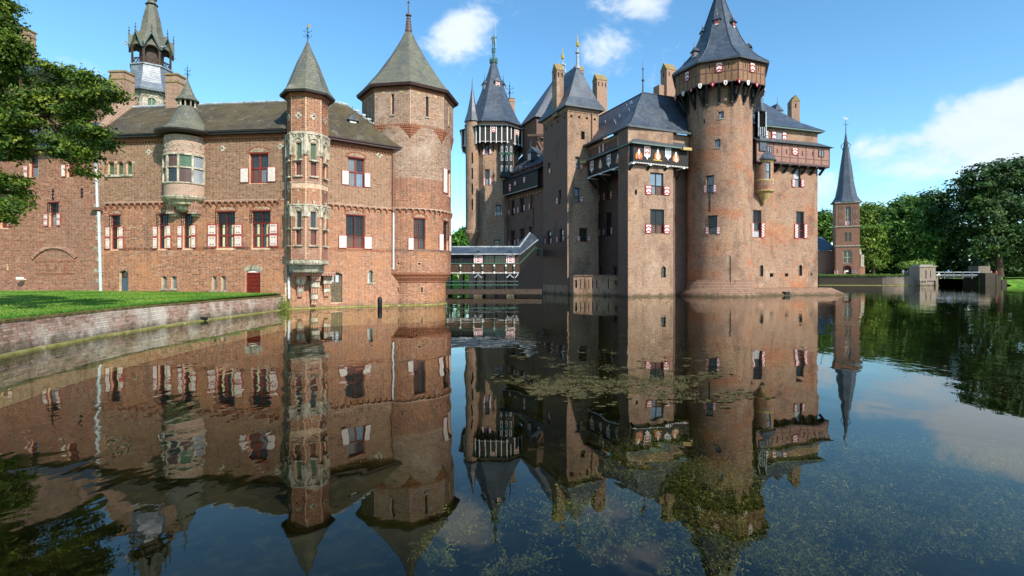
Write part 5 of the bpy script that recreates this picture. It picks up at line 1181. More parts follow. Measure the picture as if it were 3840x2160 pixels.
for W in (WFL, WFR):
    for k in range(6):
        z0_, z1_ = -1.2 + k * .38, -1.2 + (k + 1) * .38; d0, d1 = .45 * (1 - k / 6) ** 2, .45 * (1 - (k + 1) / 6) ** 2
        mb.face([W.m(-d0, z0_, d0), W.m(W.len + d0, z0_, d0), W.m(W.len + d1, z1_, d1), W.m(-d1, z1_, d1)])
mb.build('battered_foot', CASTLE, st)
cwin(st, WFL, B2, (985, 133, 1010, 230), R_=(998, 182, 1017, 230), panes=[G_GREY]); cwin(st, WFL, B2, (1085, 385, 1108, 516), L_=(1067, 455, 1084, 516), panes=[G_GREY, G_DARK])
cwin(st, WFL, B2, (975, 768, 1013, 886), (957, 836, 972, 886), (1010, 832, 1028, 882), style='diag'); cwin(st, WFL, B2, (1090, 748, 1131, 868), (1066, 818, 1086, 872), (1126, 813, 1145, 862), style='diag')
window(st, WFL, wl[4], STONEG, [G_DARK], 4, (), rec=.12, fw=.06)
cwin(st, WFR, B2, (1243, 73, 1281, 182), R_=(1281, 138, 1313, 189), panes=[G_PALE, G_GREY], lead=.12); cwin(st, WFR, B2, (1240, 365, 1281, 502), R_=(1282, 442, 1313, 501), panes=[G_GREY, G_BLUE]); cwin(st, WFR, B2, (1280, 743, 1353, 866), (1252, 814, 1286, 864), (1353, 814, 1383, 867), 2)
plug(st, WFR, wr[3:], .22)
for W in (WFL, WFR):
    mb = MB(); n = int(W.len / .3); w = W.len / n
    for i in range(n): mb.wbox(W, i * w + .05, (i + 1) * w - .05, zF - .5, zF - .28, 0, .08)
    mb.wbox(W, -.05, W.len + .05, zF - .28, zF - .05, 0, .14); mb.build('cornice', CHIM, st)
    mb = MB()
    for k in range(4): x = W.len * (k + .5) / 4; mb.wbox(W, x - .14, x + .14, zF - 1.15, zF - .9, -.02, .012)
    mb.build('putlog_hole', DARKHOLE, st)
ov = .55; e4 = [FQ - DV * ov - RV * ov, FR - DV * ov + RV * ov, FB + DV * ov + RV * ov, FL + DV * ov - RV * ov]; ctr = (FQ + FB) / 2
mb = MB()
for p, q in zip(e4, e4[1:] + e4[:1]): mb.face([p + Vector((0, 0, zF - .05)), q + Vector((0, 0, zF - .05)), q + Vector((0, 0, zF + .12)), p + Vector((0, 0, zF + .12))])
mb.face([p + Vector((0, 0, zF - .05)) for p in e4]); mb.build('gutter', LEADD, st)
zA = gz(257, 63.2); r0, r1 = ctr - DV * 1.9 + Vector((0, 0, zA)), ctr + DV * 1.9 + Vector((0, 0, zA)); mb = MB(); E = [p + Vector((0, 0, zF + .12)) for p in e4]
Mi = [p.lerp(c, .3) - Vector((0, 0, .45)) for p, c in zip(E, (r0, r0, r1, r1))]
for i, j in ((0, 1), (1, 2), (2, 3), (3, 0)): mb.face([E[i], E[j], Mi[j], Mi[i]])
mb.face([Mi[0], Mi[1], r0]); mb.face([Mi[1], Mi[2], r1, r0]); mb.face([Mi[2], Mi[3], r1]); mb.face([Mi[3], Mi[0], r0, r1]); rf = mb.build('roof', S_BLUE, st)
for p in (r0, r1):
    mb = MB(); mb.lathe(p[:], [(.28, -.5), (.2, .2), (.14, 1.2), (.3, 1.35), (.3, 1.45), (.1, 1.5), (.08, 2.0)], 10, 0, 0); mb.lathe((p[0], p[1], p[2] + 2.0), [(.05, 0), (.18, .2), (.22, .4), (.12, .65), (.06, .9), (.02, 1.6)], 10, 0, 1); mb.build('gilt_finial', [LEAD, GOLD], rf)
chimney(st, (gx(2095, 61.4), 62.4), .95, 1.2, zF - .5, gz(262, 61.8), math.atan2(DV.y, DV.x) + math.pi / 2, True, 2, CASTLE, LICHEN)
pipe(st, [WFR.m(WFR.len * .77, zF - .3, .12), WFR.m(WFR.len * .77, 12.3, .12)], .07, PIPEB); 

# ---- tower behind it, with hoist beam
s2 = thing('rear_tower', 'narrow rear tower with steep slate roof and hoist beam behind the square tower', 'tower', (4.5, 74, 0))
TB = Vector((gx(2012, 73.5), 73.5, 0)); zb2 = gz(440, 73.5); q4 = [TB, TB + RV * 5.2, TB + RV * 5.2 + DV * 5, TB + DV * 5]
mb = MB()
for p, q in zip(q4, q4[1:] + q4[:1]): mb.face([p, q, q + Vector((0, 0, zb2)), p + Vector((0, 0, zb2))])
mb.build('wall', CASTLE_SHADE, s2)
mb = MB(); c4 = sum(q4, Vector()) / 4; E = [c4 + (p - c4) * 1.16 + Vector((0, 0, zb2)) for p in q4]; a1 = at(2098, 268, 77); a2 = at(2120, 268, 77.6)
mb.face([E[0], E[1], a2, a1]); mb.face([E[1], E[2], a2]); mb.face([E[2], E[3], a1, a2]); mb.face([E[3], E[0], a1]); mb.face(E); rf2 = mb.build('roof', S_BLUE, s2)
for p in (a1, a2): finial(rf2, (p.x, p.y, p.z - .2), 2.2, .07, LEAD)
bp = at(*B1(975, 1158), 73.3); be = at(*B1(822, 1160), 72.8); mb = MB(); mb.bar(bp + Vector((.4, 0, 0)), be, .32); mb.bar(bp + Vector((0, 0, -1.6)), bp.lerp(be, .45), .18); mb.build('hoist_beam', TIMBER, s2)
chimney(s2, (gx(2173, 72), 73), 1.2, 1.0, zb2 - 3, gz(258, 72), .2, True, 4, CHIM, LICHEN)

# ---- low range between the stair tower and the square tower
RA, RB = Vector((gx(2040, 68.6), 68.6, 0)), Vector((gx(1884, 78.5), 78.5, 0)); WR = Plane(RB[:2], RA[:2])
rg = thing('rear_range', 'shaded brick range with black timber gallery between two towers', 'building', RB[:])
specs = [((638, 480, 673, 620), (617, 568, 633, 620), (668, 548, 684, 605)), ((722, 448, 766, 592), (703, 540, 718, 598), (760, 520, 777, 580)), ((823, 420, 852, 562), (810, 508, 822, 565), (845, 492, 857, 545)),
         ((634, 763, 676, 906), (619, 855, 633, 905), (672, 850, 688, 900)), ((722, 744, 768, 872), (704, 838, 718, 888), None), ((808, 725, 856, 812), None, None)]
wR = [R(WR, B2, *s[0]) for s in specs]; zg0, zg1 = WR.inv(*B2(740, 405))[1], WR.inv(*B2(740, 265))[1]; zr1 = WR.inv(*B2(740, 205))[1]
simple_wall(rg, WR, -1.2, zr1 + .2, wR, CASTLE_SHADE)
for s in specs: cwin(rg, WR, B2, *s, style='diag', panes=[G_DARK])
mb = MB(); mb.wbox(WR, 0, WR.len, zg0, zg1, .9, 1.0); mb.wbox(WR, 0, WR.len, zg0, zg0 + .1, 0, .9); n = 26; g_ = mb.build('gallery', BLACKW, rg)
mb = MB(); x = 0
while x < WR.len: mb.wbox(WR, x, x + .03, zg0, zg1, 1.0, 1.02); x += .28
mb.build('batten', BLACKW, g_)
mb = MB(); mb.face([WR.m(-.2, zg1, 1.25), WR.m(WR.len + .2, zg1, 1.25), WR.m(WR.len + .2, zg1 + .7, 0), WR.m(-.2, zg1 + .7, 0)]); mb.build('gallery_roof', S_BLUE, rg)
mb = MB(); x = .1
while x < WR.len: mb.wbox(WR, x, x + .1, zg0 - .1, zg0 + .02, 1.0, 1.03); x += .3
mb.build('white_dentils', WHITEP, g_)
for k, (x, y0, y1) in enumerate(((690, 330, 400), (738, 305, 345), (826, 265, 320))):
    q = R(WR, B2, x - 10, y0, x + 10, y1); shutter(g_, WR, (q[0], q[1], q[2], q[3]), 'chev', 1.02)
for x in (728, 742, 787, 813, 872): q = R(WR, B2, x - 5, 175, x + 5, 235); shutter(g_, WR, (q[0], q[1], max(q[2], zg1 + .75), q[3] + .3), 'diag', .02)
mb = MB(); p, q = Vector(WR.m(0, zr1, .5)), Vector(WR.m(WR.len, zr1, .5)); u, v = Vector(WR.m(0, zr1 + 4.2, -4)), Vector(WR.m(WR.len, zr1 + 4.2, -4)); mb.face([p, q, v, u]); mb.face([u, v, Vector(WR.m(WR.len, zr1, -9)), Vector(WR.m(0, zr1, -9))]); rr_ = mb.build('roof', S_BLUE, rg)
dormer(rg, on_roof(None, B2, 812, 105, zr1 + 1.2), math.atan2(WR.ny, WR.nx), 1.0, 1.0, 1.6, S_BLUE, 'stripe', .9)
frieze(rg, WR, .3, WR.len, zg0 - .75, .8, .3, .1)
pipe(rg, [WR.m(WR.len - 2.6, zg0 - .3, .1), WR.m(WR.len - 2.6, 5.5, .1)], .08, PIPEB); pipe(rg, [WR.m(.6, zg0 - .6, .1), WR.m(.6, 4, .1)], .08, IRON)

# ---- octagonal tower with the knight on its spire
GC = (gx(1851, 80), 80.0); GR = 4.05
gt = thing('gallery_tower', 'octagonal brick tower with black and white timber gallery under a tall slate spire', 'tower', (GC[0], GC[1], 0))
grot = math.atan2(-GC[1], -GC[0]) + math.radians(22.5); GF = faces8(GC, GR, grot); zgt0, zgt1, zgE = gz(B1(500, 1215)[1], 75.2), gz(B1(510, 1070)[1], 74.8), gz(B1(500, 1018)[1], 75.6)
gspec = [(B2, (398, 190, 439, 336), (382, 272, 399, 342), (438, 268, 456, 336), [G_GREY, G_DARK]), (B2, (500, 524, 544, 622), (488, 584, 503, 628), (543, 580, 559, 622), [G_GREY, G_DARK]), (B1, (405, 1238, 451, 1346), (387, 1295, 410, 1352), (452, 1293, 476, 1345), [G_GREY, G_DARK]), (B2, (485, 850, 532, 905), None, None, [G_DARK])]
for W in GF:
    cxm = W.m(W.len / 2, 0); mine = []
    for cr, rc, l_, r_, pn in gspec:
        p = cr((rc[0] + rc[2]) / 2, rc[1]); s, _ = W.inv(p[0], p[1])
        if 0.5 < s < W.len - .5: mine.append((cr, rc, l_, r_, pn))
    hs = [R(W, m_[0], *m_[1]) for m_ in mine]
    simple_wall(gt, W, -1.2, zgE, hs, CASTLE)
    for (cr, rc, l_, r_, pn) in mine: cwin(gt, W, cr, rc, l_, r_, 1, (.45,), panes=pn)
# stair tube clinging to its left side
SG = (gx(1771, 76.8), 76.8); WS = Cyl(SG, .98)
mb = MB(); sl = [(-.12, .12, z, z + 1.6) for z in (gz(614, 76), gz(673, 76), gz(730, 76), gz(788, 76))]; panel(mb, WS, -2.2, 2.2, gz(862, 76), zgE + .1, sl, .3); so = mb.build('stair_tube', CASTLE, gt); plug(gt, WS, sl, .28)
mb = MB(); zb = gz(862, 76); mb.lathe((SG[0], SG[1], 0), [(.3, zb - 2.4), (.6, zb - 1.5), (.85, zb - .9), (1.1, zb - .5), (1.12, zb - .2), (1.0, zb)], 16); mb.build('corbel_foot', CASTLE, so)
mb = MB(); mb.lathe((SG[0] , SG[1], 0), [(1.15, zgE + .1), (1.2, zgE + .2), (.75, zgE + 1.6), (.35, zgE + 3.6), (.1, zgE + 5.2), (.03, zgE + 6.8)], 8); mb.build('tube_roof', S_BLUE, so)
# timber gallery
GG = faces8(GC, 5.15, grot)
for W in GG:
    mb = MB(); mb.wbox(W, 0, W.len, zgt0, zgt1 + .25, -.15, 0); o = mb.build('gallery', BLACKW, gt); n = 5
    for i in range(n + 1): x = W.len * i / n; q = MB(); q.wbox(W, x - .06, x + .06, zgt0 - .25, zgt1 + .2, 0, .09); q.build('post', WHITEP, o)
    q = MB()
    for i in range(n): x = W.len * (i + .5) / n; q.wbox(W, x - .05, x + .05, zgt1 - .62, zgt1 - .3, 0, .02)
    q.build('peephole', DARKHOLE, o)
    q = MB(); x = .06
    while x < W.len: q.wbox(W, x, x + .09, zgt0 - .06, zgt0 + .05, 0, .03); x += .2
    q.build('white_dentils', WHITEP, o); shutter(o, W, (W.len * .4 + .1, W.len * .6 - .1, (zgt0 + zgt1) / 2 + .25, zgt1 + .15), 'chev', .03)
    for i in range(n):
        x = W.len * (i + .5) / n; q = MB(); q.bar(W.m(x, zgt0 - 1.2, -1.05), W.m(x, zgt0 - .05, -.15), .16); q.build('strut', BLACKW, o)
mb = MB(); mb.lathe((GC[0], GC[1], 0), [(3.9, zgt0 + .02), (5.1, zgt0 + .02)], 8, grot); mb.build('gallery_floor', BLACKW, gt)
mb = MB(); mb.lathe((GC[0], GC[1], 0), [(5.5, zgt1 + .2), (5.5, zgt1 + .3), (4.1, zgt1 + .75)], 8, grot); mb.build('gallery_roof', LEADD, gt)
mb = MB(); mb.lathe((GC[0], GC[1], 0), [(4.12, zgE - .4), (4.3, zgE - .2), (4.3, zgE + .05), (4.0, zgE + .1)], 8, grot); mb.build('cornice', CHIM, gt)
zsp = gz(B1(490, 470)[1], 80); h = zsp - zgE
mb = MB(); mb.lathe((GC[0], GC[1], zgE + .05), [(4.75, 0), (4.0, h * .1), (3.15, h * .27), (2.35, h * .46), (1.6, h * .66), (.9, h * .86), (.5, h)], 8, grot); gr_ = mb.build('roof', S_BLUE, gt)
for k, (x, y, zz) in enumerate(((400, 700, 0), (528, 685, 0), (598, 695, 0))):
    zq = gz(B1(x, y)[1], 78.6); t = grot + math.radians(-22.5 + (-62, 22, 78)[k]); f_ = (zq - zgE) / h; rq = np.interp(f_, [0, .1, .27, .46, .66, .86, 1], [4.75, 4, 3.15, 2.35, 1.6, .9, .5]) * .93
    dormer(gt, (GC[0] + rq * math.cos(t), GC[1] + rq * math.sin(t), zq - .05), t, .8, .8, 1.2, S_BLUE, 'stripe', .9)
# crown, pedestal and knight with lance
kn = MB(); kz = zsp
kn.lathe((GC[0], GC[1], kz), [(.4, -.1), (.58, .2), (.55, .6), (.3, .8), (.2, .9), (.18, 1.7), (.28, 1.9), (.26, 2.3), (.32, 2.35), (.0, 2.36)], 10)
for k in range(8): t = 2 * math.pi * k / 8; kn.lathe((GC[0] + .55 * math.cos(t), GC[1] + .55 * math.sin(t), kz), [(.08, .1), (.1, .7), (.02, 1.0)], 5)
kn.build('spire_crown', COPPER, gt)
def figure(name, root, p, hgt, mats, yaw=0, pose=None, build_thing=False):
    """one continuous body grown from a jointed skeleton: pelvis first"""
    J = dict(pel=(0, 0, .52), wst=(0, 0, .61), chs=(0, 0, .73), nck=(0, 0, .825), hd0=(0, .005, .87), hd1=(0, .005, .955), lsh=(-.105, 0, .795), rsh=(.105, 0, .795), lel=(-.14, .01, .64), rel=(.14, .01, .64), lha=(-.145, -.04, .50), rha=(.145, -.04, .50), lfi=(-.145, -.05, .455), rfi=(.145, -.05, .455),
             lhp=(-.055, 0, .50), rhp=(.055, 0, .50), lkn=(-.06, -.01, .28), rkn=(.06, -.01, .28), lan=(-.062, .01, .05), ran=(.062, .01, .05), lto=(-.07, -.075, .018), rto=(.07, -.075, .018))
    if pose: J.update(pose)
    RD = dict(pel=.07, wst=.062, chs=.08, nck=.034, hd0=.05, hd1=.05, lsh=.042, rsh=.042, lel=.028, rel=.028, lha=.021, rha=.021, lfi=.015, rfi=.015, lhp=.056, rhp=.056, lkn=.038, rkn=.038, lan=.027, ran=.027, lto=.024, rto=.024)
    names = list(J); ix = {k: i for i, k in enumerate(names)}; ed = [('pel', 'wst'), ('wst', 'chs'), ('chs', 'nck'), ('nck', 'hd0'), ('hd0', 'hd1'), ('chs', 'lsh'), ('lsh', 'lel'), ('lel', 'lha'), ('lha', 'lfi'), ('chs', 'rsh'), ('rsh', 'rel'), ('rel', 'rha'), ('rha', 'rfi'), ('pel', 'lhp'), ('lhp', 'lkn'), ('lkn', 'lan'), ('lan', 'lto'), ('pel', 'rhp'), ('rhp', 'rkn'), ('rkn', 'ran'), ('ran', 'rto')]
    me = bpy.data.meshes.new('skel'); me.from_pydata([J[k] for k in names], [(ix[a], ix[b]) for a, b in ed], []); ob = link(bpy.data.objects.new('skel', me))
    md = ob.modifiers.new('s', 'SKIN'); lay = me.skin_vertices[0].data
    for i, k in enumerate(names): lay[i].radius = (RD[k] * (1.0), RD[k] * (.78 if k in ('pel', 'wst', 'chs') else 1.0)); lay[i].use_root = (k == 'pel')
    ob.modifiers.new('d', 'SUBSURF').levels = 1; ob.modifiers['d'].render_levels = 1
    dg = bpy.context.evaluated_depsgraph_get(); m2 = bpy.data.meshes.new_from_object(ob.evaluated_get(dg)); bpy.data.objects.remove(ob)
    for mm in mats: m2.materials.append(mm)
    for f in m2.polygons:
        c = f.center; z = c.z; arm = abs(c.x) > .125 and z < .63
        f.material_index = (0 if (z > .84 and z < .935 and not (c.y > .02 and z > .88)) or arm else 1 if z >= .84 else 2 if z > .53 else 3 if z > .045 else 4) if len(mats) > 1 else 0
        f.use_smooth = True
    m2.name = name; o = link(bpy.data.objects.new(name, m2)); o.scale = (hgt,) * 3; o.rotation_euler = (0, 0, yaw)
    if root is not None: o.parent = root; o.location = Vector(p) - BASE[root.name]; BASE[o.name] = BASE[root.name]
    else: o.location = p
    return o
figure('knight_statue', gt, (GC[0], GC[1], kz + 2.34), 2.3, [COPPER], .2, dict(rel=(.17, -.08, .68), rha=(.15, -.14, .8), rfi=(.15, -.15, .84), lel=(-.17, .0, .66), lha=(-.1, -.05, .56), lfi=(-.08, -.07, .54)))
mb = MB(); mb.tube([(GC[0] + .34, GC[1] - .33, kz + 2.4), (GC[0] + .3, GC[1] - .33, kz + 6.9)], [.05, .025], 6); mb.build('lance', LEAD, gt)
chimney(gt, (gx(1917, 82), 83), .9, .9, zgE - 1, gz(365, 82), .3, False, 0, CHIM, LICHEN); finial(gt, (gx(1911, 82), 83, gz(366, 82)), 3.0, .1, IRON, cross=True)
# black timber shaft on its right flank
SH = Plane((gx(1874, 75.6), 75.6), (gx(1925, 75.6), 75.6)); mb = MB(); zs1 = zgt0 + .4; zs0 = gz(663, 75.6); mb.wbox(SH, 0, SH.len, zs0, zs1, -2.5, 0); sh_ = mb.build('timber_shaft', BLACKW, gt)
for zc in (gz(560, 75.6), gz(592, 75.6), gz(632, 75.6)):
    for k in range(3):
        x = SH.len * (k + .5) / 3; q = MB(); q.wpoly(SH, [(x - .14, zc - .4), (x + .14, zc - .4), (x + .14, zc + .3), (x, zc + .5), (x - .14, zc + .3)], 0, .04); o = q.build('lancet', WHITEP, sh_); q = MB(); q.wpoly(SH, [(x - .09, zc - .35), (x + .09, zc - .35), (x + .09, zc + .27), (x, zc + .4), (x - .09, zc + .27)], .03, .05); q.build('pane', G_DARK, o)
mb = MB(); zq = gz(577, 75.6)
for k in range(7): x = SH.len * k / 7; mb.wbox(SH, x, x + .16, zq, zq + .22, 0, .08)
mb.wbox(SH, 0, SH.len, zq - .15, zq, 0, .08); mb.build('green_crest', GREENP, sh_)

# ---- great hall block with the painted gallery
HQ = Vector((11.8, 52.9, 0)); HR = Vector((18.6, 55.3, 0)); WHF = Plane(HQ[:2], HR[:2])
hb = thing('great_hall', 'brick hall block with black gallery painted with coats of arms', 'building', HQ[:])
zgb, zgt_, zhe = 13.55, 15.45, 17.35
HP = HQ + DV * 1.75; WHP = Plane(HP[:2], HQ[:2])
hf_ = [R(WHF, B4, 835, 22, 979, 264), R(WHF, B4, 836, 424, 986, 682), R(WHF, B4, 953, 1040, 1006, 1161), R(WHF, B4, 668, 208, 693, 262)]
simple_wall(hb, WHF, -1.2, zhe, hf_, CASTLE, 0, WHF.inv(2524, 900)[0]); 
# re-entrant strip between hall and keep
sre = WHF.inv(2524, 900)[0]; pA = Vector(WHF.m(sre, 0)); pB = Vector((20.2, 57.8, 0)); pB2 = Vector((pA.x + .9, pA.y + 2.4, 0))
WRE = Plane(pA[:2], pB2[:2]); mb = MB(); mb.face([pA + Vector((0, 0, -1.2)), pB2 + Vector((0, 0, -1.2)), pB2 + Vector((0, 0, zhe)), pA + Vector((0, 0, zhe))]); mb.face([pB2 + Vector((0, 0, -1.2)), pB + Vector((0, 0, -1.2)), pB + Vector((0, 0, zhe)), pB2 + Vector((0, 0, zhe))]); mb.build('recess_wall', CASTLE_SHADE, hb)
simple_wall(hb, WHP, -1.2, zhe, [], CASTLE_SHADE)
cwin(hb, WHF, B4, (835, 22, 979, 264), (780, 162, 848, 261), (980, 172, 1046, 270), 2, (.42,), panes=[G_GREY, G_WARM, G_BLUE, G_BLUE], lead=.16, lint=False); cwin(hb, WHF, B4, (836, 424, 986, 682), (780, 582, 847, 681), (981, 589, 1046, 686), 2, (.4,), (840, 426, 982, 580), panes=[G_WARM, G_RED, G_DARK, G_DARK], lead=.16)
sp = MB(); spandrels(sp, WHF, hf_[2], .25, -.2); sp.build('spandrel', CASTLE, hb); window(hb, WHF, hf_[2], IRON, [G_DARK], 1, (.5,), fw=.05, lead=.2); plug(hb, WHF, hf_[3:]); arch_band(hb, WHF, hf_[2][0] - .02, hf_[2][1] + .02, hf_[2][3] - .2, .25, .25, .02, CHIM)
# set-back window wall under the long gallery
WHB = Plane((10.45, 64.6), (14.2, 55.5)); 
bspec = [((222, 130, 277, 352), (190, 270, 226, 356), (272, 256, 297, 350), [G_DARK, G_WARM]), ((350, 92, 406, 322), (325, 238, 353, 326), (401, 222, 430, 311), [G_WARM, G_GREEN]), ((222, 483, 290, 722), (192, 640, 232, 732), (280, 630, 302, 716), [G_DARK]), ((348, 462, 412, 712), (324, 630, 347, 706), (408, 615, 433, 701), [G_DARK]), ((283, 1045, 308, 1136), None, None, [G_DARK]), ((434, 1045, 467, 1136), None, None, [G_DARK])]
simple_wall(hb, WHB, -1.2, zhe, [R(WHB, B4, *s[0]) for s in bspec], CASTLE_SHADE, 0, 7.2, name='set_back_wall')
for s in bspec: cwin(hb, WHB, B4, s[0], s[1], s[2], 1, (.4,), panes=s[3], style='diag')
mb = MB(); q0 = HP; q1 = HP + RV * 3.2; mb.face([q0 + Vector((0, 0, -1.2)), q1 + Vector((0, 0, -1.2)), q1 + Vector((0, 0, zhe)), q0 + Vector((0, 0, zhe))]); mb.build('pier_return', CASTLE_SHADE, hb)
pipe(hb, [WHB.m(.25, zgb, .15), WHB.m(.25, 6.2, .15), WHB.m(.7, 5.6, .15), WHB.m(.7, 1.8, .15)], .09, PIPEB)
# painted gallery
GQ = Vector((12.17, 52.42, 0)); GLe = GQ + DV * 8.7; GRi = GQ + RV * 7.0
WGL = Plane(GLe[:2], GQ[:2]); WGF = Plane(GQ[:2], GRi[:2])
gal = MB(); gal.wbox(WGL, 0, WGL.len, zgb, zgt_, -.12, 0); gal.wbox(WGF, 0, WGF.len, zgb, zgt_, -.12, 0); gal.wbox(WGL, 0, WGL.len, zgb, zgb + .08, -1.3, -.12); gal.wbox(WGF, 0, WGF.len, zgb, zgb + .08, -1.3, -.12); go = gal.build('painted_gallery', BLACKW, hb)
for W in (WGL, WGF):
    n = int(W.len / .24); q = MB()
    for i in range(n): x = W.len * (i + .5) / n; q.wbox(W, x - .025, x + .025, zgb + .12, zgt_, 0, .022)
    q.build('batten', BLACKW, go); q = MB(); x = .05
    while x < W.len - .1: q.wbox(W, x, x + .1, zgb - .02, zgb + .11, 0, .05); x += .2
    q.build('white_dentils', WHITEP, go)
    for k in range(4):
        x = W.len * (k + .02) / 3.3; q = MB(); q.wbox(W, x - .15, x + .15, zgb - .13, zgb - .02, -1.2, .08); o = q.build('beam_end', WHITEP, go); q = MB(); q.bar(W.m(x, zgb - 1.1, -1.15), W.m(x, zgb - .1, -.1), .2); q.build('strut', BLACKW, o)
zl = zgt_ + .9
mb = MB(); oG = .35
aL, aQ, aR = Vector(WGL.m(-.2, zgt_ + .02, oG)), GQ - DV * oG - RV * oG + Vector((0, 0, zgt_ + .02)), Vector(WGF.m(WGF.len, zgt_ + .02, oG)); iL, iQ, iR = Vector(WGL.m(-.2, zl, -.75)), GQ + DV * .75 + RV * .75 + Vector((0, 0, zl)), Vector(WGF.m(WGF.len, zl, -.75))
mb.face([aL, aQ, iQ, iL]); mb.face([aQ, aR, iR, iQ]); mb.build('gallery_roof', LEADD, hb)
mb = MB(); mb.bar(aL, aQ, .12); mb.bar(aQ, aR, .12); mb.build('gallery_gutter', PATINA, hb)
q = MB(); p = Vector(WGF.m(WGF.len * .84, zgt_ - .05, .45)); p2 = Vector(WGF.m(WGF.len * 1.0, zgt_ - .02, .45)); q.bar(p, p2, .28); q.build('gilt_spout', YELLOWS, hb); q = MB(); q.bar(aL + Vector((-.5, 0, -.1)), aL + Vector((.1, -.2, -.1)), .3); q.build('gilt_spout', YELLOWS, hb)
ORG = plain('orange_paint', (196, 112, 40), .6, 0, .2, 6); GREYP = plain('grey_paint', (150, 152, 158), .6)
def arms(W, x, z, kind, dim=1.0):
    """heraldic panel painted on the boards: mantling, helm, shield"""
    mats = [[ORG, WHITEP, REDP, GOLD, IRON], [WHITEP, REDP, GREYP, WHITEP, IRON], [ORG, WHITEP, GREYP, GOLD, REDP], [ORG, WHITEP, REDP, REDP, IRON]][kind]; s = .46 * dim; m_ = MB(); d = .024
    def pol(pts, k, dd): m_.wpoly(W, [(x + a * s, z + b * s) for a, b in pts], d, d + dd, k)
    if kind != 1:
        pol([(-.9, -.8), (.7, -.95), (1.0, -.2), (.8, .5), (.3, .9), (-.4, .85), (-.9, .2)], 0, .006)
        pol([(-.25, .2), (.25, .2), (.35, 1.0), (.1, 1.45), (-.2, 1.2)], 1, .012); pol([(-.15, 1.2), (.2, 1.3), (.45, 1.75), (-.1, 1.7)], 2, .01)
        if kind == 2: pol([(-1.3, -1.2), (1.3, -1.2), (1.2, -1.0), (-1.2, -.95)], 3, .01)
        c = (.1, -.35); pol([(c[0] - .45, c[1] + .5), (c[0] + .5, c[1] + .4), (c[0] + .45, c[1] - .3), (c[0], c[1] - .75), (c[0] - .45, c[1] - .25)], 2 if kind in (0,) else 1, .018)
        for a, b in ((-.2, .2), (.2, .15), (0, -.25)): pol([(c[0] + a - .12, c[1] + b - .12), (c[0] + a + .12, c[1] + b - .12), (c[0] + a + .12, c[1] + b + .12), (c[0] + a - .12, c[1] + b + .12)], 1 if kind == 0 else 4, .024)
    return m_.build('coat_of_arms', mats, go)
def hatch(W, x, z, w=.78, h=.85, glazed=False, dim=1.0):
    m_ = MB(); 
    for a, b, c, e in ((-.5, -.42, -.5, .6), (.42, .5, -.5, .6), (-.5, .5, -.58, -.5)): m_.wbox(W, x + a * w, x + b * w, z + c * h, z + e * h, .02, .07)
    m_.wpoly(W, [(x - .55 * w, z - .6 * h), (x + .55 * w, z - .6 * h), (x + .5 * w, z - .72 * h), (x + .12 * w, z - .95 * h), (x, z - 1.2 * h), (x - .12 * w, z - .95 * h), (x - .5 * w, z - .72 * h)], .02, .05)
    o = m_.build('hatch_frame', WHITEP, go)
    if glazed: q = MB(); q.wbox(W, x - .4 * w, x + .4 * w, z - .48 * h, z + .58 * h, .02, .04); q.build('pane', G_PALE if W is WGF else G_GREY, o)
    else: shutter(o, W, (x - .42 * w, x + .42 * w, z - .5 * h, z + .6 * h), 'chev', .0)
gzp = lambda W, cr, x, y: W.inv(*cr(x, y))
for W, x, y, k in ((WGF, 1205, 460, 0), (WGF, 1600, 470, 2), (WGF, 1980, 520, 3), (WGL, 400, 660, 3), (WGL, 770, 550, 0)): s, z = gzp(W, Z1, x, y); arms(W, s, z, k, .95 if W is WGF else .9)
for W, x, y, g in ((WGF, 1378, 360, False), (WGF, 1815, 380, True), (WGL, 968, 370, True), (WGL, 583, 530, False), (WGL, 225, 660, False)): s, z = gzp(W, Z1, x, y); hatch(W, s, z, .72, .8, g)
# upper storey and bell-cast roof
UQ = HQ + RV * .55 + DV * .45; UL = UQ + DV * 10.6; UR = UQ + RV * 8.5; WUL = Plane(UL[:2], UQ[:2]); WUF = Plane(UQ[:2], UR[:2])
for W, tag_ in ((WUL, 0), (WUF, 1)):
    mb = MB(); mb.wbox(W, 0, W.len, zgb + .2, zhe, -.5, 0); o = mb.build('upper_wall', CASTLE if tag_ else CASTLE_SHADE, hb)
    mb = MB(); mb.wbox(W, 0, W.len, zhe - .45, zhe - .3, 0, .1); dentils(mb, W, 0, W.len, zhe - .3, zhe - .15, 0, .12, .14, .1); mb.build('cornice', CHIM, o)
for (x0, y0, x1, y1) in ((833, 700, 880, 832), (958, 713, 1010, 843)): q = R(WUF, B3, x0, y0, x1, y1); shutter(hb, WUF, q, 'diag', .04)
q = R(WUF, B3, 882, 715, 955, 840); mb = MB(); mb.wbox(WUF, q[0], q[1], q[2], q[3], 0, .03); mb.build('attic_window', G_DARK, hb)
for (x0, y0, x1, y1) in ((155, 875, 180, 990), (200, 850, 225, 962), (390, 760, 415, 885), (475, 735, 500, 850)): q = R(WUL, B3, x0, y0, x1, y1); shutter(hb, WUL, q, 'diag2', .04)
for x0, x1, y0, y1 in ((182, 198, 870, 960), (418, 472, 760, 850)): q = R(WUL, B3, x0, y0, x1, y1); mb = MB(); mb.wbox(WUL, q[0], q[1], q[2], q[3], 0, .03); mb.build('attic_window', G_DARK, hb)
oh = .7; c0 = UQ - DV * oh - RV * oh + Vector((0, 0, zhe)); cL = UL - RV * oh + Vector((0, 0, zhe)); cR = UR - DV * oh + Vector((0, 0, zhe))
AP = on_roof(None, B3, 695, 222, 22.3); AL = AP + DV * 9.0; AR = AP + RV * 7.5
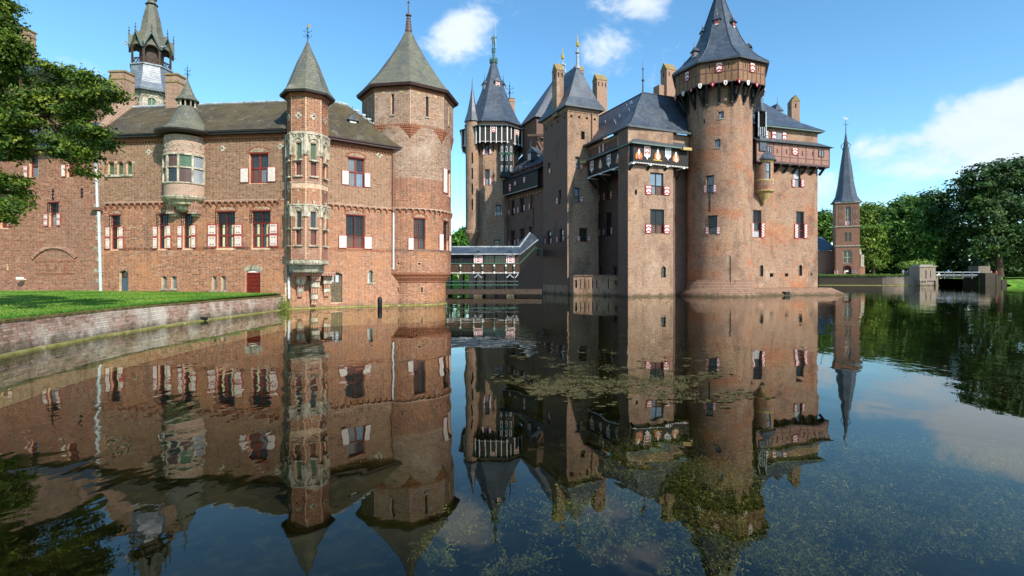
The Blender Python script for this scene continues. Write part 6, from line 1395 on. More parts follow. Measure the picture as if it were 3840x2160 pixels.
def bell(a, b, ta, tb, n=5, lift=.55):
    rows = []
    for i in range(n + 1):
        f = i / n; sag = -lift * math.sin(math.pi * min(1, f * 1.6)) * (1 - f); rows.append((a.lerp(ta, f) + Vector((0, 0, sag)), b.lerp(tb, f) + Vector((0, 0, sag))))
    return rows
mb = MB()
for A_, B_ in ((bell(c0, cL, AP, AL), 0), (bell(c0, cR, AP, AR), 0)):
    for (p, q), (u, v) in zip(A_, A_[1:]): mb.face([p, q, v, u])
bk = AP + DV * 5 + RV * 5; bk.z = zhe; mb.face([AP, AL, AL + RV * 5 + Vector((0, 0, -5))]); mb.face([AP, AR, AR + DV * 6 + Vector((0, 0, -5)), AL + RV * 5 + Vector((0, 0, -5))]); rf = mb.build('roof', S_BLUE, hb)
mb = MB(); mb.tube([p for p, q in bell(c0, cL, AP, AL)], .09, 5); mb.tube([AP, AL], .09, 5); mb.tube([AP, AR], .09, 5); mb.build('ridge', LEADD, rf)
mb = MB(); mb.bar(c0, cL, .2); mb.bar(c0, cR, .2); mb.build('gutter', LEADD, rf)
finial(rf, (AP.x, AP.y, AP.z - .1), 3.6, .09, LEADD)
mb = MB()
for k in range(12):
    f = random.random() * .8 + .1; g_ = random.random() * .6 + .2; p = c0.lerp(cL, f).lerp(AP.lerp(AL, f), g_); mb.bar(p + Vector((-.1, -.2, 0)), p + Vector((-.2, -.3, .25)), .06)
mb.build('roof_hook', LEAD, rf)
chimney(hb, (gx(2252, 67), 67.5), 1.55, 1.1, 16, gz(300, 67), .4, True, 3, CHIM, LICHEN)
chimney(hb, (gx(2511, 66), 66.5), 1.5, 1.2, 18, gz(262, 66), .4, True, 2, CHIM, LICHEN); mb = MB(); mb.obox((gx(2490, 66), 66.6, 18), 2.0, 1.15, gz(320, 66) - 18, .4); mb.build('chimney_shoulder', CHIM, hb)

# ---- low bastion at the water between them
BQ = Vector((12.25, 55.9, 0)); BL_ = Vector((6.8, 57.6, 0)); WBS = Plane(BL_[:2], BQ[:2]); zb_ = 2.12
bs = thing('bastion', 'low brick bastion with arrow slits rising from the water between two towers', 'wall', (9.5, 57.5, 0))
sl = [R(WBS, B4, x - 5, 1180, x + 5, 1280) for x in (78, 125, 168, 208, 255)] + [R(WBS, B4, 376, 1175, 387, 1278), R(WBS, B4, 18, 1190, 40, 1275)]
simple_wall(bs, WBS, -1.2, zb_, sl, CASTLE, reveal=.3); plug(bs, WBS, sl, .28, 'arrow_slit')
mb = MB(); e1_ = BQ + Vector((.5, 2.2, 0)); mb.face([BQ + Vector((0, 0, -1.2)), e1_ + Vector((0, 0, -1.2)), e1_ + Vector((0, 0, zb_)), BQ + Vector((0, 0, zb_))]); e2_ = BL_ + Vector((-.3, 4.0, 0)); mb.face([BL_ + Vector((0, 0, -1.2)), e2_ + Vector((0, 0, -1.2)), e2_ + Vector((0, 0, zb_)), BL_ + Vector((0, 0, zb_))]); mb.face([BL_ + Vector((0, 0, zb_ - .3)), BQ + Vector((0, 0, zb_ - .3)), e1_ + Vector((0, 6, zb_ - .3)), e2_ + Vector((0, 3, zb_ - .3))]); mb.build('side_wall', CASTLE, bs)
n = 5
for i in range(n): mb = MB(); mb.wbox(WBS, WBS.len * i / n + .03, WBS.len * (i + 1) / n - .03, zb_, zb_ + .14, -.5, .1); mb.build('coping_stone', APRON, bs)
p = WBS.inv(*B4(463, 1215)); mb = MB(); mb.bar(WBS.m(p[0], p[1] - .5, .05), WBS.m(p[0], p[1] + .3, .05), .06); mb.bar(WBS.m(p[0] - .25, p[1] - .2, .05), WBS.m(p[0] + .25, p[1] + .2, .05), .06); mb.bar(WBS.m(p[0] - .25, p[1] + .2, .05), WBS.m(p[0] + .25, p[1] - .2, .05), .06); mb.build('wall_anchor', IRON, bs)

# ---- great round keep
EC_ = (22.5, 56.5); ER_ = 3.3; WE = Cyl(EC_, ER_)
kp = thing('great_round_tower', 'huge round brick tower with timbered gallery under an octagonal slate spire', 'tower', (EC_[0], EC_[1], 0))
erot = math.atan2(-EC_[1], -EC_[0]) + math.radians(22.5)
zeg0, zeg1 = gz(B5(700, 893)[1], 52.4), gz(B5(700, 640)[1], 51.9)
eh = [R(WE, B6, 207, 440, 266, 574), R(WE, B6, 224, 755, 293, 902), R(WE, B6, 276, 153, 318, 217), R(WE, B5, 708, 1210, 766, 1289), R(WE, B3, 1438, 550, 1462, 602)]
mb = MB(); panel(mb, WE, -5.9, 5.9, .85, zeg0, eh, .25, 0, .3); ew = mb.build('wall', CASTLE_R, kp)
cwin(kp, WE, B6, (207, 440, 266, 574), (190, 515, 211, 579), (263, 510, 288, 573), 1, (.45,), panes=[G_BLUE, G_GREY]); cwin(kp, WE, B6, (224, 755, 293, 902), (202, 845, 227, 904), (289, 840, 316, 902), 1, (.4,), (226, 757, 291, 842), panes=[G_DARK])
window(kp, WE, eh[2], TIMBER, [G_GREY], 1, (), fw=.07, sill=STONEG); window(kp, WE, eh[3], TIMBER, [G_GREY], 1, (), fw=.07, sill=STONEG); plug(kp, WE, eh[4:])
for k in (2, 3): arch_band(kp, WE, eh[k][0] - .02, eh[k][1] + .02, eh[k][3] + .02, .1, .25, .02, CHIM)
mb = MB(); mb.lathe((EC_[0], EC_[1], 0), [(ER_ + 1.05, -1.2), (ER_ + .9, .02), (ER_ + .28, .72), (ER_ + .12, .76), (ER_ + .03, 1.7)], 40); weld(mb.build('apron', APRON, kp, True))
mb = MB(); mb.wbox(WE, 1.05, 1.12, 1.0, 4.2, 0, .05); mb.wbox(WE, -.9, -.84, 8.8, 11.5, 0, .05); mb.build('lightning_rod', IRON, kp)
# gallery: eight sides of brick panels in dark framing
KR = 4.72; KF = faces8(EC_, KR, erot); BRKP = brick_uv('brick_panel', (142, 104, 72), (122, 88, 64), (150, 122, 96), [((112, 84, 60), .6, .56, .5, (1, 1, 1))], bw=.22, bh=.09)
FRAME = plain('frame_purple', (96, 70, 66), .7, 0, .15, 6); HER = [REDP, WHITEP]
for fi, W in enumerate(KF):
    mb = MB(); mb.wbox(W, 0, W.len, zeg0, zeg1, -.15, 0); o = mb.build('gallery_panel', BRKP, kp); q = MB(); n = 6
    for i in range(n + 1): x = W.len * i / n; q.wbox(W, x - .045, x + .045, zeg0, zeg1, 0, .03)
    q.wbox(W, 0, W.len, (zeg0 + zeg1) / 2 - .04, (zeg0 + zeg1) / 2 + .04, 0, .026); q.wbox(W, 0, W.len, zeg0 - .06, zeg0 + .08, -.1, .05); q.wbox(W, 0, W.len, zeg1 - .08, zeg1, 0, .04); q.build('framing', FRAME, o)
    q = MB()
    for i in (1, 4): x = W.len * (i + .5) / n; q.wbox(W, x - .035, x + .035, zeg1 - .85, zeg1 - .25, 0, .012)
    q.build('arrow_slit', DARKHOLE, o)
    shutter(o, W, (W.len / 2 - .34, W.len / 2 + .34, zeg0 + 1.0, zeg1 - .12), 'chev', .035)
    for i in range(3):
        x = W.len * (i + .0) / 3; q = MB(); k = (i + fi) % 2
        q.wpoly(W, [(x - .17, zeg0 + .1), (x - .17, zeg0 - .22), (x, zeg0 - .42), (x + .17, zeg0 - .22), (x + .17, zeg0 + .1)], .04, .1, 0); q.wpoly(W, [(x - .06, zeg0 - .16), (x, zeg0 - .28), (x + .06, zeg0 - .16), (x, zeg0 - .0)], .1, .108, 1); q.build('shield', [REDP, WHITEP] if k else [WHITEP, IRON], o)
    for i in range(3):
        x = W.len * (i + .5) / 3; q = MB(); q.bar(W.m(x, zeg0 - 1.7, -1.0), W.m(x, zeg0 - .1, -.1), .2); q.bar(W.m(x, zeg0 - 1.9, -1.02), W.m(x, zeg0 - .1, -1.02), .2); q.build('strut', BLACKW, o)
mb = MB(); mb.lathe((EC_[0], EC_[1], 0), [(ER_ - .1, zeg0 + .02), (KR - .05, zeg0 + .02)], 8, erot); mb.build('gallery_floor', BLACKW, kp)
mb = MB(); mb.lathe((EC_[0], EC_[1], 0), [(KR - .6, zeg1 + .02), (KR + .42, zeg1 - .02), (KR + .46, zeg1 + .14), (KR - .4, zeg1 + .3)], 8, erot); mb.build('eaves', LEADD, kp)
RP = [(5.12, 24.15), (4.15, 24.95), (3.1, 26.1), (2.3, 27.6), (1.6, 29.3), (1.0, 31.0), (.52, 32.4), (.12, 34.2)]; dz = zeg1 + .16 - RP[0][1]
mb = MB(); mb.lathe((EC_[0], EC_[1], dz), RP, 8, erot); kr = mb.build('roof', S_BLUE, kp)
mb = MB()
for k in range(8):
    t = erot + 2 * math.pi * k / 8; mb.tube([(EC_[0] + r * math.cos(t), EC_[1] + r * math.sin(t), z + dz + .02) for r, z in RP], .06, 4)
mb.build('hip_roll', LEADD, kr)
finial(kr, (EC_[0], EC_[1], 34.0 + dz), 3, .12, LEADD)
def rr_at(z): return float(np.interp(z - dz, [p[1] for p in RP], [p[0] for p in RP])) * .93
va = math.atan2(-EC_[1], -EC_[0])
for a_, y in ((-8, 262), (-72, 330), (58, 290), (-52, 595), (-108, 680), (82, 580)):
    zq = gz(B5(0, y)[1], 54.8); t = va + math.radians(a_); rq = rr_at(zq); dormer(kp, (EC_[0] + rq * math.cos(t), EC_[1] + rq * math.sin(t), zq), t, .55, .62, .9, S_BLUE, 'stripe', .75)

# ---- right hand block
K0 = Vector((24.6, 57.0, 0)); KD = Vector((1, .29, 0)).normalized(); K1 = Vector((35.5, 60.4, 0)); WK = Plane(K0[:2], K1[:2]); KN = Vector((WK.nx, WK.ny, 0))
kb = thing('right_block', 'brick block with corbelled timber gallery and striped shutters right of the great tower', 'building', (30, 59, 0))
zk0, zk1, zke = 14.75, 16.85, 18.75
kh = [R(WK, B6, 577, 713, 638, 926), R(WK, B6, 917, 723, 973, 933), R(WK, B6, 895, 373, 950, 531), R(WK, B6, 627, 1143, 656, 1231), R(WK, B6, 934, 1143, 963, 1226), R(WK, B6, 707, 1207, 736, 1236), R(WK, B6, 827, 1207, 853, 1233), R(WK, B6, 1030, 1203, 1041, 1223)]
simple_wall(kb, WK, -1.2, zke, kh, CASTLE_R)
sp = MB(); spandrels(sp, WK, kh[3], .15); spandrels(sp, WK, kh[4], .15); sp.build('spandrel', CASTLE_R, kb)
cwin(kb, WK, B6, (577, 713, 638, 926), (563, 812, 580, 926), (637, 811, 664, 929), 1, (.26, .56), (580, 716, 637, 808), panes=[G_PALE, G_DARK, G_DARK], style='diag', frame=REDF); cwin(kb, WK, B6, (917, 723, 973, 933), (899, 820, 928, 935), (974, 820, 1001, 935), 1, (.3, .56), (918, 726, 973, 816), style='diag', frame=REDF); cwin(kb, WK, B6, (895, 373, 950, 531), (879, 468, 904, 531), (950, 468, 976, 531), 1, (.42,), panes=[G_GREY, G_PALE], style='diag', lint=False)
for k in (3, 4): window(kb, WK, kh[k], IRON, [G_DARK], 1, (.5,), fw=.05); arch_band(kb, WK, kh[k][0], kh[k][1], kh[k][3] - .1, .15, .25, .02, CHIM)
plug(kb, WK, kh[5:])
q = R(WK, B6, 711, 455, 739, 521); shutter(kb, WK, q, 'diag2', .04)
K2 = K1 + Vector((-WK.nx, -WK.ny, 0)) * 7; mb = MB(); mb.face([K1 + Vector((0, 0, -1.2)), K2 + Vector((0, 0, -1.2)), K2 + Vector((0, 0, zke)), K1 + Vector((0, 0, zke))]); mb.build('side_wall', CASTLE_SHADE, kb)
mb = MB(); za_ = .78
for (d0, z0_, d1, z1_) in ((1.9, -1.2, 1.75, .02), (1.75, .02, .75, za_), (.75, za_, 0, za_ + .04)): mb.face([WK.m(.5, z0_, d0), WK.m(WK.len + d0 + .7, z0_, d0), WK.m(WK.len + d1 + .5, z1_, d1), WK.m(.5, z1_, d1)])
for (d0, z0_, d1, z1_) in ((1.9, -1.2, 1.75, .02), (1.75, .02, .75, za_)): mb.face([WK.m(WK.len + d0 + .7, z0_, d0), WK.m(WK.len + d0 + .7, z0_, -7), WK.m(WK.len + d1 + .5, z1_, -7), WK.m(WK.len + d1 + .5, z1_, d1)])
mb.build('apron', APRON, kb)
mb = MB(); q = R(WK, B6, 697, 1360, 735, 1390); mb.wbox(WK, q[0] + .6, q[1] + .6, .05, .4, 1.2, 1.75); mb.build('outlet', IRON, kb)
# its gallery
gp = Vector(WK.m(2.2, 0, .75)); WG = Plane(WK.m(2.0, 0, .8)[:2], WK.m(WK.len + .85, 0, .8)[:2]); mb = MB(); mb.wbox(WG, 0, WG.len, zk0, zk1, -.14, 0); go2 = mb.build('gallery', brick_uv('brick_gallery', (150, 106, 92), (132, 92, 80), (156, 130, 116), bw=.24, bh=.09), kb)
mb = MB(); pz = Vector(WG.m(WG.len, 0, 0)); mb.face([pz + Vector((0, 0, zk0)), pz - KN * 8 + Vector((0, 0, zk0)), pz - KN * 8 + Vector((0, 0, zk1)), pz + Vector((0, 0, zk1))]); mb.build('gallery_end', go2.data.materials[0], go2)
mb = MB(); n = 9
for i in range(n + 1): x = WG.len * i / n; mb.wbox(WG, x - .05, x + .05, zk0, zk1, 0, .03)
mb.wbox(WG, 0, WG.len, zk0 - .1, zk0 + .12, -.1, .06); mb.wbox(WG, 0, WG.len, zk0 + .62, zk0 + .68, 0, .022); mb.build('framing', FRAME, go2)
mb = MB(); mb.wbox(WG, 0, WG.len, zk0 - .16, zk0 - .1, -.85, .02); mb.build('floor', BLACKW, go2)
for i in range(8): x = WG.len * (i + .5) / 8; q = MB(); q.bar(WG.m(x, zk0 - .9, -.78), WG.m(x, zk0 - .15, -.05), .2); q.wbox(WG, x - .13, x + .13, zk0 - .3, zk0 - .1, -.7, .1); q.build('strut', BLACKW, go2)
for rc in ((683, 203, 723, 259), (1089, 235, 1131, 291)): h = R(WG, B6, *rc); window(go2, WG, h, FRAME, [G_GREY], 2, (), rec=-.06, fw=.06)
shutter(go2, WG, R(WG, B6, 879, 221, 926, 276), 'chev', .03)
mb = MB()
for x, y in ((765, 245), (840, 250), (963, 262), (1045, 268)): h = R(WG, B6, x - 3, y - 18, x + 3, y + 18); mb.wbox(WG, h[0], h[1], h[2], h[3], 0, .012)
mb.build('arrow_slit', DARKHOLE, go2)
mb = MB(); mb.face([WG.m(-.2, zk1 + .02, .35), WG.m(WG.len + .35, zk1 + .02, .35), WG.m(WG.len - .9, zk1 + .75, -.8), WG.m(-.2, zk1 + .75, -.8)]); mb.face([WG.m(WG.len + .35, zk1 + .02, .35), WG.m(WG.len + .35, zk1 + .02, -8), WG.m(WG.len - .9, zk1 + .75, -8), WG.m(WG.len - .9, zk1 + .75, -.8)]); mb.build('gallery_roof', LEADD, kb)
for rc in ((663, 84, 693, 161), (719, 90, 753, 166), (801, 97, 834, 171)): q = R(WK, B6, *rc); shutter(kb, WK, q, 'chev', .05)
for rc in ((620, 92, 661, 160), (754, 101, 800, 168)): q = R(WK, B6, *rc); mb = MB(); mb.wbox(WK, q[0], q[1], q[2], q[3], 0, .04); mb.build('attic_window', G_GREY, kb)
mb = MB(); mb.wbox(WK, 2.5, WK.len + .4, zke - .05, zke + .12, -.2, .55); mb.build('gutter', PATINA, kb)
e0_, e1__ = Vector(WK.m(1.5, zke + .12, .6)), Vector(WK.m(WK.len + .6, zke + .12, .6)); e2__ = Vector(WK.m(WK.len + .6, zke + .12, -9)); t0_ = Vector(WK.m(-3.5, 25.2, -4.6)); t1_ = Vector(WK.m(2.6, 25.2, -4.6))
mb = MB(); m0, m1, m2_ = e0_.lerp(t0_, .25) - Vector((0, 0, .45)), e1__.lerp(t1_, .25) - Vector((0, 0, .45)), e2__.lerp(t1_, .25) - Vector((0, 0, .45))
mb.face([e0_, e1__, m1, m0]); mb.face([m0, m1, t1_, t0_]); mb.face([e1__, e2__, m2_, m1]); mb.face([m1, m2_, t1_]); rf = mb.build('roof', S_BLUE, kb)
dormer(kb, on_roof(None, B5, 1365, 1290, 20.9), math.atan2(WK.ny, WK.nx), .95, .95, 2.0, S_BLUE, 'glass', .8)
chimney(kb, (gx(2976, 66), 66), 1.15, 1.0, 18.5, gz(385, 66), math.atan2(WK.dy, WK.dx) + 1.2, True, 1, CHIM, LICHEN)
# round bartizan in the angle
oc_ = Vector(WK.m(WK.inv(2858, 700)[0], 0, .2)); WO = Cyl((oc_.x, oc_.y), 1.0); zo_0, zo_1 = gz(B6(0, 548)[1], 57), gz(B6(0, 315)[1], 57)
mb = MB(); ow = [(.25, .75, gz(B6(0, 478)[1], 57), gz(B6(0, 335)[1], 57))]; panel(mb, WO, -2.0, 2.0, zo_0, zo_1, ow, .15, 0, .2); bo = mb.build('bartizan', CASTLE_R, kb); window(kb, WO, ow[0], TIMBER, [G_GREY, G_BLUE], 1, (.5,), rec=.1, fw=.05)
mb = MB(); mb.lathe((oc_.x, oc_.y, 0), [(.15, zo_0 - 1.5), (.4, zo_0 - 1.0), (.55, zo_0 - .8), (.8, zo_0 - .35), (1.08, zo_0 - .12), (1.08, zo_0)], 20); mb.build('stone_corbel', YELLOWS, bo)
for prof in ([(1.0, zo_1 - .25), (1.06, zo_1 - .2), (1.06, zo_1)], [(1.0, zo_0 + .95), (1.04, zo_0 + 1.0), (1.04, zo_0 + 1.12), (1.0, zo_0 + 1.15)]): mb = MB(); mb.lathe((oc_.x, oc_.y, 0), prof, 20); mb.build('stone_band', YELLOWS, bo)
mb = MB(); mb.lathe((oc_.x, oc_.y, 0), [(1.3, zo_1), (1.32, zo_1 + .12), (.75, zo_1 + .9), (.35, zo_1 + 1.5)], 16); mb.build('bartizan_roof', S_BLUE, bo)
tn = Vector(WK.m(WK.inv(2838, 500)[0], 0, .5)); mb = MB(); zt0_, zt1_ = zo_1 + 1.0, gz(B6(0, 0)[1], 57) ; mb.obox((tn.x, tn.y, zt0_), .9, .9, gz(B6(0, 130)[1], 57) - zt0_, .3, 0); 
for k in range(5): mb.obox((tn.x - .4 + .2 * k, tn.y - .48, gz(B6(0, 130)[1], 57)), .08, .08, 1.0, .3, 1)
mb.obox((tn.x, tn.y, gz(B6(0, 130)[1], 57)), .75, .75, 2.6, .3, 2)
for sx_ in (-.4, .4): mb.obox((tn.x + sx_, tn.y - .42, gz(B6(0, 130)[1], 57)), .13, .13, 2.7, .3, 1)
ztt = gz(B6(0, 130)[1], 57) + 2.7; mb.lathe((tn.x, tn.y, ztt), [(.7, 0), (.7, .1), (.4, .7), (.12, 1.7), (.02, 2.2)], 6, .3, 0); mb.build('timber_niche', [S_BLUE, LEAD, DARKHOLE], kb)
# ---------------------------------------------------------------- lantern tower behind the gatehouse roof
lc = (gx(569, 45), 45.0); ln = thing('lantern_tower', 'ornate lantern tower with open gabled gallery and slate spire above the mossy roof', 'tower', (lc[0], lc[1], 1))
lz = lambda y: gz(y, 44.0); lrot = math.atan2(-lc[1], -lc[0]) + math.radians(22.5); LR = 1.62
zb0, zb1 = lz(A1(0, 775)[1]), lz(A1(0, 560)[1]); zg_, zgr = zb1, lz(A1(0, 440)[1])
for W in faces8(lc, LR, lrot):
    m_ = W.len / 2; h = [(m_ - .3, m_ + .3, lz(A1(0, 910)[1]), lz(A1(0, 838)[1]))]
    mb = MB(); panel(mb, W, 0, W.len, 1, zb0, h, .15); o = mb.build('wall', YELLOWS if False else STONE, ln); sp = MB(); spandrels(sp, W, h[0], .28, -.1); sp.build('spandrel', STONE, o); window(ln, W, h[0], STONEG, [G_GREEN], 2, (), rec=.1, fw=.04, lead=.12)
    q = MB()
    for k in range(4):
        x = W.len * (k + .5) / 4; q.wpoly(W, [(x - .15, zb0 - .55), (x, zb0 - .3), (x + .15, zb0 - .55), (x + .1, zb0 - .55), (x, zb0 - .4), (x - .1, zb0 - .55)], 0, .05)
    q.wbox(W, -.03, W.len + .03, zb0 - .25, zb0 - .12, 0, .08); q.build('tracery', STONE, o)
mb = MB(); hb_ = zb1 - zb0; mb.lathe((lc[0], lc[1], zb0), [(LR + .1, -.12), (LR + .45, -.1), (LR + .48, .05), (LR + .18, hb_ * .3), (LR + .02, hb_ * .62), (LR - .08, hb_)], 8, lrot); LD2 = slate('lead_tiles', (112, 120, 128), (94, 102, 112), (74, 80, 88), [((140, 146, 150), .8, .58, .5, (1, 1, 1))], bw=.3, bh=.16, rough=.4); br2 = mb.build('bell_roof', LD2, ln)
mb = MB(); mb.lathe((lc[0], lc[1], 0), [(LR - .3, zb1), (LR + .02, zb1), (LR + .05, zb1 + .1), (LR - .3, zb1 + .1)], 8, lrot); mb.build('gallery_floor', LEAD, ln)
zr0 = zb1 + 1.75
for W in faces8(lc, LR - .08, lrot):
    mb = MB()
    for x in (.05, W.len - .05): mb.wbox(W, x - .06, x + .06, zb1 + .1, zr0, -.12, 0)
    pts, _, _ = seg_arch(W, .1, W.len - .1, zr0 - .5, .45, 8)
    for p, q in zip(pts, pts[1:]): mb.wpoly(W, [p, q, (q[0], zr0), (p[0], zr0)], -.1, 0)
    o = mb.build('arcade', TIMBER, ln)
    q = MB(); q.wbox(W, .1, W.len - .1, zb1 + .52, zb1 + .6, -.08, 0); q.wbox(W, .1, W.len - .1, zb1 + .1, zb1 + .16, -.08, 0)
    for k in range(3):
        x0, x1 = .1 + (W.len - .2) * k / 3, .1 + (W.len - .2) * (k + 1) / 3; q.bar(W.m(x0, zb1 + .14, -.04), W.m(x1, zb1 + .54, -.04), .05); q.bar(W.m(x1, zb1 + .14, -.04), W.m(x0, zb1 + .54, -.04), .05)
    q.build('balustrade', TIMBER, o)
    g = MB(); xm = W.len / 2; a_, b_, t_ = Vector(W.m(-.02, zr0 - .3, .16)), Vector(W.m(W.len + .02, zr0 - .3, .16)), Vector(W.m(xm, zr0 + 1.05, .16)); a2_, b2_, t2_ = Vector(W.m(xm - .35, zr0 + .2, -1.0)), Vector(W.m(xm + .35, zr0 + .2, -1.0)), Vector(W.m(xm, zr0 + 1.0, -.75)); dn = Vector((0, 0, -.06))
    for p, q_, r_, s_ in ((a_, t_, t2_, a2_), (b_, t_, t2_, b2_)): g.face([p, q_, r_, s_]); g.face([p + dn, q_ + dn, r_ + dn, s_ + dn]); g.face([p, q_, q_ + dn, p + dn])
    g.build('gable_roof', S_GREY, o); q = MB(); q.bar(a_ + dn, t_ + dn, .07); q.bar(b_ + dn, t_ + dn, .07); q.build('bargeboard', PATINA, o); finial(o, (t_.x, t_.y, t_.z - .05), .75, .045, LEADD)
    q = MB(); e_ = Vector(W.m(0, zr0 - .1, .1)); n_ = Vector(W.m(0, 0, 1)) - Vector(W.m(0, 0, 0)); q.tube([e_, e_ + n_ * .35 + Vector((0, 0, .02)), e_ + n_ * .5 + Vector((0, 0, .1))], [.07, .05, .03], 5); q.build('gargoyle', LEAD, o)
mb = MB(); hs_ = lz(-90) - zr0; mb.lathe((lc[0], lc[1], zr0), [(LR - .1, .0), (LR - .35, .55), (LR - .75, hs_ * .25), (.68, hs_ * .45), (.36, hs_ * .68), (.14, hs_ * .88), (.06, hs_)], 8, lrot); mb.build('spire', S_GREY, ln)
mb = MB(); mb.lathe((lc[0], lc[1], 0), [(.95, 1), (.95, zr0)], 8, lrot); mb.build('core', TIMBER, ln)
mb = MB(); zq = zr0 + hs_ * .66
for zz, r in ((zq, .45), (zq + .5, .36)): mb.lathe((lc[0], lc[1], zz), [(r, 0), (r + .04, .04), (r, .08)], 12)
mb.build('spire_ring', IRON, ln)

# ---------------------------------------------------------------- covered bridge
BY = 54.0; WBR = Plane((gx(1560, BY), BY), (gx(1958, BY - .3), BY - .3)); Lb = WBR.len
bg = thing('covered_bridge', 'covered timber footbridge with slate roof and glazed side leading up to the castle', 'bridge', (-2, 54, 0))
bz = lambda y: gz(Z3(0, y)[1], BY)
z_deck, z_low, z_rail, z_eave, z_rg = bz(1255), bz(905), bz(742), bz(572), bz(415); dp = 2.6
SX = WBR.inv(Z3(1640, 0)[0], 0)[0]
mb = MB(); mb.face([WBR.m(0, z_eave, .35), WBR.m(SX, z_eave, .35), WBR.m(SX, z_rg, -dp / 2), WBR.m(0, z_rg, -dp / 2)]); mb.face([WBR.m(0, z_eave, -dp - .35), WBR.m(SX + .5, z_eave, -dp - .35), WBR.m(SX, z_rg, -dp / 2), WBR.m(0, z_rg, -dp / 2)])
# stair part climbing back to the castle wall
S0, S1 = Vector(WBR.m(SX, 0, 0)), Vector((gx(2034, 68.0), 68.0, 0)); S1m = S0.lerp(S1, .62); rise = 2.15
def up(p, z): return Vector((p.x, p.y, z))
sd = (S1 - S0).normalized(); sn = Vector((sd.y, -sd.x, 0)); sn = -sn if sn.x < 0 else sn
E0, E1_, E2_ = S0 + sn * .35, S1m + sn * .35, S1 + sn * .35; Q0 = Vector(WBR.m(SX, 0, -dp / 2)); T0, T1, T2 = Q0, S1m - sn * .6, S1 - sn * .6
mb.face([up(S0, z_eave) + Vector((0, -.3, 0)), up(E1_, z_eave + rise), up(T1, z_rg + rise), up(T0, z_rg)]); mb.face([up(E1_, z_eave + rise), up(E2_, z_eave + rise), up(T2, z_rg + rise), up(T1, z_rg + rise)]); U1, U2 = S1m - sn * 1.7, S1 - sn * 1.7
mb.face([up(T0, z_rg), up(T1, z_rg + rise), up(U1, z_eave + rise), up(Q0 - sn * 1.2, z_eave)]); mb.face([up(T1, z_rg + rise), up(T2, z_rg + rise), up(U2, z_eave + rise), up(U1, z_eave + rise)]); brf = mb.build('roof', S_BLUE, bg)
mb = MB(); mb.bar(WBR.m(0, z_eave + .02, .37), WBR.m(SX, z_eave + .02, .37), .1); mb.bar(up(S0, z_eave), up(E1_, z_eave + rise), .1); mb.bar(WBR.m(0, z_rg, -dp / 2), WBR.m(SX, z_rg, -dp / 2), .14); mb.bar(up(T0, z_rg), up(T1, z_rg + rise), .14); mb.build('ridge_lead', LEAD, brf)
mb = MB()
for x in (680, 995, 1290, 1512): s, _ = WBR.inv(Z3(x, 0)[0], 0); p = Vector(WBR.m(s, (z_eave + z_rg) / 2 + .25, -.5)); mb.bar(p, p + Vector((-.12, -.15, .22)), .05)
mb.build('roof_hook', LEAD, brf)
# boarded parapet: planks, rails, glazing
def sx_(x): return WBR.inv(Z3(x, 0)[0], 0)[0]
mb = MB(); n = int(Lb / .2)
x = 0.0; k = 0
pl0 = None
while x < SX - .01:
    x1 = min(x + .2, SX); q = MB(); q.wbox(WBR, x + .006, x1 - .006, z_low, z_rail - .05, -.05, .0 + .012 * (k % 2)); q.build('plank', PLANK, bg); x = x1; k += 1
mb = MB(); mb.wbox(WBR, 0, SX, z_rail - .05, z_rail + .05, -.12, .08); gr_ = mb.build('green_rail', GREENP, bg)
mb = MB(); mb.bar(up(S0, z_rail), up(S1m, z_rail + rise), .12); mb.bar(up(S1m, z_rail + rise), up(S1, z_rail + rise), .12); mb.build('stair_rail', GREENP, bg)
mb = MB()
for i in range(14):
    a_, b_ = S0.lerp(S1m, i / 14), S0.lerp(S1m, (i + 1) / 14); za_, zb_ = rise * i / 14, rise * (i + 1) / 14
    mb.face([up(a_, z_low + za_), up(b_, z_low + zb_), up(b_, z_rail - .05 + zb_), up(a_, z_rail - .05 + za_)])
mb.face([up(S1m, z_low + rise), up(S1, z_low + rise), up(S1, z_rail + rise), up(S1m, z_rail + rise)]); mb.face([up(S0, z_low), up(S1m, z_low + rise), up(S1m - sn * 2.6, z_low + rise), up(S0 - sn * 2.6, z_low)]); mb.build('stair_side', BLACKW, bg)
mb = MB()
for i in range(9):
    a_, b_ = S0.lerp(S1m, (i + .12) / 9), S0.lerp(S1m, (i + .88) / 9); za_, zb_ = rise * (i + .12) / 9, rise * (i + .88) / 9
    mb.face([up(a_, z_rail + .1 + za_) , up(b_, z_rail + .1 + zb_), up(b_, z_eave - .15 + zb_), up(a_, z_eave - .15 + za_)])
mb.build('stair_glazing', G_DARK, bg)
for i in range(10): a_ = S0.lerp(S1m, i / 9); q = MB(); q.bar(up(a_, z_rail + rise * i / 9), up(a_, z_eave + rise * i / 9), .1); q.build('stair_post', BLACKW, bg)
bays = [(0, sx_(340)), (sx_(340), sx_(540)), (sx_(540), sx_(782)), (sx_(948), sx_(1170)), (sx_(1170), sx_(1388))]
for a_, b_ in bays:
    q = MB(); q.wbox(WBR, a_, a_ + .07, z_rail + .05, z_eave, -.1, .02); q.wbox(WBR, b_ - .07, b_, z_rail + .05, z_eave, -.1, .02); q.wbox(WBR, a_ + .07, b_ - .07, z_eave - .12, z_eave, -.1, .02)
    for k in range(1, 4): x = a_ + (b_ - a_) * k / 4; q.wbox(WBR, x - .02, x + .02, z_rail + .05, z_eave - .12, -.07, -.02)
    for k in range(1, 6): z = z_rail + (z_eave - z_rail) * k / 6; q.wbox(WBR, a_ + .07, b_ - .07, z - .012, z + .012, -.065, -.025)
    o = q.build('window', BLACKW, bg); q = MB(); q.wbox(WBR, a_ + .05, b_ - .05, z_rail + .05, z_eave - .1, -.06, -.045); q.build('pane', G_DARK, o)
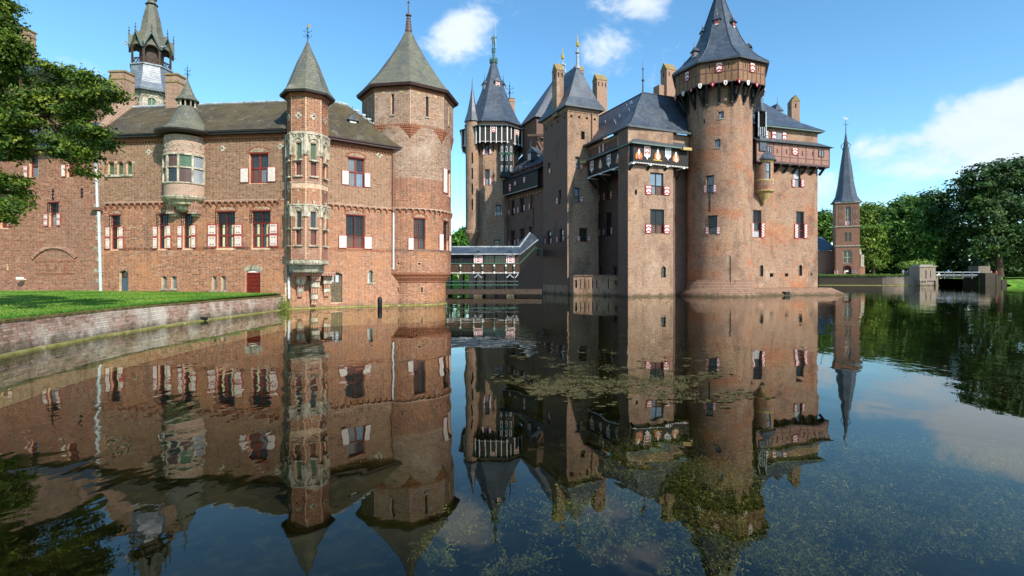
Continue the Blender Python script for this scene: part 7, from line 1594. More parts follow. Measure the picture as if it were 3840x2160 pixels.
for a_, b_ in ((sx_(785), sx_(945)), (sx_(1390), sx_(1545))):
    w = b_ - a_; q = MB(); q.wbox(WBR, a_, b_, z_rail + .05, z_eave - .03, -.1, .03, 0)
    for f0, f1 in ((.12, .2), (.8, .88)): q.wbox(WBR, a_ + w * f0, a_ + w * f1, z_rail + .06, z_eave - .05, .03, .036, 1)
    xm = (a_ + b_) / 2
    for k in range(5):
        z = z_rail + .1 + k * .25
        for sg in (-1, 1): q.wpoly(WBR, [(xm + sg * w * .18, z), (xm, z + .13), (xm, z + .24), (xm + sg * w * .18, z + .11)], .03, .037, 1 if k % 2 else 2)
    q.build('heraldic_panel', [plain('pink_white', (226, 198, 198), .6), REDW, IRON], bg)
q = MB(); q.wbox(WBR, sx_(1545), SX, z_rail + .05, z_eave, -.1, .0); q.build('end_board', PLANK, bg)
mb = MB(); x = 0
while x < SX - .08: mb.wbox(WBR, x, x + .06, z_low - .12, z_low, -.02, .03); x += .125
mb.build('white_dentils', WHITEP, bg)
for x in (300, 540, 785, 950, 1172, 1390, 1545):
    s = sx_(x); q = MB(); q.wbox(WBR, s - .09, s + .09, 0.1, z_low, -.2, -.02, 0); q.wbox(WBR, s - .1, s + .06, z_low - .1, z_rail - .12, .012, .13, 0); o = q.build('post', BLACKW, bg)
    q = MB(); q.wbox(WBR, s - .09, s + .05, z_low + .25, z_rail - .25, .13, .16, 0); q.wbox(WBR, s - .1, s + .06, z_low - .14, z_low + .08, .13, .17, 1); q.wbox(WBR, s - .1, s + .06, z_rail - .3, z_rail - .12, .13, .165, 1); q.build('bracket', [GREENP, WHITEP], o)
    q = MB(); q.wbox(WBR, s - .09, s + .09, -1.2, z_low, -dp + .0, -dp + .2); q.build('rear_post', BLACKW, bg)
for xa, xb in ((795, 860), (938, 862), (1395, 1460), (1532, 1462), (1553, 1610)):
    s0_, s1_ = sx_(xa), sx_(xb); zz0, zz1 = bz(1005), bz(940); q = MB(); q.bar(WBR.m(s0_, zz0, .02), WBR.m((s0_ + s1_) / 2, (zz0 + zz1) / 2 - .06, .02), .09); q.bar(WBR.m((s0_ + s1_) / 2, (zz0 + zz1) / 2 - .06, .02), WBR.m(s1_, zz1, .02), .09); q.build('knee_brace', LEAD, bg)
for zz in (bz(1072), bz(1140)): q = MB(); q.wbox(WBR, 0, sx_(1620), zz - .05, zz + .04, -.02, .08); q.build('handrail', GREENP if zz < bz(1100) else LEADD, bg)
mb = MB(); mb.wbox(WBR, 0, sx_(2060), z_deck - .32, z_deck + .18, -dp, .15); mb.build('deck', TIMBER, bg)
for xa, xb in ((200, 292), (785, 938), (1395, 1538)): q = MB(); q.wbox(WBR, sx_(xa), sx_(xb), -1.2, z_deck - .32, -dp - .1, .1); q.build('pier', QUAYB, bg)
mb = MB(); mb.wbox(WBR, 0, SX, z_low - .04, z_low, -dp, 0); mb.build('floor', BLACKW, bg)
mb = MB(); mb.wbox(WBR, 0, SX, z_low, z_rail, -dp - .05, -dp); mb.build('rear_parapet', PLANK, bg)

# bollard in the water before the gatehouse
p = at(*A6(777, 1330), 33.4); mb = MB(); mb.lathe((p.x, p.y, 0), [(.14, -1.2), (.14, .25), (.15, .3), (.15, .55), (.13, .62), (.05, .7), (0, .71)], 12); tag(weld(mb.build('bollard', IRON, None, True, (p.x, p.y, 0))), 'short dark bollard standing in the water below the gatehouse', 'bollard')
# weeds sprouting at the wall's corner
P = []; Nn = []
for k in range(500):
    x, y = -13.75 + random.gauss(0, .16), 31.0 + random.gauss(0, .25); P.append((x + .2, y, .05 + abs(random.gauss(0, .4)))); Nn.append((random.gauss(0, 1), random.gauss(0, 1), .2))
g = leaf_mesh('corner_weeds', P, Nn, .07, LEAF_YEL, None, (0, 0, 0), .2, 'stuff'); tag(g, 'tuft of tall weeds where the moat wall meets the gatehouse', 'weeds')

# ---------------------------------------------------------------- church across the moat
ch = thing('church', 'red brick church tower with slender dark spire across the moat', 'church', (gx(3178, 155), 155, QZ))
CY = 155.0; WCF = Plane((gx(3134, CY), CY), (gx(3134, CY) + 6.01 * .904, CY - 6.01 * .427)); cz = lambda y: gz(B7(0, y)[1], CY); ze = cz(660)
bel = R(WCF, B7, 350, 690, 396, 843); mid = [R(WCF, B7, 345, 892, 368, 962), R(WCF, B7, 377, 892, 398, 962)]; low = R(WCF, B7, 333, 1030, 405, 1133); dr = R(WCF, B7, 333, 1150, 400, 1230)
mb = MB(); panel(mb, WCF, 0, WCF.len, QZ - 1, ze, [bel] + mid + [low, dr], .5); o = mb.build('tower_wall', CHURCHB, ch)
WCL = Plane(WCF.m(0, 0, -7)[:2], WCF.p0); mb = MB(); panel(mb, WCL, 0, WCL.len, QZ - 1, ze, [], .3); mb.face([WCF.m(WCF.len, QZ - 1, 0), WCF.m(WCF.len, QZ - 1, -7), WCF.m(WCF.len, ze, -7), WCF.m(WCF.len, ze, 0)]); mb.build('side_wall', CHURCHB, ch)
sp = MB(); spandrels(sp, WCF, bel, 1.4, -.3); spandrels(sp, WCF, low, 2.2, -.3); spandrels(sp, WCF, dr, 1.6, -.3)
for m_ in mid: spandrels(sp, WCF, m_, .7, -.3)
sp.build('spandrel', CHURCHB, o)
for rc, c_ in ((bel, 2), (low, 2)): window(ch, WCF, rc, STONEG, [G_DARK], c_, (.45,), rec=.4, fw=.22)
for m_ in mid: window(ch, WCF, m_, STONEG, [G_DARK], 1, (), rec=.4, fw=.15)
mb = MB(); mb.wbox(WCF, dr[0], dr[1], dr[2], dr[3], -.6, -.5); d_ = mb.build('door', plain('church_door', (62, 28, 26), .7), ch); mb = MB(); q = R(WCF, B7, 357, 1187, 378, 1200); mb.wbox(WCF, q[0], q[1], q[2], q[3], -.45, -.4); mb.build('notice', WHITEP, d_)
q = R(WCF, B7, 350, 802, 393, 838); shutter(ch, WCF, (q[0], (q[0] + q[1]) / 2 - .05, q[2], q[3]), 'chev', -.38); shutter(ch, WCF, ((q[0] + q[1]) / 2 + .05, q[1], q[2], q[3]), 'chev', -.38)
mb = MB()
for y in (850, 1000): mb = MB(); mb.wbox(WCF, -.3, WCF.len + .3, cz(y) - .15, cz(y) + .15, -.2, .25); mb.build('string_course', STONEG, ch)
mb = MB(); mb.wbox(WCF, -.2, WCF.len + .2, ze - .35, ze, -.2, .35); mb.build('string_course', STONEG, ch)
mb = MB()
for x0, x1 in ((300, 335), (412, 440)):
    q = R(WCF, B7, x0, 690, x1, 845); mb.wbox(WCF, q[0], q[1], q[2], q[3], 0, .05, 0)
    for k in (.25, .72):
        zc = q[2] + (q[3] - q[2]) * k
        for a_, b_ in ((-.5, .5), (.5, .5), (0, 0), (-.5, -.5), (.5, -.5)): mb.wbox(WCF, (q[0] + q[1]) / 2 + a_ * .7 - .12, (q[0] + q[1]) / 2 + a_ * .7 + .12, zc + b_ * .7 - .12, zc + b_ * .7 + .12, .05, .1, 1)
mb.build('blind_niche', [CASTLE_SHADE, STONEG], ch)
cc = Vector(WCF.m(WCF.len / 2, 0, -3.5)); hw = WCF.len / 2 * 1.414; zt_ = cz(105); H_ = zt_ - ze; crot = math.atan2(WCF.ny, WCF.nx) + math.pi / 8
mb = MB(); mb.lathe((cc.x, cc.y, ze), [(hw * 1.02, 0), (hw * .86, .8), (hw * .7, H_ * .09), (hw * .54, H_ * .25), (hw * .38, H_ * .5), (hw * .18, H_ * .78), (.12, H_)], 8, crot); mb.build('spire', S_BLUE, ch)
mb = MB(); mb.lathe((cc.x, cc.y, zt_), [(.14, -1), (.1, 2), (.05, 3.9)], 6)
for k in range(6): t = math.pi * k / 3; mb.tube([(cc.x, cc.y, zt_ - 2.5), (cc.x + 1.5 * math.cos(t), cc.y + 1.5 * math.sin(t), zt_ - 4.2 + 0.3), (cc.x + .6 * math.cos(t), cc.y + .6 * math.sin(t), zt_ - 5.6)], .06, 4)
mb.bar((cc.x - .8, cc.y, zt_ + 2.4), (cc.x + .8, cc.y, zt_ + 2.4), .1); mb.build('spire_cross', IRON, ch)
mb = MB(); ck = zt_ + 3.9; mb.face([(cc.x - .9, cc.y, ck + .6), (cc.x - .3, cc.y, ck), (cc.x + .5, cc.y, ck + .1), (cc.x + .9, cc.y, ck + .9), (cc.x + .5, cc.y, ck + .6), (cc.x, cc.y, ck + .5), (cc.x - .5, cc.y, ck + 1.0)]); mb.build('weathercock', LEAD, ch)
# nave behind to the left, buttress to the right
nz = cz(960); nr = cz(905); n0, n1 = gx(B7(120, 0)[0], CY + 6), gx(B7(262, 0)[0], CY + 6); mb = MB(); mb.box(n0 - 4, n1, CY + 4, CY + 22, QZ - 1, cz(1030)); mb.build('nave', CASTLE_SHADE, ch); mb = MB(); zE_, zR_ = cz(1030), cz(900); mb.face([(n0 - 4.5, CY + 3.5, zE_), (n1 + .3, CY + 3.5, zE_), (n1 + .3, CY + 13, zR_), (n0 + 3, CY + 13, zR_)]); mb.face([(n0 - 4.5, CY + 3.5, zE_), (n0 + 3, CY + 13, zR_), (n0 - 4.5, CY + 22.5, zE_)]); mb.build('nave_roof', S_BLUE, ch)
mb = MB(); bx0, bx1 = gx(B7(463, 0)[0], CY - 2), gx(B7(515, 0)[0], CY - 2); mb.box(bx0, bx1, CY + 1, CY + 3.5, QZ - 1, cz(1020)); mb.box(bx1, bx1 + 1.8, CY + 1.2, CY + 3, QZ - 1, cz(1150)); b_ = mb.build('buttress', CHURCHB, ch); mb = MB(); mb.hexa([(bx1 - 1.0, CY + .8, cz(1060)), (bx1 + .6, CY + .8, cz(1060)), (bx1 + .6, CY + 3, cz(1060)), (bx1 - 1.0, CY + 3, cz(1060)), (bx1 - 1, CY + .8, cz(1018)), (bx1 + .2, CY + .8, cz(1018)), (bx1 + .2, CY + 3, cz(1018)), (bx1 - 1, CY + 3, cz(1018))]); mb.box(bx1 + .3, bx1 + 1.3, CY + .9, CY + 2.9, cz(1160), cz(1065)); mb.build('weathering', STONEG, b_)
mb = MB(); mb.face([(bx0, CY + .8, cz(1010)), (bx0 + 1.6, CY + .8, cz(1010)), (bx0, CY + .8, cz(940))]); mb.face([(bx0, CY + .8, cz(940)), (bx0 + 1.6, CY + .8, cz(1010)), (bx0 + 1.6, CY + 6, cz(1010)), (bx0, CY + 6, cz(940))]); mb.build('porch_roof', S_BLUE, ch)

# ---------------------------------------------------------------- quay, gate pier and footbridge at right
WQ = Poly([(75.0, 149), (83, 140.5), (97, 134.5), (108.2, 132.0)])
qy = thing('quay_wall', 'long low brick quay wall overgrown along its top before the church', 'wall', (95, 135, 0))
class Flip:
    def __init__(s, W): s.W = W; s.curved = True; s.len = W.len
    def m(s, a, z, d=0.0): return s.W.m(a, z, d)
    def nrm(s, a): return s.W.nrm(a)
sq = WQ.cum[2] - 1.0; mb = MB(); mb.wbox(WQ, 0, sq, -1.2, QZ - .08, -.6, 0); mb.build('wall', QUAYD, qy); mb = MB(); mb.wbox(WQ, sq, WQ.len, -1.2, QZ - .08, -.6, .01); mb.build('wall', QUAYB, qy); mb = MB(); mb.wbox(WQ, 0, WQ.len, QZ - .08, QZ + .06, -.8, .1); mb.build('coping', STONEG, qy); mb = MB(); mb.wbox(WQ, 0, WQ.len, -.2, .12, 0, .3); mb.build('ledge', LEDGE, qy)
P = []; Nn = []
for k in range(5000): s = random.random() * WQ.len * .82; x, y, _ = WQ.m(s, 0, random.uniform(-.7, .3)); P.append((x, y, QZ + .1 + abs(random.gauss(0, .16)) - (.3 * random.random() if random.random() < .3 else 0))); Nn.append((random.gauss(0, .6), -.6, 1))
g = leaf_mesh('quay_creeper', P, Nn, .16, LEAF_YEL, None, (0, 0, 0), .7, 'stuff'); tag(g, 'creeper spilling along the top of the quay wall', 'creeper')
mb = MB(); mb.box(105.2, 108.0, 132.6, 140, QZ, 3.9); mb.build('parapet_wall', QUAYB, qy)
gp = thing('gate_pier', 'square brick gate pier with slits standing at the quay end', 'pier', (gx(3478, 131.5), 131.5, 0)); px0, px1 = gx(Z2(1285, 0)[0], 131), gx(Z2(1470, 0)[0], 131); zt_ = gz(Z2(0, 135)[1], 131); zc_ = gz(Z2(0, 305)[1], 131)
WGP = Plane((px0, 131.0), (px1, 130.7)); mb = MB(); panel(mb, WGP, 0, WGP.len, zc_, zt_, [(1.35, 1.6, zt_ - 3.0, zt_ - .8), (WGP.len - 1.3, WGP.len - 1.1, zt_ - 2.6, zt_ - 1.0)], .4); mb.face([WGP.m(0, zc_), WGP.m(0, zt_), WGP.m(0, zt_, -4), WGP.m(0, zc_, -4)]); mb.face([WGP.m(WGP.len, -1.2, 0), WGP.m(WGP.len, zt_, 0), WGP.m(WGP.len, zt_, -4), WGP.m(WGP.len, -1.2, -4)]); mb.wbox(WGP, .3, WGP.len - .02, -1.2, zc_ - .01, -3.9, -.3); mb.build('shaft', QUAYB, gp)
mb = MB(); dentils(mb, WGP, .1, WGP.len - 1.6, zc_ - .3, zc_, -.3, 0, .35, .3); mb.build('corbel', QUAYB, gp); mb = MB(); mb.wbox(WGP, -.2, WGP.len + .2, zt_, zt_ + .3, -4.2, .2); mb.wbox(WGP, .4, WGP.len - .4, zt_ + .3, zt_ + .6, -3.6, -.4); mb.build('cap', STONEG, gp)
fb = thing('footbridge', 'flat dark footbridge with white railing over the canal', 'bridge', (113, 133, 2)); z0_, z1_ = gz(Z2(0, 235)[1], 132), gz(Z2(0, 200)[1], 132)
WFB = Plane((gx(Z2(1478, 0)[0], 132), 132.0), (gx(Z2(2050, 0)[0], 132), 132.2)); mb = MB(); mb.wbox(WFB, 0, WFB.len, z0_ - .6, z0_ - .25, -3, 0); mb.build('deck', BLACKW, fb)
for zz in (z0_, z1_): mb = MB(); mb.wbox(WFB, 0, WFB.len, zz - .08, zz + .08, -.15, 0); mb.build('rail', LEAD, fb)
for k in range(6): x = WFB.len * k / 5; mb = MB(); mb.wbox(WFB, x - .12, x + .12, z0_ - 1.0, z1_ + .1, -.1, .06); mb.build('rail_post', LEADD, fb)
mb = MB(); mb.wbox(WFB, 0, WFB.len, -1.2, z0_ - .6, -14, -13); mb.build('rear_wall', BLACKW, fb)
ab = thing('abutment', 'dark stepped brick abutment at the right end of the footbridge', 'abutment', (122, 132, 0)); mb = MB(); x0_ = gx(Z2(2050, 0)[0], 131.5)
mb.box(x0_, x0_ + 2.6, 130.4, 137, -1.2, 3.2); mb.box(x0_ + 2.6, x0_ + 3.9, 130.3, 136, -1.2, 2.6); mb.box(x0_ + 3.9, x0_ + 5.2, 130.2, 136, -1.2, 1.5); mb.build('steps', QUAYD, ab); mb = MB(); mb.box(x0_ + .6, x0_ + 3.6, 133, 136, 3.2, gz(Z2(0, 125)[1], 133)); mb.build('parapet', QUAYB, ab)

# ---------------------------------------------------------------- trees
def px_blob(px, py, rx, ry, Y, dy=None, n=40):
    k = Y / F; p = at(px, py, Y); return (p.x, p.y, p.z, rx * k, (dy if dy is not None else max(rx, ry) * k), ry * k, n)
def base_at(px, Y, z=2.2): return (gx(px, Y), Y, z)
B7b = lambda x, y, rx, ry, Y, n, dy=None: px_blob(*B7(x, y), rx * .483, ry * .483, Y, dy, n)
tree('tall_tree', 'towering dark green tree at the right edge of the view', base_at(3745, 150), [B7b(1450, 480, 190, 130, 150, 120), B7b(1640, 430, 190, 120, 152, 120), B7b(1330, 570, 150, 110, 150, 80), B7b(1560, 640, 260, 170, 152, 140), B7b(1750, 600, 200, 200, 154, 110), B7b(1380, 760, 190, 150, 150, 110), B7b(1650, 850, 240, 180, 152, 130), B7b(1830, 500, 180, 220, 155, 80), B7b(1420, 950, 190, 140, 150, 90), B7b(1660, 1030, 220, 120, 152, 90)], LEAF_DARK, .5, 1.0, 24, 1.0)
tree('leafy_tree', 'broad mid green tree standing just right of the church', base_at(3420, 165), [B7b(830, 690, 110, 80, 165, 90), B7b(780, 800, 150, 120, 165, 110), B7b(900, 760, 130, 110, 166, 100), B7b(720, 900, 140, 110, 164, 90), B7b(880, 930, 170, 130, 165, 110), B7b(760, 1030, 150, 90, 164, 80), B7b(930, 1050, 150, 90, 165, 80), B7b(1020, 950, 120, 110, 166, 80)], LEAF_MID, .5, .8, 24, 1.0)
tree('leafy_tree', 'mid green tree with rounded top between the church tree and the tallest tree', base_at(3540, 172), [B7b(1020, 650, 120, 80, 172, 90), B7b(1080, 740, 130, 110, 172, 100), B7b(980, 780, 120, 100, 172, 80), B7b(1130, 850, 150, 120, 170, 100), B7b(1030, 900, 150, 120, 172, 100), B7b(1140, 1000, 150, 110, 170, 90), B7b(1060, 1080, 160, 80, 170, 80)], LEAF_DARK, .5, .8, 24, 1.0)
tree('back_tree', 'pale green tree behind the church spire foot', base_at(3290, 190), [B7b(560, 740, 110, 80, 190, 80), B7b(480, 790, 90, 110, 190, 80), B7b(620, 800, 110, 110, 190, 80), B7b(540, 900, 120, 100, 190, 80), B7b(620, 960, 110, 90, 190, 60)], LEAF_YEL, .55, .7, 22, 1.1)
tree('shrub_tree', 'yellow green small tree leaning beside the church buttress', base_at(3275, 162), [B7b(540, 880, 80, 50, 162, 60), B7b(510, 950, 60, 60, 162, 50), B7b(600, 940, 60, 50, 162, 40), B7b(560, 1030, 90, 70, 163, 50), B7b(580, 1110, 100, 60, 163, 50)], LEAF_YEL, .4, .4, 22, .8)
tree('back_tree', 'dark tree filling the gap between the castle and the church', base_at(3095, 185), [B7b(180, 790, 70, 70, 185, 70), B7b(120, 840, 80, 90, 185, 70), B7b(220, 860, 60, 90, 185, 60), B7b(170, 920, 90, 60, 185, 60)], LEAF_MID, .5, .6, 22, 1.0)
tree('bright_bush', 'bright yellow green bush spreading above the gate pier', base_at(3440, 140, 2.4), [B7b(900, 1140, 110, 28, 140, 60), B7b(850, 1155, 70, 22, 139, 40), B7b(960, 1150, 60, 30, 140, 40)], LEAF_YEL, .3, .25, 22, .5)
tree('edge_tree', 'dark tree filling the far right edge of the view', base_at(3960, 150), [B7b(1900, 800, 220, 200, 150, 120), B7b(1880, 1000, 200, 140, 150, 100), B7b(1980, 600, 180, 200, 152, 90)], LEAF_DARK, .5, .9, 24, 1.0)
tree('garden_tree', 'round sunlit green tree behind the covered bridge', base_at(1735, 118, 1.65), [px_blob(*B2(165, 810), 55 * .4, 40 * .4, 118, None, 70), px_blob(*B2(215, 780), 45 * .4, 42 * .4, 118, None, 60), px_blob(*B2(130, 850), 60 * .4, 40 * .4, 118, None, 60), px_blob(*B2(220, 860), 55 * .4, 45 * .4, 118, None, 60), px_blob(*B2(160, 900), 70 * .4, 40 * .4, 118, None, 60)], LEAF_HEDGE, .32, .35, 24, .55)
# woods far behind, one dark mass
P, Nn = crown_points([(x, 215 + random.uniform(-8, 8), 9 + random.uniform(-3, 5), 13, 9, 11, 75) for x in range(60, 330, 14)], 20, 1.6); w = leaf_mesh('far_wood', P, Nn, .8, LEAF_DARK, None, (0, 0, 0), .7, 'stuff'); tag(w, 'dark belt of woodland closing the view behind the trees at right', 'wood')
P, Nn = crown_points([(x, 200 + random.uniform(-8, 8), 6.5 + random.uniform(-1, 2), 10, 6, 6.5, 60) for x in range(-100, 60, 12)], 20, 1.3); w = leaf_mesh('far_wood', P, Nn, .7, LEAF_MID, None, (0, 0, 0), .7, 'stuff'); tag(w, 'low strip of far woodland glimpsed behind the covered bridge', 'wood')
P, Nn = crown_points([(x, 172 + random.uniform(-3, 3), 5.0 + random.uniform(-1, 1), 7, 4, 4.2, 45) for x in range(96, 240, 8)], 20, 1.0); w = leaf_mesh('undergrowth', P, Nn, .55, LEAF_DARK, None, (0, 0, 0), .7, 'stuff'); tag(w, 'dense dark undergrowth beneath the trees beyond the footbridge', 'undergrowth')
# clipped hedge seen under the bridge
for x0, x1, nm in ((1694, 1712, 'short clipped green hedge left under the covered bridge'), (1728, 1762, 'long rounded green hedge right under the covered bridge')):
    a_, b_ = gx(x0, 108), gx(x1, 108); P, Nn = crown_points([(a_ + (b_ - a_) * (i + .5) / 5, 108, 2.35, (b_ - a_) / 7, .8, .75, 30) for i in range(5)], 22, .2, 1.0, .85); leaf = leaf_mesh('hedge', P, Nn, .1, LEAF_HEDGE, None, ((a_ + b_) / 2, 108, 1.65), .7); tag(leaf, nm, 'hedge')

# oak reaching in from the left
ok = thing('oak_tree', 'oak whose leafy boughs hang into the view at upper left', 'tree', (-20.5, 16.2, .85)); OK_ = crop(0, 0, .621)
ob = [(20, 20, 60, 45), (-60, 60, 90, 80), (30, 150, 70, 55), (-50, 220, 100, 90), (60, 260, 80, 60), (100, 340, 70, 40), (20, 400, 90, 60), (110, 470, 80, 60), (330, 420, 38, 28), (450, 460, 70, 42), (560, 490, 80, 50), (660, 560, 60, 42), (380, 550, 90, 60), (510, 590, 90, 50), (200, 600, 100, 60), (60, 640, 110, 70), (330, 670, 100, 50), (470, 690, 100, 50), (600, 640, 40, 30), (130, 720, 110, 60), (540, 790, 80, 45), (615, 865, 60, 32), (430, 790, 60, 50), (40, 820, 110, 70), (150, 850, 90, 50), (350, 850, 50, 40), (470, 890, 60, 42), (520, 960, 45, 42), (60, 930, 90, 50), (345, 935, 25, 25), (505, 1030, 22, 42), (40, 1090, 90, 40), (90, 1170, 80, 36), (40, 1250, 90, 40), (120, 1230, 50, 26), (35, 1320, 45, 24), (-80, 500, 120, 120), (-80, 800, 120, 140), (-90, 1150, 100, 120), (-200, 300, 150, 200), (-220, 700, 150, 200), (-220, 1050, 150, 150), (-350, 500, 160, 250), (-350, 900, 160, 200)]
bl = []; Yo = 15.4
for (x, y, rx, ry) in ob:
    p = OK_(x, y); Yb = Yo + random.uniform(-1, 1) + (.8 if x < 0 else 0); k = Yb / F; c = at(p[0], p[1], Yb); bl.append((c.x, c.y, c.z, rx * .621 * k, max(.5, rx * .621 * k * .9), ry * .621 * k, int(6 + rx * ry / (105 if x > -100 else 300))))
P, Nn = crown_points(bl, 24, .13, 1.0, .25); leaf_mesh('crown', P, Nn, .062, LEAF_OAK, ok, (-20.5, 16.2, .85), .55, rnd=TONE)
mb = MB(); mb.tube([(-20.5, 16.2, .4), (-20.4, 16.1, 3), (-20, 16, 6), (-19.4, 15.9, 10)], [.6, .45, .36, .2], 12); tr_ = mb.build('trunk', BARK, ok)
for (a_, b_, r) in (((-20, 16, 6), (480, 700), .1), ((-20.2, 16, 5), (150, 800), .1), ((-19.8, 16, 7.5), (110, 420), .09), ((-19.5, 16, 9), (20, 60), .08), ((-20.3, 16.1, 3.6), (60, 1180), .08)):
    e_ = at(*OK_(*b_), Yo); s_ = Vector(a_); mb = MB(); mb.tube([s_, s_.lerp(e_, .4) + Vector((0, 0, .4)), s_.lerp(e_, .75) + Vector((0, .1, .2)), e_], [r * 1.6, r, r * .6, r * .22], 7); o = mb.build('bough', BARK, tr_)
for b0, b1 in (((330, 690), (600, 540)), ((330, 690), (570, 850)), ((300, 720), (500, 980)), ((250, 740), (450, 480)), ((130, 560), (60, 280)), ((60, 760), (40, 980)), ((325, 760), (330, 890))):
    p, q = at(*OK_(*b0), Yo), at(*OK_(*b1), Yo - .3); mb = MB(); mb.tube([p, p.lerp(q, .5) + Vector((.1, 0, .1)), q], [.04, .03, .01], 5); mb.build('twig', BARK, tr_)

# ---------------------------------------------------------------- visitors
SKIN = plain('skin', (196, 148, 118), .6); HAIRD = plain('hair', (58, 42, 32), .7); SHOE = plain('shoe', (40, 36, 34), .6)
def shirt(rgb): return plain('cloth', rgb, .8)
WALK = dict(lkn=(-.06, -.09, .285), lan=(-.062, -.07, .05), lto=(-.07, -.15, .02), rkn=(.06, .03, .285), ran=(.062, .14, .08), rto=(.07, .08, .018), rha=(.15, -.1, .52), lha=(-.15, .06, .51))
for (cr, x, yf, yh, Y, sh, tr, lab, wk) in ((Z2, 232, 248, 166, 145, (196, 120, 58), (170, 158, 130), 'visitor in orange top standing at the left of the church door', 0), (Z2, 263, 248, 163, 145, (150, 190, 226), (206, 196, 170), 'visitor in pale blue top beside the one in orange', 0), (Z2, 355, 248, 166, 146, (222, 206, 186), (198, 172, 146), 'visitor in cream clothes walking past the church door', 1), (Z2, 456, 246, 162, 147, (96, 92, 84), (76, 70, 62), 'visitor in grey standing at the right of the church door', 0), (Z2, 489, 246, 160, 147, (40, 116, 190), (60, 62, 70), 'visitor in bright blue top right of the church door', 1), (Z2, 1078, 250, 172, 138, (234, 236, 236), (220, 222, 226), 'visitor in white behind the quay wall left of the gate pier', 0), (Z2, 1136, 250, 173, 138, (206, 214, 222), (90, 90, 100), 'visitor in pale grey behind the quay wall nearest the gate pier', 0), (Z2, 1637, 240, 152, 133.5, (120, 160, 226), (60, 60, 70), 'visitor in light blue crossing the white railed footbridge', 1), (Z2, 2234, 258, 145, 138, (196, 44, 44), (70, 74, 84), 'visitor in red shirt walking at the right end of the footbridge', 1), (Z2, 2170, 258, 150, 139, (228, 196, 190), (150, 60, 56), 'visitor in pale pink beside the one in red', 0)):
    zf = QZ if Y > 134 and x < 1400 else (gz(cr(0, 250)[1], 132) if x < 1800 else 2.2); h_ = 1.78
    o = figure('person', None, (gx(cr(x, 0)[0], Y), Y, zf), h_, [SKIN, HAIRD, shirt(sh), shirt(tr), SHOE], random.uniform(-1.4, 1.4), WALK if wk else None); tag(o, lab, 'person', 'visitors by the church and footbridge')

# ---------------------------------------------------------------- water plants
def water_pt(px, py, z=0.0): Y = (CH - z) * F / (py - HY); return (gx(px, Y), Y, z)
P = []; Nn = []
ZW = crop(1660, 1080, .8463)
def mat_patch(x, y, rx, ry, n):
    c = [(random.gauss(0, .5), random.gauss(0, .5), abs(random.gauss(.05, .07)) + .02) for _ in range(max(4, n // 45))]
    for _ in range(int(n * 1.5)):
        u, v, w = random.choice(c); px, py = ZW(x + (u + random.gauss(0, w)) * rx, y + (v + random.gauss(0, w * 1.3)) * ry)
        if py < 1120: continue
        P.append(water_pt(px, py, .006 + random.random() * .006)); Nn.append((random.gauss(0, .12), random.gauss(0, .12), 1))
for a_ in ((500, 440, 130, 40, 2600), (640, 400, 200, 40, 1500), (740, 430, 150, 40, 1500), (900, 420, 180, 40, 2000), (1050, 440, 120, 50, 1500), (1190, 385, 90, 18, 900), (1340, 470, 130, 25, 700), (300, 400, 130, 25, 700), (560, 350, 130, 30, 500), (800, 360, 200, 40, 600), (600, 475, 120, 20, 900), (1250, 500, 150, 20, 400), (330, 310, 110, 12, 260), (380, 240, 60, 6, 200), (600, 280, 150, 20, 300), (420, 460, 90, 20, 700), (1100, 330, 200, 30, 250), (720, 510, 120, 14, 250), (960, 500, 160, 16, 350), (1000, 210, 200, 8, 120)): mat_patch(*a_)
g = leaf_mesh('floating_algae', P, Nn, .016, MAT_ALG, None, (0, 0, 0), .7, 'stuff'); tag(g, 'yellow green algae floating in drifts on the moat', 'algae')
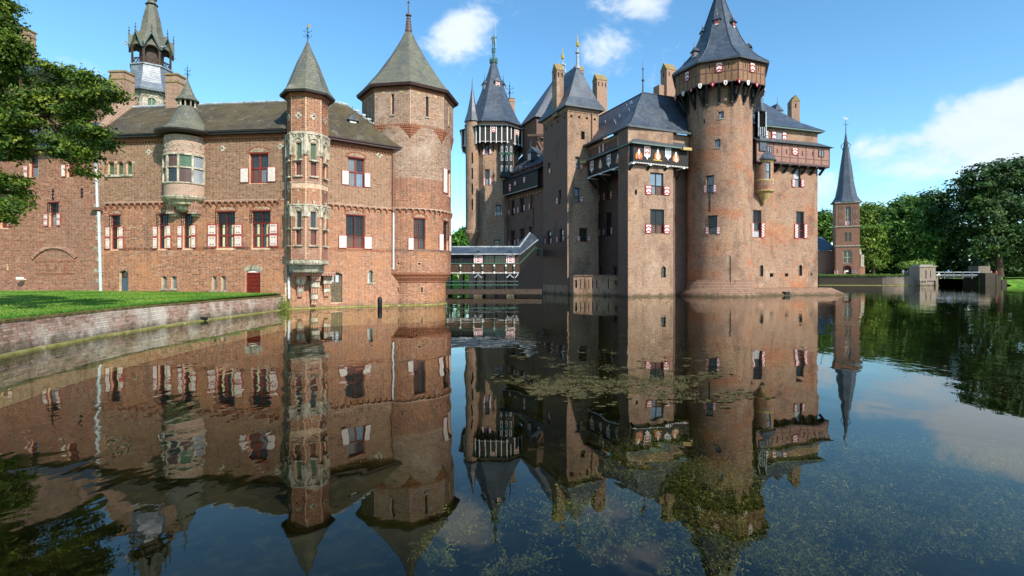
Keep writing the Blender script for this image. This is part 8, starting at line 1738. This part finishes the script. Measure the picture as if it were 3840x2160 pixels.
# submerged weed rising from the bed, in plumes with open water between
P = []; Nn = []; RN = []
def weed_patch(x, y, rx, ry, n):
    cl = [(random.gauss(0, .5), random.gauss(0, .5), random.gauss(.4, .9)) for _ in range(max(6, n // 9))]
    for _ in range(int(n * 1.5)):
        u, v, t0 = random.choice(cl); px, py = ZW(x + u * rx + random.gauss(0, 14), y + v * ry + random.gauss(0, 9))
        if py < 1300 or px > 4300 or py > 2300: continue
        z = random.uniform(-.5, -.05); b = water_pt(px, py, z); t = t0 + random.gauss(0, .5); l = random.uniform(.2, .6) * min(1.6, b[1] / 5); tone = random.gauss(.42, .2); bend = random.gauss(0, 1.6); cx_, cy_ = b[0], b[1]; k = 34
        for i in range(k):
            t += bend / k; cx_ += math.cos(t) * l / k; cy_ += math.sin(t) * l / k; w = .026 * math.sin(math.pi * (i + 2) / (k + 3))
            P.append((cx_ + random.gauss(0, w), cy_ + random.gauss(0, w), min(-.015, b[2] + .12 * i / k + random.gauss(0, .02)))); Nn.append((random.gauss(0, .5), random.gauss(0, .5), 1)); RN.append(tone + random.gauss(0, .12))
for a_ in ((1950, 900, 620, 180, 560), (2250, 1050, 450, 180, 420), (1500, 1080, 350, 180, 360), (1130, 930, 300, 190, 480), (950, 820, 260, 120, 260), (2300, 820, 380, 90, 260), (600, 1020, 400, 160, 150), (1350, 1230, 380, 80, 260), (2000, 750, 480, 40, 160), (1250, 1120, 200, 120, 300), (150, 1150, 300, 120, 60)): weed_patch(*a_)
g = leaf_mesh('water_weed', P, Nn, .017, WEED, None, (0, 0, 0), .3, 'stuff', np.array(RN)); tag(g, 'feathery water weed under the surface in the clear foreground', 'water weed')
# pieces too small to pick apart stay joined inside their part
TINY = ('stone_carving', 'corbel_course', 'white_dentils', 'batten', 'framing', 'cornice', 'peephole', 'putlog_hole', 'leading', 'checker', 'inlay', 'zigzag_course', 'soldier_course', 'roof_hook', 'frieze', 'arch', 'colonnette', 'quoin', 'stone_trim', 'leaf_carving', 'tracery', 'step_flashing', 'stone_block', 'arrow_slit', 'spandrel', 'cross_vent', 'wall_anchor', 'flue_slots', 'blind_niche', 'mullion', 'balustrade', 'stair_glazing', 'lightning_rod', 'green_crest', 'lancet')
for o in bpy.data.objects:
    if o.parent is not None and o.name.split('.')[0] in TINY: o['kind'] = 'stuff'
